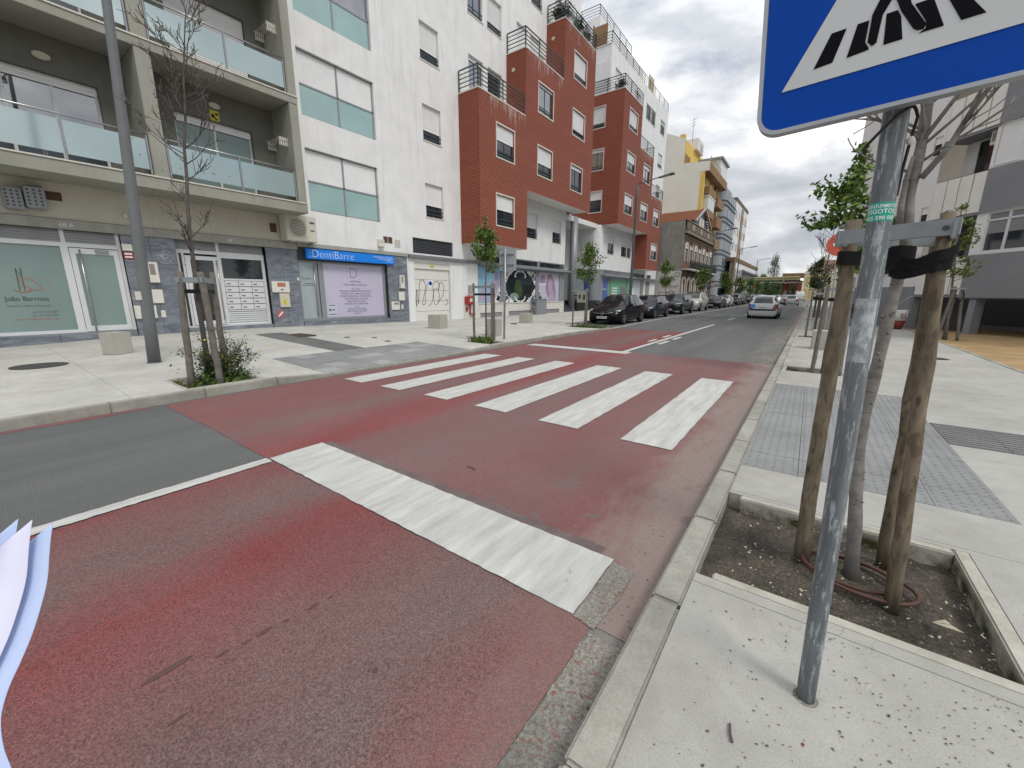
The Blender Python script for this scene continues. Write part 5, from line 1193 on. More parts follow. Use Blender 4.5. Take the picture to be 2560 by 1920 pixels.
for i, z in enumerate((26.4, 26.0, 25.6)): mb.tube([(-17.9+.1*i, 69, z), (-16.9-.1*i, 69, z+.15)], .02, 4)
mb.build('aerial', 'cast_iron', YB)
mb = MB(); fbox(mb, frX(-18), 68.2, 71.2, 20.4, 21.9, .01, .04); mb.build('window', 'brown_wall', YB)
# slate-blue rounded block
SB = thing('slate_block', 'slate blue apartment block with rounded corner and dark bands', 'building', (-14.4, 88, 0))
xs_, ya_, yb_ = -14.4, 82.7, 94.0
foot = [(-26, ya_)]+arcpts(-15.6, ya_+1.2, 1.2, -90, 0, 6)+[(xs_, yb_), (-26, yb_)]
MB().prism([(a, b, 0) for a, b in foot], (0, 0, 19.0)).build('wall', 'slate_wall', SB, smooth=False)
foot2 = [(-26, ya_-.12)]+arcpts(-15.5, ya_+1.1, 1.25, -90, 0, 6)+[(xs_+.12, yb_), (-26, yb_)]
for fl in range(6):
    z = 3.1+fl*2.75
    for dz, h_, m_ in ((0, .22, 'slate_dark'), (.75, .10, 'slate_dark')): MB().prism([(a, b, z+dz) for a, b in foot2], (0, 0, h_)).build('band', m_, SB)
    mb = MB()
    for i in range(3): mb.box(xs_-.02, xs_+.03, 86.2+i*2.4, 88.0+i*2.4, z+1.05, z+2.35)
    for i in range(3): 
        q = MB(); q.box(xs_+.0, xs_+.04, 86.0+i*2.4, 87.6+i*2.4, z+1.0, z+2.3); wq = q.build('window', 'glass_dark', SB)
        q = MB(); q.box(xs_+.04, xs_+.06, 86.75+i*2.4, 86.9+i*2.4, z+1.0, z+2.3); q.build('mullion', 'white_alu', wq)
MB().box(-15, -24, 83.5, 92, 19, 20.3).build('roof_room', 'slate_wall', SB)
mb = MB(); mb.box(xs_, xs_+.03, 84.5, 93.5, .2, 2.7); mb.build('shopfront', 'glass_dark', SB)
# tall white block behind
TW = thing('white_tower', 'tall white block with a brown and grey panel strip behind the low shops', 'building', (-14.4, 102, 0))
MB().box(-14.4, -30, 94.1, 111, 0, 19.4).build('wall', 'far_white', TW); MB().box(-14.3, -30, 94, 111.1, 19.4, 20.0).build('parapet', 'far_brown', TW)
for fl in range(5):
    z = 4.4+fl*3.0
    for a in (95, 97, 99.2): mb = MB(); mb.box(-14.4, -14.36, a, a+1.1, z, z+1.5); mb.build('window', 'glass_dark' if a != 97 else 'poster_pale', TW)
    for a in (105.6, 107.8, 109.3): mb = MB(); mb.box(-14.4, -14.36, a, a+.9, z, z+1.5); mb.build('window', 'poster_sand' if a < 106 else 'glass_dark', TW)
    MB().box(-14.4, -14.3, 101.6, 104.4, z-.3, z+1.2).build('panel', 'brown_wall', TW); MB().box(-14.4, -14.3, 101.6, 104.4, z+1.22, z+2.68).build('panel', 'rb_grey', TW)
# long low white shops
LW = thing('low_shops', 'long low white shop building with a dark roof edge and brown pier', 'building', (-12.8, 108, 0))
kl = 12.8/12.5
MB().box(-12.8, -13.6, 89.5, 128, 0, 7.7).box(-13.6, -24, 95, 128, 0, 7.7).build('wall', 'far_white', LW); MB().box(-12.65, -24, 89, 128.3, 7.7, 8.4).build('roof_edge', 'far_brown', LW)
MB().box(-12.8, -12.6, 87.3, 89.4, 0, 8.0).build('pier', 'far_brown', LW)
for i in range(13):
    a = 90.2+i*2.9
    for z0, z1, m_ in ((4.3, 6.4, 'glass_dark'), (.3, 2.9, 'glass_dark')):
        mb = MB(); mb.box(-12.82, -12.76, a, a+2.1, z0, z1); wq = mb.build('window', m_, LW)
        mb = MB(); mb.box(-12.76, -12.72, a+.9, a+1.1, z0, z1); mb.build('mullion', 'white_alu', wq)
for i, (a, m_) in enumerate(((90, 'box_red'), (96, 'far_white'), (101, 'far_yellow'), (106, 'sticker_blue'), (113, 'far_white'), (119, 'box_red'))): MB().box(-12.6, -11.9, a, a+.25, 3.0, 4.0).build('shop_sign', m_, None, **tags(['red projecting shop sign on the low white shops', 'white projecting shop sign on the low white shops, first of two', 'yellowish projecting shop sign on the low white shops', 'light blue projecting shop sign on the low white shops', 'white projecting shop sign on the low shops, farther of two', 'small distant red sign on the low shops'][i], 'sign'))
mb = MB()
for i in range(6): mb.prism([(-12.75, 100+i*4, 6.7), (-11.7, 100+i*4, 6.0), (-12.75, 100+i*4, 6.0)], (0, 3.2, 0))
mb.build('awning', 'sign_blue', LW) if False else mb.build('awning', 'slate_dark', LW)
# street end: viaduct, trees, red house, yellow corner house
VD = thing('viaduct', 'yellowish arched viaduct crossing the far end of the street', 'bridge', (-12, 170, 0))
MB().box(-40, -4.2, 170, 176, 6.4, 7.3).build('deck', 'bridge_yellow', VD); MB().box(-40, -4.2, 169.6, 170, 7.3, 7.55).build('parapet', 'far_yellow', VD)
MB().box(-9.4, -2.6, 172, 180, 7.3, 8.7).build('gantry', 'far_brown', VD)
mb = MB(); fvd = frY(169.9)
for i in range(10):
    uc = -15+i*1.25
    for t in range(6):
        a0, a1 = math.pi*t/6, math.pi*(t+1)/6; mb.prism([fvd.P(uc-.55*math.cos(a0), 5.3+.55*math.sin(a0)), fvd.P(uc-.55*math.cos(a1), 5.3+.55*math.sin(a1)), fvd.P(uc-.4*math.cos(a1), 5.3+.4*math.sin(a1)), fvd.P(uc-.4*math.cos(a0), 5.3+.4*math.sin(a0))], (0, .3, 0))
mb.build('arch_trim', 'far_white', VD); MB().box(-40, -9, 170.3, 175, 0, 6.39).build('pier_wall', 'leaf_far', VD)
RH = thing('red_house', 'low red rendered house at the end of the street', 'house', (-6.5, 182, 0)); MB().box(-9.2, -3.6, 178, 190, 0, 6.2).build('wall', 'far_red', RH); MB().prism([(-9.5, 177.8, 6.2), (-3.3, 177.8, 6.2), (-6.4, 177.8, 7.2)], (0, 12, 0)).build('roof', 'far_roof', RH)
for i in range(3): mb = MB(); mb.box(-8.6+i*1.7, -7.7+i*1.7, 177.95, 178, .4, 3); mb.build('window', 'far_white', RH)
YC = thing('corner_house', 'pale yellow corner house with a brown mansard roof at the far right', 'house', (2, 150, 0))
MB().box(-2.75, 14, 150, 172, 0, 7.6).build('wall', 'far_yellow', YC); MB().box(-2.95, 14.2, 149.8, 172, 7.6, 7.95).build('cornice', 'far_white', YC)
i_ = MB(); i_.hexa([(-2.7, 150.2, 7.95), (14, 150.2, 7.95), (14, 171, 7.95), (-2.7, 171, 7.95), (.3, 153, 11.4), (12, 153, 11.4), (12, 168, 11.4), (.3, 168, 11.4)]); i_.build('roof', 'far_roof', YC)
for i in range(6):
    for z0, z1 in ((4.3, 6.6), (.6, 3.2)): mb = MB(); mb.box(-2.2+i*1.05, -1.65+i*1.05, 149.9, 150, z0, z1); mb.build('window', 'glass_dark' if i in (4, 5) else 'poster_sand', YC)
for i in range(7):
    mb = MB(); mb.box(-2.8, -2.74, 151.5+i*2.8, 152.7+i*2.8, 4.3, 6.6); mb.build('window', 'glass_dark', YC)
MB().box(1.6, 2.4, 154, 155, 11, 13).build('chimney', 'far_yellow', YC)
# ================================================================= right side building, set at an angle
az = R(36); ur = (math.sin(az), -math.cos(az), 0); nr = (-math.cos(az), -math.sin(az), 0)
FB = FR((4.78, 22.12, 0), ur, nr)
RB = thing('modern_block', 'modern white and grey apartment block with panelled balconies on the right', 'building', (5, 22, .1))
def rw(u0, u1, v0, v1, m_, d=0, holes=(), name='wall', depth=.3): return wall(MB(), FB, u0, u1, v0, v1, holes, depth, d).build(name, m_, RB)
rw(-6.5, -2.35, 1.83, 12, 'rb_white', 0, [(-2.74, -2.45, 4.3, 4.98), (-2.64, -2.38, 2.55, 3.1), (-4.1, -3.5, 4.28, 4.85), (-4.0, -3.45, 2.4, 2.87), (-2.78, -2.46, 6.9, 7.6)], depth=.08)
for q in ((-2.74, -2.45, 4.3, 4.98), (-2.64, -2.38, 2.55, 3.1), (-4.1, -3.5, 4.28, 4.85), (-4.0, -3.45, 2.4, 2.87), (-2.78, -2.46, 6.9, 7.6)): window(RB, FB, *q, .35 if q[0] > -3 else 0, dep=.06, panes=1, rails=0, fw=.03)
rw(-6.5, -2.35, .1, 1.83, 'rb_grey', .02)
# recessed balconies between u -2.35..-.5
rw(-2.35, -.5, 1.4, 12, 'rb_white', -.9); 
for v0, v1 in ((1.48, 2.93), (4.40, 5.84), (7.27, 8.72)):
    n = 4
    for i in range(n):
        a = -2.33+i*(1.85/n); mb = MB(); fbox(mb, FB, a+.025, a+1.85/n-.015, v0+.03, v1-.03, .0, .04); mb.build('balcony_panel', 'rb_panel', RB)
    mb = MB(); fbox(mb, FB, -2.35, -.48, v0, v1, -.05, -.002); mb.build('balcony_backing', 'rb_brown', RB)
    mb = MB(); fbox(mb, FB, -2.35, -.48, v0-.06, v0, -.9, .03); mb.build('balcony_slab', 'rb_grey', RB)
for v0, v1 in ((2.95, 4.3), (5.86, 7.2)):
    window(RB, FB, -1.9, -.6, v0, v1, .0, dep=.0, d=-.86, rails=0, fm='white_alu', panes=2)
    mb = MB(); fbox(mb, FB, -.55, -.5, v0-.1, v1+.2, -.9, 0); mb.build('side_wall', 'rb_white', RB)
T = thing('air_conditioner', 'small white air conditioner on the balcony of the right-hand block', 'air conditioner', (4.4, 22.5, 6.7))
mb = MB(); fbox(mb, FB, -.92, -.56, 6.72, 7.2, -.45, -.2); mb.build('casing', 'plastic_white', T, bevel=.02); mb = MB(); fbox(mb, FB, -.86, -.66, 6.82, 7.1, -.2, -.19); mb.build('fan_grille', 'ac_grille', T)
rw(-.5, 7, 1.40, 2.92, 'rb_grey', .06, name='spandrel'); rw(-.5, 7, 4.36, 5.84, 'rb_grey', .06, name='spandrel'); rw(-.5, 7, 7.26, 8.7, 'rb_grey', .06, name='spandrel'); rw(-.5, 7, 8.7, 12, 'rb_white', .02)
rw(-.5, 7, 2.92, 4.36, 'rb_white', .0, [(-.2, 1.8, 3.0, 4.34), (2.2, 4.5, 3.0, 4.34)], depth=.12); rw(-.5, 7, 5.84, 7.26, 'rb_white', .0, [(-.44, .3, 5.9, 7.2), (.8, 3, 5.9, 7.2)], depth=.12)
for u0, u1 in ((-.2, 1.8), (2.2, 4.5)):
    mb = MB()
    for q in ((u0, u1, 3.0, 3.05), (u0, u1, 4.04, 4.10), (u0, u1, 4.29, 4.34), (u0, u0+.06, 3.05, 4.29), (u1-.06, u1, 3.05, 4.29), (u0+.62, u0+.70, 3.05, 4.29), (u0+1.3, u0+1.36, 3.05, 4.29)): fbox(mb, FB, *q, -.08, -.02)
    W = mb.build('window', 'white_alu', RB)
    for a, b in ((u0+.06, u0+.62), (u0+.70, u0+1.3), (u0+1.36, u1-.06)):
        mb = MB(); fbox(mb, FB, a, b, 3.05, 4.04, -.06, -.05); mb.build('pane', 'glass_dark', W); mb = MB(); fbox(mb, FB, a, b, 4.10, 4.29, -.06, -.05); mb.build('pane', 'rb_grey', W)
        mb = MB(); fbox(mb, FB, a, b, 3.62, 4.04, -.049, -.045); mb.build('blind', 'rb_grey', W)
for u0, u1 in ((-.44, .3), (.8, 3)): window(RB, FB, u0, u1, 5.9, 7.2, .95, dep=.05, rails=0, fm='white_alu')
# open undercroft
for u in (-.02, 3.2, 6.4): mb = MB(); fbox(mb, FB, u-.11, u+.11, .08, 1.40, -.35, .0); mb.build('pillar', 'rb_grey', RB)
mb = MB(); fbox(mb, FB, -2.45, -2.25, .08, 1.83, -.3, .04); mb.build('pillar', 'rb_grey', RB)
rw(-6.5, 7, .05, 1.45, 'rb_dark', -3.2, name='undercroft_wall'); mb = MB(); fbox(mb, FB, -.5, 7, 1.36, 1.40, -3.2, .05); mb.build('undercroft_ceiling', 'rb_dark', RB)
mb = MB(); fbox(mb, FB, -2.3, -.6, .08, 1.36, -1.2, -1.1); mb.build('undercroft_wall', 'rb_dark', RB)
mb = MB(); fbox(mb, FB, -6.5, 7, .05, .25, -3.2, -3.1); mb.build('plinth', 'rb_grey', RB)
mb = MB(); mb.prism([FB.P(-2.9, .1, .1), FB.P(-2.3, .1, .1), FB.P(-2.3, 1.4, .1), FB.P(-2.9, .95, .1)], [x*-.12 for x in nr]); mb.build('ramp_wall', 'rb_grey', RB)
mb = MB(); mb.tube([FB.P(-2.95, 1.0, .05), FB.P(-2.3, 1.45, .05)], .02, 6); mb.build('handrail', 'white_alu', RB)
o1, o2 = FB.P(-6.5, 0), FB.P(-6.5, 0, -12)
MB().poly([o1+Vector((0, 0, 12)), o2+Vector((0, 0, 12)), o2, o1]).build('wall', 'rb_white', RB)
MB().poly([FB.P(-6.5, 12, .05), FB.P(7, 12, .05), FB.P(7, 12, -12), FB.P(-6.5, 12, -12)]).build('roof', 'rb_grey', RB)
# blue-grey block along the street, behind
BB = thing('blue_block', 'blue grey building with dark windows beyond the right-hand trees', 'building', (4, 45, 0))
MB().box(4.0, 16, 33, 62, 0, 13.6).build('wall', 'blue_wall', BB); MB().box(3.8, 16, 32.8, 62.2, 13.6, 14.2).build('parapet', 'slate_wall', BB)
for fl in range(4):
    for i in range(8):
        mb = MB(); mb.box(3.96, 4.02, 34+i*3.4, 36.2+i*3.4, 1+fl*3.2, 2.9+fl*3.2); wq = mb.build('window', 'glass_dark', BB); mb = MB(); mb.box(3.93, 3.96, 34+i*3.4, 36.2+i*3.4, 2.9+fl*3.2, 3.05+fl*3.2); mb.build('lintel', 'white_alu', wq)
    for i in range(3): mb = MB(); mb.box(5+i*3.2, 7+i*3.2, 32.95, 33.02, 1+fl*3.2, 2.9+fl*3.2); mb.build('window', 'glass_dark', BB)
# ================================================================= street furniture
def cube(x, y, s, rz, zf, label, h=None):
    mb = MB(); mb.obox((x, y, zf(x, y)-.005), (s, s, h or s*.96), rz); mb.build('concrete_cube', 'cube_concrete', None, bevel=.012, label=label, category='bollard', group='concrete cube seats on the pavements')
cube(-11.95, 1.97, .36, R(27), zl, 'concrete cube on the left pavement in front of the solicitor door', .47)
cube(-11.75, 11.18, .55, R(12), zl, 'chipped concrete cube in front of the garage door')
cube(-11.25, 16.6, .5, R(8), zl, 'concrete cube in front of the shop window with white scrollwork')
cube(-8.45, 10.55, .42, R(10), zl, 'concrete cube half hidden behind the small leafy tree stakes', .55)
cube(.38, 13.3, .5, 0, zr, 'nearest concrete cube on the right pavement behind the stakes')
cube(.38, 20.3, .5, 0, zr, 'second concrete cube on the right pavement')
cube(.38, 32.0, .5, 0, zr, 'farthest concrete cube on the right pavement')
mb = MB(); mb.obox((-11.05, 15.3, zl(-11, 15.3)-.01), (.28, .1, .06), .3); mb.build('broken_base', 'cast_iron', None, **tags('stub of a broken post beside the cube near the scrollwork window', 'post stub'))

def lamp(x, y, h, lean, r0, r1, arm, name_label, mat_='lamp_far', group=None, zf=zl):
    z0 = zf(x, y) if zf else 0
    T = thing('street_lamp', name_label, 'street lamp', (x, y, z0), group)
    top = Vector((x+lean[0], y+lean[1], z0+h))
    mb = MB(); n = 10; mb.tube([Vector((x, y, z0)).lerp(top, i/n) for i in range(n+1)], [r0+(r1-r0)*i/n for i in range(n+1)], 14); mb.build('pole', mat_, T, True)
    mb = MB(); mb.tube([(x, y, z0-.01), (x, y, z0+.02)], r0*1.12, 14); mb.build('base_plate', mat_, T)
    if arm:
        e = top+Vector((arm, 0, .14*arm))
        mb = MB(); mb.tube([top-Vector((0, 0, .05)), top+Vector((.15, 0, .02)), e], .03, 8); mb.build('arm', mat_, T, True)
        mb = MB(); a = e+Vector((-.05, 0, -.02)); mb.hexa([a+Vector(v) for v in ((0, -.07, -.04), (.8, -.16, .06), (.8, .16, .06), (0, .07, -.04), (0, -.05, .04), (.76, -.12, .14), (.76, .12, .14), (0, .05, .04))]); hd = mb.build('lantern', mat_, T, bevel=.015)
        mb = MB(); mb.hexa([a+Vector(v) for v in ((.12, -.06, -.035), (.55, -.08, .022), (.55, .08, .022), (.12, .06, -.035), (.12, -.06, -.02), (.55, -.08, .036), (.55, .08, .036), (.12, .06, -.02))]); mb.build('lens', 'poster_pale', hd)
    return T
T = lamp(-10.06, 2.13, 8.2, (.42, .28), .102, .048, 1.4, 'tall grey street lamp on the left pavement in front of the marble pier', 'lamp_grey')
mb = MB(); mb.obox((-9.93, 2.06, 1.35), (.012, .10, .15), .35); mb.build('paper_sticker', 'plastic_white', T)
lamp(-8.6, 23.5, 7.35, (0, 0), .09, .055, 1.2, 'street lamp in front of the green and blue poster window', group='street lamps beside the parked cars')
lamp(-8.6, 45.8, 7.4, (0, 0), .09, .055, 1.2, 'street lamp in front of the old brick house', group='street lamps beside the parked cars')
lamp(-8.7, 64.0, 7.4, (0, 0), .09, .055, 1.2, 'street lamp in front of the slate blue block', group='street lamps beside the parked cars')
lamp(-8.7, 86.0, 7.4, (0, 0), .09, .055, 1.2, 'farthest street lamp, in front of the low white shops', group='street lamps beside the parked cars')

# back of a square road sign on the far kerb
T = thing('road_sign', 'back of a square grey road sign on a slim pole by the leafy tree', 'road sign', (-7.57, 9.97, .1))
mb = MB(); mb.tube([(-7.57, 9.97, .08), (-7.52, 9.97, 2.78)], .032, 10); mb.build('pole', 'sign_metal', T, True)
mb = MB(); mb.obox((-7.48, 10.03, 2.15), (.6, .02, .6), R(4)); mb.build('plate', 'sign_back', T, bevel=.008)
mb = MB()
for z in (2.3, 2.6): mb.obox((-7.5, 10.01, z), (.5, .03, .03), R(4))
mb.build('rail', 'grey_metal', T)

# ---- pedestrian crossing sign in the foreground
SGN = thing('crossing_sign', 'large blue pedestrian crossing sign on a worn galvanised pole in the foreground', 'road sign', (.17, 1.53, .1))
pb, pt = Vector((.165, 1.53, .09)), Vector((.095, 1.545, 2.62))
mb = MB(); mb.tube([pb.lerp(pt, i/12) for i in range(13)], .0272, 22); mb.build('pole', 'pole_galv', SGN, True)
mb = MB(); mb.tube([pb-Vector((0, 0, .0)), pb+Vector((0, 0, .012))], .037, 16); mb.build('pole_collar', 'gutter', SGN)
roll = R(3.2); SC = Vector((.098, 1.482, 2.243)); ux = Vector((math.cos(roll), -.0, math.sin(roll))); uz = Vector((-math.sin(roll), 0, math.cos(roll)))
def SP(a, b, d=0): return SC+ux*a+uz*b+Vector((0, -d, 0))
def inv(x, z): q = Vector((x-SC.x, 0, z-SC.z)); return (q.dot(ux), q.dot(uz))
def rsq(h, r, n=7):
    P = []
    for cx, cy, a0 in ((h-r, -h+r, -90), (h-r, h-r, 0), (-h+r, h-r, 90), (-h+r, -h+r, 180)):
        P += [(cx+r*math.cos(R(a0+90*i/n)), cy+r*math.sin(R(a0+90*i/n))) for i in range(n+1)]
    return P
def sgpoly(P, d, th, m_, name, par=SGN): mb = MB(); mb.prism([SP(a, b, d) for a, b in P], (0, -th, 0)); return mb.build(name, m_, par)
PLT = sgpoly(rsq(.305, .05), 0, .022, 'sign_metal', 'plate')
# raised lip of the plate
mb = MB(); o_, i_ = rsq(.308, .052), rsq(.298, .045)
for j in range(len(o_)):
    a, b, c, e = o_[j], o_[(j+1) % len(o_)], i_[(j+1) % len(i_)], i_[j]
    mb.prism([SP(*a, -.004), SP(*b, -.004), SP(*c, -.004), SP(*e, -.004)], (0, -.031, 0))
mb.build('rim', 'sign_metal', PLT)
sgpoly(rsq(.297, .044), .0222, .001, 'sign_blue', 'blue_face', PLT)
sgpoly([inv(-.143, 2.025), inv(.343, 2.052), inv(.086, 2.47)], .0245, .0006, 'sign_white', 'triangle', PLT)
ST = [[(-.077, 2.062), (-.038, 2.067), (-.019, 2.137), (-.049, 2.135)], [(-.01, 2.069), (.032, 2.075), (.031, 2.08), (.023, 2.093), (.024, 2.14), (.002, 2.139)], [(.059, 2.077), (.093, 2.079), (.083, 2.129), (.075, 2.144), (.055, 2.143)], [(.12, 2.082), (.162, 2.084), (.135, 2.148), (.104, 2.146), (.129, 2.104), (.131, 2.089)], [(.189, 2.086), (.227, 2.088), (.175, 2.156), (.152, 2.153)]]
for P in ST: sgpoly([inv(*q) for q in P], .0256, .0005, 'print_black', 'stripe', PLT)
fig = [(.043, 2.192), (.028, 2.15), (.027, 2.092), (.037, 2.081), (.045, 2.086), (.048, 2.143), (.064, 2.178), (.081, 2.14), (.109, 2.095), (.117, 2.089), (.128, 2.088), (.13, 2.099), (.098, 2.149), (.088, 2.176), (.082, 2.225), (.105, 2.262), (.128, 2.25), (.134, 2.262), (.108, 2.288), (.098, 2.318), (.075, 2.325), (.05, 2.30), (.028, 2.262), (.006, 2.205), (-.008, 2.204), (.0, 2.215), (.012, 2.28), (.03, 2.325)]
mbf = [inv(*q) for q in fig[:24]]
sgpoly(mbf, .0264, .0005, 'print_black', 'pedestrian', PLT); sgpoly(blob(inv(.092, 2.355)[0], inv(.092, 2.355)[1], .024, .027, 16), .0264, .0005, 'print_black', 'pedestrian_head', PLT)
for z in (2.08, 2.42): mb = MB(); mb.obox((.105, 1.515, z), (.10, .075, .03)); mb.build('clamp', 'galv_bar', SGN)
# stickers wrapped on the pole
def wrap(z0, z1, a0, a1, m_, name, n=8, rad=.0279):
    mb = MB(); ax = lambda z: pb.lerp(pt, (z-pb.z)/(pt.z-pb.z))
    for i in range(n):
        A0, A1 = R(a0+(a1-a0)*i/n), R(a0+(a1-a0)*(i+1)/n)
        f = lambda a, z: ax(z)+Vector((rad*math.cos(a), rad*math.sin(a), 0))
        mb.poly([f(A0, z0), f(A1, z0), f(A1, z1), f(A0, z1)])
    return mb.build(name, m_, SGN, True)
wrap(1.675, 1.722, -180, -18, 'sticker_green', 'green_sticker')
def wraptext(body, size, z, ac, m_, rad=.0283, sx=1.):
    cu = bpy.data.curves.new('t', 'FONT'); cu.body = body; cu.size = size; cu.align_x = 'CENTER'; cu.resolution_u = 2; cu.offset = .0002
    o = bpy.data.objects.new('t', cu); COL.objects.link(o); bpy.context.view_layer.update(); me = bpy.data.meshes.new_from_object(o.evaluated_get(bpy.context.evaluated_depsgraph_get())); COL.objects.unlink(o); bpy.data.objects.remove(o)
    for v in me.vertices:
        zz_ = z+v.co.y; a = R(ac)+v.co.x*sx/rad; c_ = pb.lerp(pt, (zz_-pb.z)/(pt.z-pb.z)); v.co = c_+Vector((rad*math.cos(a), rad*math.sin(a), 0))
    me.materials.clear(); me.materials.append(MT[m_]); me.name = 'lettering'; place(me, 'lettering', SGN)
wraptext('DESENTUPIMENTOS', .0125, 1.708, -95, 'print_white', sx=.72); wraptext('ESGOTOS', .0155, 1.694, -95, 'print_white'); wraptext('925 590 000', .0135, 1.678, -95, 'print_white')
wrap(1.29, 1.47, -158, -40, 'torn_paper', 'torn_paper', rad=.0275)
# cable tied round the pole and white plug
mb = MB(); P = [(.115, 1.51, 1.93), (.09, 1.503, 1.90), (.068, 1.505, 1.872), (.058, 1.53, 1.862)]
mb.tube([(.138, 1.56, 1.955), (.134, 1.525, 1.945)]+P, .004, 6); mb.tube([(.138, 1.54, 1.985), (.142, 1.525, 1.95), (.15, 1.53, 1.94), (.157, 1.54, 1.925), (.152, 1.545, 1.87), (.148, 1.55, 1.80), (.147, 1.55, 1.74)], .0036, 6)
mb.tube([(.13, 1.52, 1.95), (.142, 1.51, 1.942), (.146, 1.53, 1.955), (.136, 1.53, 1.965), (.14, 1.53, 1.985)], .004, 6); cb = mb.build('cable_tie', 'cable_black', SGN, True)
mb = MB(); mb.tube([(.1525, 1.545, 1.862), (.1525, 1.545, 1.868), (.1525, 1.545, 1.876), (.1525, 1.545, 1.881)], [.004, .0085, .0085, .005], 10); mb.build('white_clip', 'plastic_white', cb, True)

# ================================================================= trees
def limb(mb, p, d, L, r, depth, rn, nseg=3, spread=.7, up=.25, kids=(2, 4), shrink=.62, tips=None, sides=5, minr=.0016):
    pts = [Vector(p)]; d = Vector(d).normalized(); dirs = []
    for i in range(nseg):
        d = (d+Vector((rn.uniform(-1, 1), rn.uniform(-1, 1), rn.uniform(-.6, 1)))*.16+Vector((0, 0, up*.3))).normalized()
        pts.append(pts[-1]+d*L/nseg); dirs.append(d)
    e = max(minr, r*(.5 if depth else .45)); mb.tube(pts, [r+(e-r)*i/nseg for i in range(nseg+1)], sides, cap=depth > 0 or True)
    if depth == 0:
        if tips is not None: tips.append((pts[-1], d)); tips.append((pts[-2], d))
        return
    for i in range(rn.randint(*kids)):
        t = rn.uniform(.3, 1); j = min(nseg-1, int(t*nseg)); b = pts[j].lerp(pts[j+1], t*nseg-j if t*nseg-j < 1 else 1)
        a = dirs[j].orthogonal().normalized(); a.rotate(Matrix.Rotation(rn.uniform(0, 6.28), 3, dirs[j]))
        nd = dirs[j]*rn.uniform(.5, 1)+a*spread*rn.uniform(.6, 1.2)+Vector((0, 0, up))
        limb(mb, b, nd, L*shrink*rn.uniform(.7, 1.2), max(minr, r*.5), depth-1, rn, max(2, nseg-1), spread, up, kids, shrink, tips, 4, minr)
def leaf_mesh(mb, c, nrm, s, rn, m=0):
    a = nrm.orthogonal().normalized(); a.rotate(Matrix.Rotation(rn.uniform(0, 6.28), 3, nrm)); b = nrm.cross(a)
    mb.poly([c-a*s*.5, c-a*s*.1+b*s*.34+nrm*s*.08, c+a*s*.55, c-a*s*.1-b*s*.34+nrm*s*.08], m)
def stakes(cx, cy, z0, h, pts, bar_z, label, mat_='stake_weathered', r=.045, strap_z=None, trunk=None, group='wooden stake frames round young trees', bar='galv_bar'):
    T = thing('tree_stakes', label, 'tree support', (cx, cy, z0), group)
    tops = []
    for (bx, by, tx, ty, hh, *rr) in pts:
        ra, rb = rr if rr else (r, r*.92)
        me = MB(); rn = random.Random(int(bx*97+by*31)); n = 9
        L = Vector((tx-bx, ty-by, hh)); P = [L*(i/n)+Vector((rn.uniform(-1, 1), rn.uniform(-1, 1), 0))*r*.13 for i in range(n+1)]
        me.tube(P, [(ra+(rb-ra)*i/n)*rn.uniform(.95, 1.05) for i in range(n+1)], 14)
        o = place(me.mesh('stake', mat_, True), 'stake', T); o.matrix_parent_inverse = Matrix.Translation((-cx, -cy, -z0)); o.location = (bx, by, z0-.03)
        tops.append(Vector((bx, by, z0-.03))+L*((bar_z-z0)/hh))
    return T, tops
def young_tree(name, label, x, y, z0, h, crown0, rx, rz_, n, leaf, s, seed, trunk_r=.03, twigs=22, lean=(0, 0), group='young leafy street trees', skip=None):
    rn = random.Random(seed); T = thing(name, label, 'tree', (x, y, z0), group); mb = MB()
    pts = [Vector((x+lean[0]*i/8+rn.uniform(-.015, .015), y+lean[1]*i/8+rn.uniform(-.015, .015), z0-.03+(h*.93)*i/8)) for i in range(9)]
    mb.tube(pts, [trunk_r*(1-.8*i/8) for i in range(9)], 8); clumps = []
    for i in range(twigs):
        t = rn.uniform((crown0+.05)/h, .95); j = min(7, int(t*8)); b = pts[j].lerp(pts[j+1], t*8-j); a = rn.uniform(0, 6.28); prof = math.sin(math.pi*min(1, max(0.08, (t*h-crown0)/(h-crown0)*.86+.12)))**.7
        L = rx*prof*rn.uniform(.6, 1.1); e = b+Vector((math.cos(a)*L, math.sin(a)*L, L*rn.uniform(.25, .9))); mb.tube([b, b.lerp(e, .5)+Vector((0, 0, .03)), e], [.008, .005, .002], 4)
        for t2 in (.4, .7, 1): clumps.append((b.lerp(e, t2), rx*.26))
    mb.build('trunk', 'bark_grey', T, True); mb = MB()
    for c, cr in clumps+[(pts[8]+Vector((0, 0, q*.12)), rx*.16) for q in (-2, -1, 0, 1)]:
        for q in range(n):
            p = c+Vector((rn.gauss(0, 1), rn.gauss(0, 1), rn.gauss(0, 1)))*cr*.72
            if p.z > z0+h or (skip and skip(p)): continue
            nr_ = Vector((rn.uniform(-1, 1), rn.uniform(-1, 1), rn.uniform(-.2, 1.2))).normalized(); leaf_mesh(mb, p, nr_, s*rn.uniform(.6, 1.25), rn, 1 if rn.random() < .3 else 0)
    mb.build('crown', [leaf, 'leaf_fresh' if leaf == 'leaf_green' else 'leaf_green'], T); return T
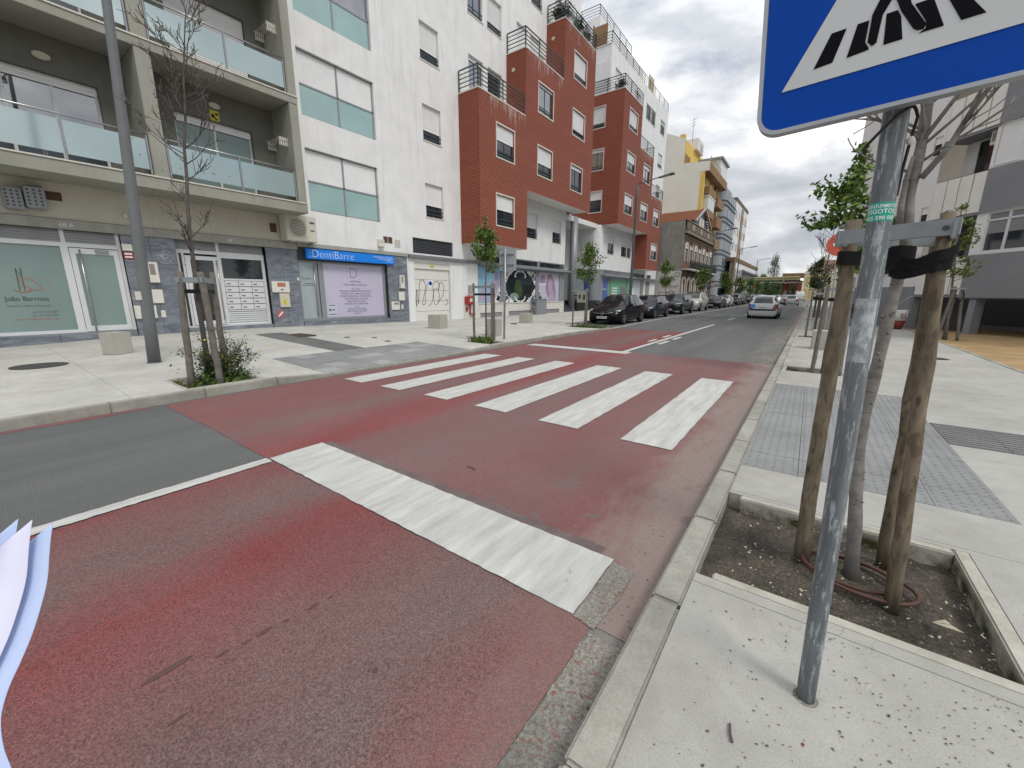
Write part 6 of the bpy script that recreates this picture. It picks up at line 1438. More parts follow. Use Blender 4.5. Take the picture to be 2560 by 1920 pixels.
def far_stakes(x, y, z, label, h=1.72, w_=.34):
    T, tp = stakes(x, y, z, h, [(x-w_, y-.18, x-w_, y-.18, h), (x+.03, y+.3, x+.03, y+.3, h), (x+w_, y-.18, x+w_, y-.18, h)], z+h-.1, label, r=.035)
    a, b, c = tp
    for p, q in ((a, b), (b, c), (c, a)):
        dv = (q-p); mb = MB(); ang_ = math.atan2(dv.y, dv.x); mid = (p+q)/2; mb.obox((mid.x, mid.y, mid.z-.035), (dv.length+.1, .025, .07), ang_); mb.build('crossbar', 'galv_bar', T)
        mb = MB(); mb.obox((mid.x, mid.y, mid.z-.24), (dv.length+.03, .012, .06), ang_); mb.build('strap', 'strap_black', T)
far_stakes(-7.62, 9.2, zl(-7.6, 9.2)-.03, 'three stakes round the leafy tree in front of the posters')
young_tree('street_tree', 'young leafy tree in stakes in front of the blue poster', -7.62, 9.17, .05, 3.62, 1.95, .34, 1, 24, 'leaf_green', .078, 3)
far_stakes(-8.3, 16.7, .03, 'three stakes in front of the nearest parked car')
young_tree('street_tree', 'young leafy tree in front of the grey curved shop corner', -8.35, 17.3, .02, 3.85, 1.95, .55, 1, 26, 'leaf_green', .095, 4)
T = thing('plaque_post', 'worn grey letterbox-like plate fixed on the stakes before the nearest car', 'plate', (-8.15, 17.2, 1.2))
MB().box(-8.42, -7.98, 16.44, 16.46, 1.12, 1.60).build('plate', 'slab_render', T); MB().box(-8.33, -8.25, 16.43, 16.438, 1.28, 1.46).build('slot', 'interior_dark', T); MB().box(-8.12, -8.04, 16.43, 16.438, 1.24, 1.46).build('slot', 'interior_dark', T)
for i, (x, y, h, cr, rx, s, leaf, lb) in enumerate(((-8.6, 30.5, 4.0, 2.15, .55, .12, 'leaf_green', 'slim leafy tree by the white side wall of the old house'), (-8.6, 42.3, 3.85, 2.0, .75, .15, 'leaf_green', 'leafy tree in front of the old house balcony'), (-8.6, 55.6, 4.2, 1.6, .8, .17, 'leaf_green', 'leafy tree in front of the slate blue block'), (-8.6, 66.7, 3.95, 1.6, .85, .18, 'leaf_green', 'leafy tree before the low white shops, nearest of two'), (-8.6, 80, 4.2, 1.6, .9, .2, 'leaf_green', 'leafy tree before the low white shops, farther of two'))):
    young_tree('street_tree', lb, x, y, .02, h, cr, rx, 1, 20, leaf, s, 20+i)
far_stakes(-8.6, 30.4, .03, 'three stakes against the white side wall of the old house')
# bare tree on the left pavement with stakes and shrub
bx, by, bz = -8.02, 2.36, .05
T = thing('bare_tree', 'leafless young tree on the left pavement beside the street lamp', 'tree', (bx, by, bz)); rn = random.Random(5); mb = MB()
tl_ = [Vector((bx-.03+rn.uniform(-.018, .018), by+.45*(i/12)**2.2+rn.uniform(-.018, .018), bz+5.4*i/12)) for i in range(13)]
mb.tube(tl_, [.044*(1-.84*i/12) for i in range(13)], 9)
for i in range(34):
    t = rn.uniform(.38, .99); j = min(11, int(t*12)); b = tl_[j].lerp(tl_[j+1], t*12-j); a = rn.uniform(0, 6.28)
    L = (.75-.35*abs(t-.62)*2)*rn.uniform(.5, 1.05); limb(mb, b, (math.cos(a), math.sin(a), .55), L, .014*(1.25-t), 2, rn, 4, .75, .3, (2, 5), .48, None, 5, .0038)
mb.build('trunk', 'bark_left', T, True)
mb = MB()
for i in range(110):
    t = rn.uniform(.4, .9); b = tl_[min(12, int(t*12))]+Vector((rn.gauss(0, .3), rn.gauss(0, .3), rn.gauss(0, .25)))
    leaf_mesh(mb, b, Vector((rn.uniform(-1, 1), rn.uniform(-1, 1), 1)).normalized(), .03, rn)
mb.build('buds', 'bark_twig', T)['kind'] = 'stuff'
ST1, tp = stakes(bx, by, .05, 1.72, [(-7.62, 2.0, -7.64, 2.09, 1.76), (-7.28, 2.28, -7.40, 2.28, 1.76), (-8.3, 2.70, -8.35, 2.74, 1.80)], 1.70, 'three grey stakes round the leafless tree on the left pavement', r=.047)
for p, q in ((tp[0], tp[1]), (tp[1], tp[2]), (tp[2], tp[0])):
    dv = q-p; mid = (p+q)/2; an = math.atan2(dv.y, dv.x); mb = MB(); mb.obox((mid.x, mid.y, mid.z-.04), (dv.length+.12, .03, .075), an); mb.build('crossbar', 'galv_bar', ST1); mb = MB(); mb.obox((mid.x, mid.y, mid.z-.20), (dv.length+.04, .012, .06), an); mb.build('strap', 'strap_black', ST1)
# shrub with yellow flowers at its foot
T = thing('shrub', 'yellow-flowered shrub at the foot of the leafless tree', 'shrub', (-7.75, 2.5, .05)); rn = random.Random(8); mb = MB(); tips = []
for i in range(40):
    a = rn.uniform(0, 6.28); limb(mb, (-7.72+rn.uniform(-.14, .14), 2.48+rn.uniform(-.14, .14), .05), (math.cos(a)*.8, math.sin(a)*.8, 1.0), rn.uniform(.3, .62), .005, 2, rn, 4, .6, .2, (2, 4), .5, tips, 4, .002)
mb.build('stems', 'bark_twig', T); mb = MB()
for p, d_ in tips:
    for q in range(3): leaf_mesh(mb, p+Vector((rn.gauss(0, .03), rn.gauss(0, .03), rn.gauss(0, .03))), Vector((rn.uniform(-1, 1), rn.uniform(-1, 1), 1)).normalized(), .035, rn)
for i in range(1500):
    p = Vector((-7.68+rn.gauss(0, .17), 2.44+rn.gauss(0, .17), .06+abs(rn.gauss(0, .17)))); leaf_mesh(mb, p, Vector((rn.uniform(-1, 1), rn.uniform(-1, 1), 1)).normalized(), .05*rn.uniform(.6, 1.3), rn, rn.randint(0, 1))
mb.build('foliage', ['leaf_dark', 'leaf_green'], T); mb = MB()
for p, d_ in rn.sample(tips, min(26, len(tips))): leaf_mesh(mb, p+Vector((0, 0, .01)), Vector((.6, -.6, .6)).normalized(), .045, rn)
mb.build('flowers', 'flower_yellow', T)
# grass tufts in the pits
def tuft(x0, x1, y0, y1, z, n, h, name, seed):
    rn = random.Random(seed); mb = MB()
    for i in range(n):
        p = Vector((rn.uniform(x0, x1), rn.uniform(y0, y1), z)); a = rn.uniform(0, 6.28); t = Vector((math.cos(a), math.sin(a), 0)); hh = h*rn.uniform(.4, 1.2); sd = Vector((-t.y, t.x, 0))*.006
        mb.poly([p-sd, p+sd, p+t*hh*.3+Vector((0, 0, hh*.7))+sd*.6, p+t*hh*.75+Vector((0, 0, hh))])
    o = mb.build(name, 'grass', None); o['kind'] = 'stuff'; o['label'] = f'green grass growing in a tree pit {["","on the left pavement by the shrub","before the posters","before the nearest parked car"][seed]}'; o['category'] = 'grass'
tuft(-8.0, -7.15, 1.9, 2.75, .03, 200, .13, 'grass', 1); tuft(-7.95, -7.3, 8.8, 9.2, .0, 150, .26, 'grass', 2); tuft(-8.7, -7.1, 16.1, 17.2, -.05, 160, .22, 'grass', 3)

# ---- the near tree in the right pit, its stakes, bar, strap, hose
NT_ = thing('bare_tree', 'leafless young tree with smooth grey trunk between the foreground stakes', 'tree', (.35, 2.56, .03)); rn = random.Random(12); mb = MB()
tk = [(.36, 2.56, -.02), (.355, 2.56, .06), (.335, 2.565, .3), (.30, 2.57, .6), (.283, 2.57, .85), (.292, 2.565, 1.1), (.298, 2.56, 1.4), (.305, 2.56, 1.7), (.285, 2.56, 1.9), (.29, 2.56, 2.1), (.283, 2.56, 2.3), (.29, 2.57, 2.7), (.28, 2.58, 3.2)]
mb.tube(spline(tk, 4), [(.046 if i < 4 else .033-.014*min(1, i/36.))*(1+.06*math.sin(i*1.7)) for i in range(len(tk)*4-3)], 16)
for i in range(16):
    j = rn.randint(2, 8); q = Vector(tk[j]).lerp(Vector(tk[j+1]), rn.random()); a = rn.uniform(3.4, 6.2); mb.tube([q+Vector((math.cos(a), math.sin(a), 0))*.022, q+Vector((math.cos(a), math.sin(a), .1))*.036], [.008, .003], 6)
limb(mb, (.31, 2.55, 1.97), (.55, -.1, .9), .62, .0125, 3, rn, 5, .6, .22, (3, 4), .55, None, 7, .003)
limb(mb, (.29, 2.55, 2.12), (.35, -.2, .9), .5, .009, 2, rn, 4, .6, .22, (4, 6), .55, None, 6, .003)
for i in range(9):
    z = rn.uniform(2.0, 2.9); a = rn.uniform(0, 6.28); limb(mb, (.288, 2.56, z), (math.cos(a), math.sin(a), .6), rn.uniform(.25, .5), .0065, 2, rn, 4, .7, .2, (3, 5), .55, None, 5, .0022)
limb(mb, (.27, 2.55, 2.0), (-.9, -.1, .3), .25, .006, 1, rn, 4, .5, .3, (2, 3), .4, None, 5, .0025)
mb.tube([(.27, 2.54, 1.78), (.262, 2.535, 1.86), (.262, 2.54, 1.97), (.272, 2.55, 2.06)], [.014, .012, .010, .008], 8)
mb.build('trunk', 'bark_near', NT_, True)
ST2, tp = stakes(.35, 2.6, .03, 1.8, [(.140, 2.57, .108, 2.55, 1.82, .038, .029), (.50, 2.39, .388, 2.39, 1.80, .030, .0225), (.51, 2.80, .44, 2.76, 1.74, .032, .027)], 1.74, 'three thick round timber stakes round the foreground tree', 'stake_wood', .036, group=None)
fp = [Vector((.070, 2.515, 1.745)), Vector((.41, 2.345, 1.735)), Vector((.46, 2.76, 1.72))]
for i, (p, q) in enumerate(((fp[0], fp[1]), (fp[1], fp[2]), (fp[2], fp[0]))):
    dv = q-p; mid = (p+q)/2; mb = MB(); mb.obox((mid.x, mid.y, mid.z-.032), (dv.length+.035, .014, .064), math.atan2(dv.y, dv.x)); mb.build('crossbar', 'galv_bar', ST2, bevel=.003)
mb = MB(); mb.tube([(.385, 2.350, 1.738), (.385, 2.338, 1.738)], .009, 10); mb.build('bolt', 'cast_iron', ST2)
def strap(P, hgt, th, par, name='strap'):
    mb = MB(); P = [Vector(p) for p in spline(P, 5)]
    for a, b in zip(P, P[1:]):
        dv = (b-a); n_ = Vector((dv.y, -dv.x, 0)).normalized()*th; h_ = Vector((0, 0, hgt/2))
        mb.hexa([a-h_-n_, b-h_-n_, b-h_+n_, a-h_+n_, a+h_-n_, b+h_-n_, b+h_+n_, a+h_+n_])
    mb.build(name, 'strap_black', par)
strap([(.072, 2.555, 1.65), (.085, 2.518, 1.65), (.14, 2.515, 1.645), (.22, 2.53, 1.63), (.28, 2.515, 1.615), (.33, 2.53, 1.61)], .062, .002, ST2)
strap([(.265, 2.53, 1.60), (.30, 2.515, 1.585), (.335, 2.46, 1.59), (.372, 2.362, 1.605), (.40, 2.355, 1.612), (.425, 2.362, 1.615), (.434, 2.385, 1.615)], .072, .002, ST2)
strap([(.295, 2.512, 1.625), (.335, 2.45, 1.61), (.374, 2.358, 1.63), (.42, 2.354, 1.645), (.437, 2.365, 1.67)], .045, .002, ST2)
strap([(.25, 2.56, 1.655), (.28, 2.518, 1.66), (.33, 2.53, 1.655), (.345, 2.57, 1.65)], .07, .002, ST2)
hs = []
for i in range(70):
    a = i/70*4*math.pi; k_ = 1+.08*math.sin(a*.5); hs.append((.36+.215*k_*math.cos(a+2.2)+.02*math.sin(a*.5), 2.53+.155*k_*math.sin(a+2.2), .055+.012*(i > 35)+.008*math.sin(a)))
MB().tube(hs, .0095, 8).build('hose', 'hose_brown', None, True, **tags('coiled brown hose round the foot of the foreground tree', 'hose'))
# litter and stones in the near pit
rn = random.Random(31)
mb = MB(); P0 = Vector((.62, 2.33, .06)); mb.poly([P0, P0+Vector((.06, .01, .012)), P0+Vector((.085, -.05, .03)), P0+Vector((.03, -.035, .02))]); mb.poly([P0+Vector((0, .002, .001)), P0+Vector((.05, .05, .004)), P0+Vector((.06, .012, .013))]); mb.build('dry_leaf', 'leaf_dry', None, **tags('large pale dry leaf on the soil beside the hose', 'leaf'))
mb = MB()
for i in range(900):
    x, y = rn.uniform(-.22, .80), rn.uniform(2.06, 2.99); leaf_mesh(mb, Vector((x, y, .034+rn.uniform(0, .018))), Vector((rn.uniform(-.5, .5), rn.uniform(-.5, .5), 1)).normalized(), rn.uniform(.005, .018), rn, rn.choice((0, 0, 0, 1, 1, 1, 2)))
o = mb.build('leaf_litter', ['bark_twig', 'stake_weathered', 'leaf_dry'], None); o['kind'] = 'stuff'; o['label'] = 'scattered bark chips and dry litter on the soil of the near pit'; o['category'] = 'litter'
mb = MB()
for i in range(1300):
    x = rn.triangular(-.28, 1.35, .9); y = rn.uniform(.4, 1.92); s_ = rn.uniform(.0022, .0062)*(1.5 if rn.random() < .1 else 1); leaf_mesh(mb, Vector((x, y, .1035)), Vector((rn.uniform(-.2, .2), rn.uniform(-.2, .2), 1)).normalized(), s_*1.6, rn, rn.choice((0, 0, 1)))
o = mb.build('fallen_petals', ['bark_twig', 'planter_red'], None); o['kind'] = 'stuff'; o['label'] = 'tiny dark red fallen petals on the right pavement'; o['category'] = 'petals'
mb = MB(); mb.tube([(-.035, 1.27, .105), (-.03, 1.235, .108), (-.02, 1.21, .106)], .004, 5); mb.build('twig', 'bark_twig', None, **tags('short brown twig on the pavement near the sign pole', 'twig'))

# ---- second tree on the right: leafy, behind the pole
T = young_tree('street_tree', 'leafy tree behind the blue sign pole on the right pavement', .34, 9.3, .05, 3.95, 1.95, .52, 1, 34, 'leaf_green', .10, 41, .035, 22, skip=lambda p: p.x < .30 and p.z < 2.62)
T, tp = stakes(.36, 9.2, .05, 1.7, [(.17, 9.02, .20, 9.08, 1.62), (.56, 8.98, .52, 9.1, 1.75), (.35, 9.5, .35, 9.4, 1.7)], 1.60, 'three stakes behind the sign pole at the second right pit', 'stake_weathered', .034)
for p, q in ((tp[0], tp[1]), (tp[1], tp[2])):
    dv = q-p; mid = (p+q)/2; mb = MB(); mb.obox((mid.x, mid.y, mid.z-.03), (dv.length+.08, .02, .06), math.atan2(dv.y, dv.x)); mb.build('crossbar', 'galv_bar', T); mb = MB(); mb.obox((mid.x, mid.y, mid.z-.2), (dv.length+.03, .012, .06), math.atan2(dv.y, dv.x)); mb.build('strap', 'strap_black', T)
for i, (y, lb) in enumerate(((17.0, 'third right pit'), (28.5, 'fourth right pit'))):
    T, tp = stakes(.2, y, .05, 1.7, [(-.02, y-.15, .0, y-.1, 1.68), (.42, y-.15, .40, y-.1, 1.68), (.2, y+.25, .2, y+.2, 1.68)], 1.55, f'three dark stakes at the {lb}', 'stake_weathered', .034)
    dv = tp[1]-tp[0]; mid = (tp[0]+tp[1])/2; mb = MB(); mb.obox((mid.x, mid.y, mid.z-.2), (dv.length+.03, .012, .07), 0); mb.build('strap', 'strap_black', T); mb = MB(); mb.obox((mid.x, mid.y, mid.z-.03), (dv.length+.08, .02, .06), 0); mb.build('crossbar', 'galv_bar', T)
    T = thing('bare_tree', f'thin leafless tree at the {lb}', 'tree', (.2, y, .05)); rn = random.Random(60+i); mb = MB(); tt = [Vector((.2+.012*q, y, .05+q*.55)) for q in range(9)]; mb.tube(tt, [.03*(1-.85*q/8) for q in range(9)], 7)
    for q in range(16):
        t = rn.uniform(2.8, 7.8); b = tt[int(t)].lerp(tt[int(t)+1], t % 1); a = rn.uniform(0, 6.28); limb(mb, b, (math.cos(a), math.sin(a), .8), rn.uniform(.4, .8), .010, 2, rn, 3, .6, .35, (2, 3), .55, None, 4, .005)
    mb.build('trunk', 'bark_twig', T)
young_tree('street_tree', 'dark leafy tree far along the right pavement before the yellow corner house', .25, 43.4, .05, 4.6, 1.9, .75, 1, 22, 'leaf_dark', .17, 45)
# round orange red sign behind the stake
T = thing('round_sign', 'round orange red traffic sign peeking out behind the foreground stake', 'road sign', (.45, 15, .1))
mb = MB(); mb.tube([(.47, 15.02, .1), (.45, 15.02, 3.1)], .032, 8); mb.build('pole', 'sign_metal', T, True)
mb = MB(); mb.disc((.44, 14.96, 2.86), .315, 'y', 28, 0, .02); mb.build('plate', 'sign_redorange', T)
mb = MB(); mb.box(.28, .62, 14.95, 14.96, 2.82, 2.90); mb.build('bar', 'print_white', T)
# pharmacy cross, scooter, planter
T = thing('pharmacy_cross', 'lit green pharmacy cross on the right-hand side of the street', 'sign', (.9, 70, 2.6)); 
k = newmat('cross_lit'); k.out((.02, .5, .12), .4, None, 0, .4, emit=(.05, 1, .25), estr=1.6)
MB().box(.2, .5, 69.9, 70.05, 2.35, 3.25).box(-.05, .75, 69.91, 70.04, 2.65, 2.95).build('cross', 'cross_lit', T); MB().box(.5, 3.4, 69.95, 70.0, 2.76, 2.82).build('bracket', 'mid_metal', T); MB().box(3.3, 3.5, 69.9, 70.05, .1, 4).build('post', 'mid_metal', T)
T = thing('planter', 'white and dark red round planter pot lettered SL on the right pavement', 'planter', (3.05, 23.05, .1))
mb = MB(); mb.lathe((3.02, 23.1, .1), [(.14, 0), (.17, .1), (.23, .36)], 20); mb.build('foot', 'planter_red', T, True); mb = MB(); mb.lathe((3.02, 23.1, .46), [(.235, 0), (.25, .2), (.255, .40), (.23, .42), (.21, .37)], 20); bw = mb.build('bowl', 'planter_white', T, True)
fpl = FR((3.02, 22.85, 0), (1, 0, 0), (0, -1, 0)); text('SL', .26, fpl, -.02, .56, .03, 'planter_red', bw)
for (x, y, lb) in ((1.75, 24.5, 'green bush in a grey planter box left of the white pot'), (2.0, 36, 'dark bush by the blue grey building')):
    rn = random.Random(int(x*100)); T = thing('bush', lb, 'bush', (x, y, .1)); MB().box(x-.3, x+.3, y-.3, y+.3, .1, .45).build('box', 'rb_grey', T); mb = MB()
    for i in range(900): leaf_mesh(mb, Vector((x+rn.gauss(0, .22), y+rn.gauss(0, .22), .75+rn.gauss(0, .2))), Vector((rn.uniform(-1, 1), rn.uniform(-1, 1), 1)).normalized(), .09, rn)
    mb.build('foliage', 'leaf_dark', T)
# young tree with stakes on the sand
T = thing('young_tree', 'sparse young tree with fresh leaf tufts on the sandy forecourt', 'tree', (3.62, 18.6, .1)); rn = random.Random(77); mb = MB(); tips = []
tt = [Vector((3.62-.04*q, 18.6, .08+q*.5)) for q in range(9)]; mb.tube(tt, [.045*(1-.8*q/8) for q in range(9)], 8)
for q in range(34):
    t = rn.uniform(3.4, 7.9); b = tt[int(t)].lerp(tt[int(t)+1], t % 1); a = rn.uniform(0, 6.28); limb(mb, b, (math.cos(a), math.sin(a), .25), rn.uniform(.35, .75)*(1.3-t/10), .010, 1, rn, 3, .6, .25, (1, 3), .5, tips, 4, .004)
mb.build('trunk', 'bark_grey', T, True); mb = MB()
for p, d_ in tips:
    for q in range(9): leaf_mesh(mb, p+Vector((rn.gauss(0, .05), rn.gauss(0, .05), rn.gauss(0, .04))), Vector((rn.uniform(-1, 1), rn.uniform(-1, 1), .8)).normalized(), .085, rn)
mb.build('crown', 'leaf_fresh', T)
T, tp = stakes(3.62, 18.6, .1, 1.7, [(3.40, 18.5, 3.55, 18.55, 1.68), (3.86, 18.5, 3.72, 18.55, 1.68), (3.62, 18.9, 3.62, 18.75, 1.6)], 1.68, 'three leaning stakes round the young tree on the sand', 'stake_weathered', .04)
mb = MB(); mb.obox((3.63, 18.5, 1.66), (.34, .02, .05), 0); mb.build('crossbar', 'galv_bar', T); mb = MB(); mb.tube([(3.74, 18.5, 1.62), (3.78, 18.48, 1.45), (3.72, 18.46, 1.3), (3.66, 18.46, 1.22)], .014, 5); mb.build('strap', 'strap_black', T)

# far trees behind the viaduct
def big_tree(x, y, h, r, label, seed, col='leaf_far', trunk=.3, narrow=1., lo=.12):
    rn = random.Random(seed); T = thing('tall_tree', label, 'tree', (x, y, 0)); mb = MB(); mb.tube([(x, y, 0), (x, y, h*.5), (x+.2, y, h*.85)], [trunk, trunk*.6, .05], 7); cl_ = []
    for i in range(70):
        t = rn.uniform(lo, 1); rr = r*math.sin(math.pi*min(1, .15+t*.8))**.7*rn.uniform(.2, 1); a = rn.uniform(0, 6.28); p = Vector((x+rr*math.cos(a), y+rr*math.sin(a), h*t)); cl_.append(p)
        if i < 26: mb.tube([(x, y, h*t*.8), tuple(p)], [.06, .02], 4)
    mb.build('trunk', 'bark_twig', T); mb = MB()
    for p in cl_:
        for q in range(34): leaf_mesh(mb, p+Vector((rn.gauss(0, 1)*r*.16, rn.gauss(0, 1)*r*.16, rn.gauss(0, 1)*h*.05)), Vector((rn.uniform(-1, 1), rn.uniform(-1, 1), .6)).normalized(), r*.16*rn.uniform(.6, 1.3), rn, rn.randint(0, 1))
    mb.build('crown', [col, 'leaf_dark'], T)
big_tree(-12.9, 185, 15.4, 2.3, 'tall dark evergreen tree rising behind the viaduct', 91)
for i, (x, y, h, r) in enumerate(((-15.5, 160, 5.5, 1.6), (-12.5, 158, 5.2, 1.5), (-10.3, 156, 5.0, 1.5), (-8.6, 150, 4.6, 1.1), (-17, 192, 9.2, 2.4), (-20, 194, 9.0, 2.6), (-10.8, 150, 4.4, 1.2), (-5.5, 168, 4.6, 1.2))): big_tree(x, y, h, r, ['round green tree at the street end, leftmost', 'round green tree at the street end under the viaduct, second', 'round green tree at the street end under the viaduct, third', 'small green tree at the street end before the red house', 'pale green tree behind the viaduct beside the tall evergreen', 'pale green tree behind the viaduct above the low shops', 'small green tree at the street end beside a white sign', 'small tree right of the red house'][i], 100+i, 'leaf_far', .15)

# ================================================================= vehicles
PROF = {
 'hatch': [(0, .30, .50, .56, .58, .45), (.025, .20, .56, .66, .74, .60), (.08, .17, .66, .77, .83, .68), (.20, .16, .76, .90, .865, .71), (.285, .16, .82, .99, .865, .70), (.33, .16, .86, 1.12, .865, .665), (.44, .16, .89, 1.38, .865, .60), (.52, .16, .90, 1.45, .865, .585), (.58, .16, .905, 1.465, .865, .58), (.61, .16, .91, 1.468, .865, .58), (.78, .16, .94, 1.45, .86, .575), (.86, .16, .96, 1.41, .855, .57), (.93, .17, .97, 1.28, .84, .565), (.985, .20, .93, .98, .80, .64), (1, .32, .70, .78, .74, .6)],
 'sedan': [(0, .30, .50, .56, .6, .45), (.025, .20, .58, .66, .77, .60), (.08, .17, .68, .76, .85, .7), (.20, .16, .76, .88, .88, .72), (.29, .16, .82, .96, .88, .71), (.33, .16, .85, 1.06, .88, .68), (.43, .16, .88, 1.32, .88, .60), (.50, .16, .89, 1.40, .88, .585), (.56, .16, .895, 1.41, .88, .58), (.58, .16, .90, 1.41, .88, .58), (.72, .16, .92, 1.37, .875, .575), (.80, .16, .94, 1.24, .87, .6), (.88, .17, .95, 1.06, .86, .68), (.98, .2, .9, .98, .82, .66), (1, .32, .70, .76, .74, .6)],
 'suv': [(0, .34, .62, .70, .66, .5), (.025, .28, .74, .84, .80, .66), (.08, .26, .88, .98, .88, .74), (.20, .26, .94, 1.06, .90, .76), (.27, .26, .98, 1.12, .90, .75), (.31, .26, 1.02, 1.28, .90, .72), (.39, .26, 1.04, 1.58, .90, .66), (.46, .26, 1.05, 1.66, .90, .65), (.56, .26, 1.06, 1.68, .90, .65), (.59, .26, 1.06, 1.68, .90, .65), (.80, .26, 1.08, 1.66, .895, .645), (.89, .26, 1.09, 1.60, .89, .64), (.95, .27, 1.09, 1.44, .875, .64), (.985, .30, 1.02, 1.08, .84, .68), (1, .42, .8, .88, .78, .64)],
 'van': [(0, .36, .70, .8, .74, .6), (.03, .28, .9, 1.02, .86, .74), (.12, .26, 1.05, 1.2, .95, .8), (.17, .26, 1.1, 1.34, .96, .79), (.22, .26, 1.14, 1.7, .96, .78), (.30, .26, 1.16, 2.15, .96, .8), (.34, .26, 1.16, 2.22, .96, .8), (.40, .26, 1.16, 2.24, .96, .8), (.44, .26, 1.16, 2.25, .96, .8), (.60, .26, 1.16, 2.26, .96, .8), (.80, .26, 1.16, 2.26, .96, .8), (.92, .26, 1.16, 2.25, .96, .8), (.97, .27, 1.16, 2.22, .95, .8), (.99, .28, 1.16, 2.1, .93, .8), (1, .34, 1.0, 1.2, .92, .78)]}
def car(kind, paint, x, y, rz, L, Wd, Hs, label, group=None, plate=None, blue=False, black_trim=False, z0=.004, roofrails=False, detail=True, chrome=False):
    T = thing('parked_car' if group else ('van' if kind == 'van' else 'car'), label, 'van' if kind == 'van' else 'car', (x, y, z0), group)
    T['_t'] = [0, 0, 0]; T.rotation_euler = (0, 0, rz)
    pr = PROF[kind]; k_ = Wd/2/max(p[4] for p in pr); hz = Hs/max(p[3] for p in pr); rings = []
    for (t, zl_, zb, zt, w_, wt) in pr:
        w_, wt = w_*k_, wt*k_; zl_, zb, zt = zl_*(1 if zl_ < .3 else hz), zb*hz, zt*hz; yy = -L/2+t*L
        h = [(0, zl_), (w_*.88, zl_), (w_*.985, zl_+.14), (w_, zl_+(zb-zl_)*.55), (w_*.975, zb-.015), (wt+.012, zt-.055), (wt*.86, zt-.012), (0, zt+.012)]
        rings.append([(a, yy, b) for a, b in h]+[(-a, yy, b) for a, b in h[-2:0:-1]])
    n = len(rings[0]); body, gl = MB(), {q_: MB() for q_ in ('windscreen', 'rear_window', 'side_window.fl', 'side_window.fr', 'side_window.rl', 'side_window.rr')}
    seg = lambda q: min(q, n-1-q)      # 0 bottom .. 6 roof
    van = kind == 'van'
    for i in range(len(rings)-1):
        t0 = pr[i][0]
        for q in range(n):
            a, b, c, e = rings[i][q], rings[i][(q+1) % n], rings[i+1][(q+1) % n], rings[i+1][q]; s_ = seg(q); tgt = body
            if s_ in (5, 6) and i in (4, 5, 6) and not (s_ == 5): tgt = gl['windscreen']
            elif s_ in (5, 6) and i in ((11, 12) if kind != 'sedan' else (10, 11)) and s_ == 6 and not van: tgt = gl['rear_window']
            elif s_ == 4 and i in ((5, 6, 7, 9, 10, 11) if not van else (5, 6)): tgt = gl['side_window.'+('f' if i < 8 else 'r')+('r' if q < n/2 else 'l')]
            elif s_ == 4 and i == 8: tgt = None if False else body
            tgt.poly([a, b, c, e])
    body.poly(rings[0]); body.poly(rings[-1][::-1])
    bo = body.build('body', paint, T, True)
    try:
        bo.data.set_sharp_from_angle(angle=R(38))
    except Exception: pass
    # weld body verts for smooth shading
    b = bmesh.new(); b.from_mesh(bo.data); bmesh.ops.remove_doubles(b, verts=b.verts, dist=.0008); bmesh.ops.recalc_face_normals(b, faces=b.faces); b.to_mesh(bo.data); b.free()
    try: bo.data.set_sharp_from_angle(angle=R(40))
    except Exception: pass
    for nm, g_ in gl.items():
        if g_.f:
            o = g_.build(nm.split('.')[0], 'glass_car', T, False); b = bmesh.new(); b.from_mesh(o.data); bmesh.ops.remove_doubles(b, verts=b.verts, dist=.0008); bmesh.ops.recalc_face_normals(b, faces=b.faces); b.to_mesh(o.data); b.free()
    wr = .31 if kind in ('hatch', 'sedan') else .36; hw = Wd/2
    for fy_ in (-.5+.19, .5-.17):
        for sd in (-1, 1):
            cy = fy_*L; mb = MB(); 
            A = [(sd*(hw+.006), cy+(wr+.055)*math.cos(R(a)), max(.14, wr+(wr+.055)*math.sin(R(a)))) for a in range(-30, 211, 16)]
            mb.prism(A if sd < 0 else A[::-1], (-sd*.12, 0, 0)); mb.build('wheel_arch', 'car_black_trim', T)
            mb = MB(); xs0, xs1 = sd*(hw-.19), sd*(hw+.012); mb.tube([(xs0, cy, wr), (sd*(hw-.17), cy, wr), (sd*(hw-.01), cy, wr), (xs1, cy, wr)], [wr*.9, wr, wr, wr*.9], 22); ty = mb.build('wheel', 'tyre', T)
            mb = MB(); mb.tube([(sd*(hw+.0), cy, wr), (sd*(hw+.016), cy, wr)], wr*.66, 20); rm = mb.build('rim', 'rim', ty)
            mb = MB()
            for a in range(5):
                th = R(72*a+20); c_, s2 = math.cos(th), math.sin(th); d_ = wr*.40; mb.prism([(sd*(hw+.0165), cy+d_*c_+u_*.055*(-s2)+v_*.08*c_, wr+d_*s2+u_*.055*c_+v_*.08*s2) for u_, v_ in ((-1, 1), (1, 1), (.35, -1), (-.35, -1))], (sd*.002, 0, 0))
            mb.build('spoke_gap', 'car_black_trim', rm)
    def lump(nm, pts_, m_, par=T): mb = MB(); mb.hexa(pts_); return mb.build(nm, m_, par, bevel=.012)
    zb0 = pr[2][2]*hz; zt0 = pr[2][3]*hz; y1, y2, y3 = -L/2+.015*L, -L/2+.075*L, -L/2+.17*L
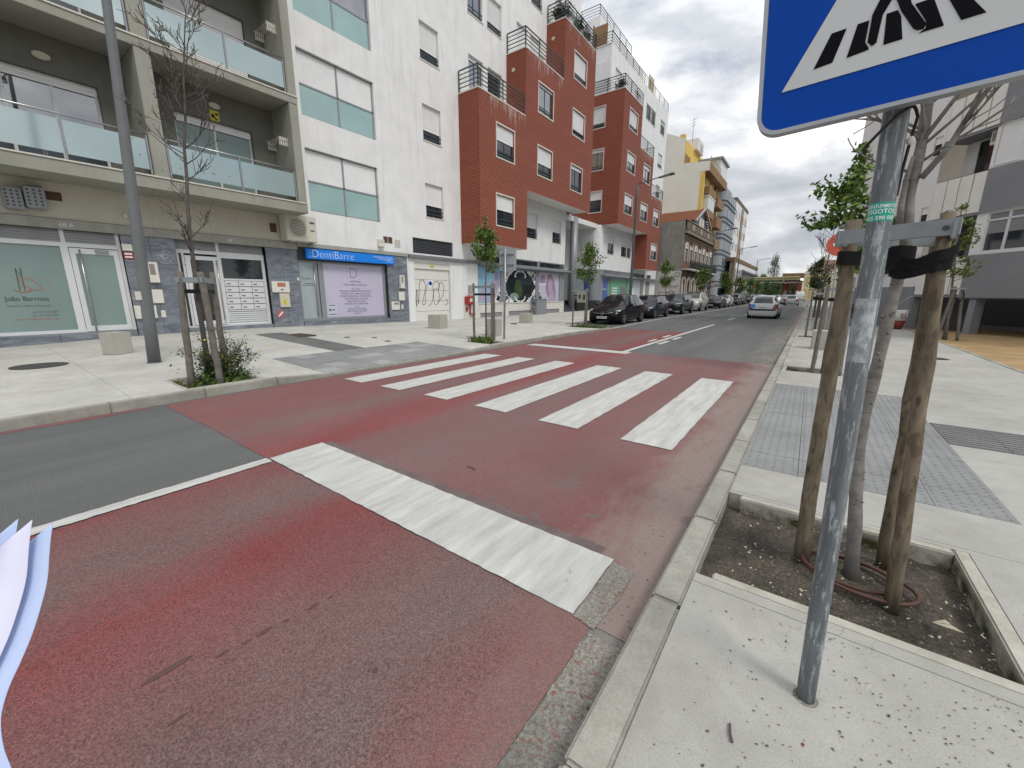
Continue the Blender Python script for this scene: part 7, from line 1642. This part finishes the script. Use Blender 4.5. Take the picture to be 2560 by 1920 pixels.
    if detail:
        for sd in (-1, 1):
            a = [(sd*hw*.50, y1-.01, zb0-.10), (sd*hw*.93, y2+.02, zb0-.02), (sd*hw*.90, y3, zb0+.06), (sd*hw*.50, y2+.06, zb0-.06), (sd*hw*.52, y1+.05, zb0+.0), (sd*hw*.94, y2+.04, zb0+.07), (sd*hw*.91, y3, zb0+.10), (sd*hw*.52, y2+.12, zb0+.02)]
            if sd < 0: a = [a[1], a[0], a[3], a[2], a[5], a[4], a[7], a[6]]
            lump('headlight', a, 'headlight')
            yr0 = L/2-.035*L; zt1 = pr[-2][2]*hz
            a = [(sd*hw*.60, L/2+.022, zt1-.36), (sd*hw*.90, L/2+.012, zt1-.36), (sd*hw*1.0, yr0-.24, zt1-.28), (sd*hw*.6, yr0-.2, zt1-.36), (sd*hw*.78, L/2+.0, zt1-.01), (sd*hw*.93, L/2-.01, zt1+.01), (sd*hw*.985, yr0-.22, zt1+.01), (sd*hw*.6, yr0-.2, zt1)]
            if sd < 0: a = [a[1], a[0], a[3], a[2], a[5], a[4], a[7], a[6]]
            lump('taillight', a, 'taillight')
            zm = pr[5][2]*hz; mb = MB(); mb.tube([(sd*hw*.93, -L/2+.335*L, zm+.06), (sd*(hw+.10), -L/2+.335*L, zm+.10), (sd*(hw+.20), -L/2+.345*L, zm+.11)], [.03, .085, .06], 8); mb.build('mirror', paint if not black_trim else 'car_black_trim', T, True)
            for t in (.47, .70):
                mb = MB(); mb.box(sd*hw*.985, sd*(hw+.012), -L/2+t*L, -L/2+t*L+.16, zm-.10, zm-.07); mb.build('door_handle', paint, T)
        mb = MB(); mb.box(-hw*.45, hw*.45, -L/2-.012, -L/2+.08, .27*hz+.05, .40*hz+.03); mb.build('lower_grille', 'car_black_trim', T, bevel=.02)
        mb = MB(); mb.box(-hw*.5, hw*.5, -L/2+.0, -L/2+.1, zb0-.13, zb0-.06); gr_ = mb.build('grille', 'car_black_trim', T, bevel=.012)
        if chrome:
            mb = MB(); mb.tube([(-hw*.62, -L/2+.03, zb0-.06), (-hw*.3, -L/2-.015, zb0-.11), (0, -L/2-.02, zb0-.12), (hw*.3, -L/2-.015, zb0-.11), (hw*.62, -L/2+.03, zb0-.06)], .014, 6); mb.tube([(.075*math.cos(R(a)), -L/2-.03, zb0-.115+.075*math.sin(R(a))) for a in range(0, 361, 30)], .012, 6); mb.tube([(-.07, -L/2-.03, zb0-.115), (.07, -L/2-.03, zb0-.115)], .012, 6); mb.build('emblem', 'rim', T, True)
        fp_ = FR((0, -L/2-.028, 0), (1, 0, 0), (0, -1, 0)); mb = MB(); fbox(mb, fp_, -.26, .26, .30, .41, -.02, 0); p_ = mb.build('number_plate', 'plate_white', T)
        if plate and not blue: text(plate, .10, fp_, 0, .325, .003, 'print_black', p_, 'CENTER')
        rp = FR((0, L/2+.004, 0), (-1, 0, 0), (0, 1, 0)); zr_ = pr[-2][2]*hz-.22; mb = MB(); fbox(mb, rp, -.26, .26, zr_-.055, zr_+.055, -.05, .012); p_ = mb.build('number_plate', 'plate_white', T)
        if plate and blue: text(plate, .10, rp, 0, zr_-.035, .014, 'print_black', p_, 'CENTER')
        if black_trim:
            mb = MB(); mb.box(-hw*.86, hw*.86, L/2-.05, L/2+.012, .50, .60); mb.build('bumper_strip', 'car_black_trim', T, bevel=.01)
        mb = MB(); mb.tube([(-.12, L/2-.14*L, Hs*.985), (-.12, L/2-.11*L, Hs*1.07)], .006, 4); mb.build('aerial', 'car_black_trim', T)
    if roofrails:
        for sd in (-1, 1):
            wq_ = pr[8][5]*k_; mb = MB(); mb.tube([(sd*wq_*.93, -L/2+.46*L, Hs*.985), (sd*wq_*.93, -L/2+.5*L, Hs*1.03), (sd*wq_*.93, -L/2+.85*L, Hs*1.02), (sd*wq_*.93, -L/2+.88*L, Hs*.96)], .018, 6); mb.build('roof_rail', 'car_black_trim', T)
    if blue:
        rb_ = FR((0, L/2+.006, 0), (-1, 0, 0), (0, 1, 0)); mb = MB(); mb.prism([rb_.P(u_, v_, .012) for u_, v_ in blob(-hw*.66, .80*hz, .15, .12, 18)], (0, .004, 0)); mb.build('round_sticker', 'sticker_blue', T)
    return T
G_ = 'cars parked along the left side of the street'
car('hatch', 'paint_black', -8.28, 20.9, 0, 4.0, 1.72, 1.47, 'black hatchback with a chrome grille bar, nearest of the parked cars', G_, '34-UO-91', chrome=True)
car('hatch', 'paint_navy', -8.65, 27.05, 0, 4.1, 1.74, 1.43, 'dark hatchback, second of the parked cars', G_, '18-GT-52')
car('suv', 'paint_charcoal', -8.7, 34.2, 0, 4.4, 1.76, 1.52, 'dark estate car with roof rails, third of the parked cars', G_, '77-NQ-20', roofrails=True)
car('suv', 'paint_beige', -8.95, 41.4, 0, 4.4, 1.82, 1.72, 'silver beige off-road car with a dark front, fourth of the parked cars', G_, '05-HM-61', roofrails=True)
car('sedan', 'paint_black', -8.85, 51.0, 0, 4.6, 1.86, 1.42, 'low black saloon, fifth of the parked cars', G_, '92-XB-14')
car('sedan', 'paint_silver', -8.95, 57.6, 0, 4.4, 1.8, 1.45, 'silver car behind the low black saloon', G_)
car('hatch', 'paint_charcoal', -9.1, 66.0, 0, 4.1, 1.75, 1.46, 'dark car behind the silver one', G_)
car('hatch', 'paint_black', -9.1, 71.8, 0, 4.0, 1.72, 1.47, 'black car, eighth of the parked row', G_)
car('suv', 'paint_black', -9.1, 79.0, 0, 4.5, 1.84, 1.68, 'tall black car far along the parked row', G_, roofrails=True)
car('hatch', 'paint_silver', -9.1, 86, 0, 4.1, 1.74, 1.46, 'distant silver car in the parked row', G_)
car('sedan', 'paint_grey', -9.1, 93, 0, 4.4, 1.78, 1.44, 'distant grey car in the parked row', G_)
car('hatch', 'paint_white', -9.1, 100, 0, 4.1, 1.74, 1.48, 'distant white car at the end of the parked row', G_)
car('hatch', 'paint_black', -9.1, 108, 0, 4.1, 1.74, 1.48, 'farthest dark car of the parked row', G_)
car('hatch', 'paint_white', -2.43, 31.75, math.pi, 3.78, 1.64, 1.43, 'white hatchback with a blue round sticker driving away', None, '72-30-RV', blue=True, black_trim=True)
car('hatch', 'paint_silver', -2.35, 72.0, math.pi, 4.1, 1.72, 1.46, 'silver hatchback driving away farther up the right lane', None, '61-28-TX')
car('van', 'paint_white', -2.75, 138, math.pi, 5.2, 2.1, 2.35, 'white van in the right lane at the street end', None)
car('sedan', 'paint_white', -5.6, 92.0, 0, 4.4, 1.78, 1.46, 'white car coming towards the camera in the left lane', None)
car('hatch', 'paint_grey', -5.6, 118, 0, 4.2, 1.76, 1.46, 'distant grey car coming down the left lane', None)
car('hatch', 'paint_charcoal', -5.4, 140, 0, 4.2, 1.76, 1.46, 'distant dark car at the street end', None)

# terrace plants and a folding chair on the red bays
def potted(x, y, z, r, label, seed, n=500):
    rn = random.Random(seed); T = thing('potted_plant', label, 'plant', (x, y, z)); mb = MB(); mb.lathe((x, y, z), [(.14, 0), (.2, .3)], 12); mb.build('pot', 'cast_iron', T); mb = MB()
    for i in range(n): leaf_mesh(mb, Vector((x+rn.gauss(0, r*.4), y+rn.gauss(0, r*.4), z+.35+abs(rn.gauss(0, r*.6)))), Vector((rn.uniform(-1, 1), rn.uniform(-1, 1), .8)).normalized(), .1, rn)
    mb.build('foliage', 'leaf_dark', T)
potted(-14.55, 25.4, 17.77, .55, 'dark bushy potted plant at the corner of the highest red terrace', 1); potted(-14.5, 27.0, 17.77, .5, 'potted plant behind the rail in the middle of the highest red terrace', 2); potted(-14.9, 25.1, 17.77, .4, 'small potted plant against the wall of the highest red terrace', 3); potted(-14.7, 35.1, 17.57, .4, 'potted plant on the top terrace of the farther red bays', 4); potted(-14.5, 28.2, 17.77, .45, 'potted plant at the end of the highest red terrace', 5)
T = thing('folding_chair', 'white folding chair on the middle red terrace', 'chair', (-14.6, 22.9, 14.46)); mb = MB()
for s_ in (0, .4): mb.tube([(-14.7+s_*.6, 22.6, 14.47), (-14.7+s_*.6, 23.2, 15.25)], .018, 5); mb.tube([(-14.7+s_*.6, 23.2, 14.47), (-14.7+s_*.6, 22.6, 14.95)], .018, 5)
mb.build('frame', 'plastic_white', T); MB().box(-14.72, -14.44, 22.62, 23.1, 14.9, 14.93).build('seat', 'plastic_white', T); mb = MB(); mb.hexa([(-14.72, 23.05, 15.0), (-14.44, 23.05, 15.0), (-14.44, 23.07, 15.0), (-14.72, 23.07, 15.0), (-14.72, 23.18, 15.25), (-14.44, 23.18, 15.25), (-14.44, 23.2, 15.25), (-14.72, 23.2, 15.25)]); mb.build('backrest', 'plastic_white', T)

# ---- sheaf of paper at the left edge, close to the camera
T = thing('paper_sheets', 'sheaf of pale lilac paper sheets at the lower left edge', 'paper', (-.6, -.1, 1.1))
edge = [(-0.5128, 0.0201, 1.2821), (-0.5081, 0.0163, 1.2700), (-0.5031, 0.0130, 1.2581), (-0.4955, 0.0085, 1.2415), (-0.4881, 0.0024, 1.2266), (-0.4778, -0.0071, 1.2078), (-0.4693, -0.0162, 1.1937), (-0.4616, -0.0245, 1.1820), (-0.4532, -0.0306, 1.1699), (-0.4462, -0.0328, 1.1601), (-0.4385, -0.0335, 1.1497), (-0.4300, -0.0326, 1.1387), (-0.4187, -0.0314, 1.1248)]
def sheetp(sc, left, m_, bend=0., dz=0.):
    C_ = Vector((0, 0, CAMH)); lv = Vector((-.808, -.589, 0)); mb = MB(); rows = []
    E_ = spline(edge, 3)
    for i, p in enumerate(E_):
        t = i/(len(E_)-1); p = C_+(Vector(p)-C_)*sc+lv*left+Vector((0, 0, dz*(1-t)))
        rows.append([p+lv*.04*j+Vector((.006*bend*j*j, 0, -.030*j*(1-t)**3)) for j in range(6)])
    V = [[mb.add([q]) for q in r_] for r_ in rows]
    for a, b in zip(V, V[1:]):
        for q in range(5): mb.f.append((a[q], b[q], b[q+1], a[q+1])); mb.mi.append(0)
    o = mb.build('sheet', m_, T, True); so_ = o.modifiers.new('thickness', 'SOLIDIFY'); so_.thickness = .0005
sheetp(1.0, 0, 'paper_blue'); sheetp(.985, .017, 'paper', .1, .003); sheetp(.96, .062, 'paper', .2, .006); sheetp(1.02, .030, 'paper_blue', 0, .004)
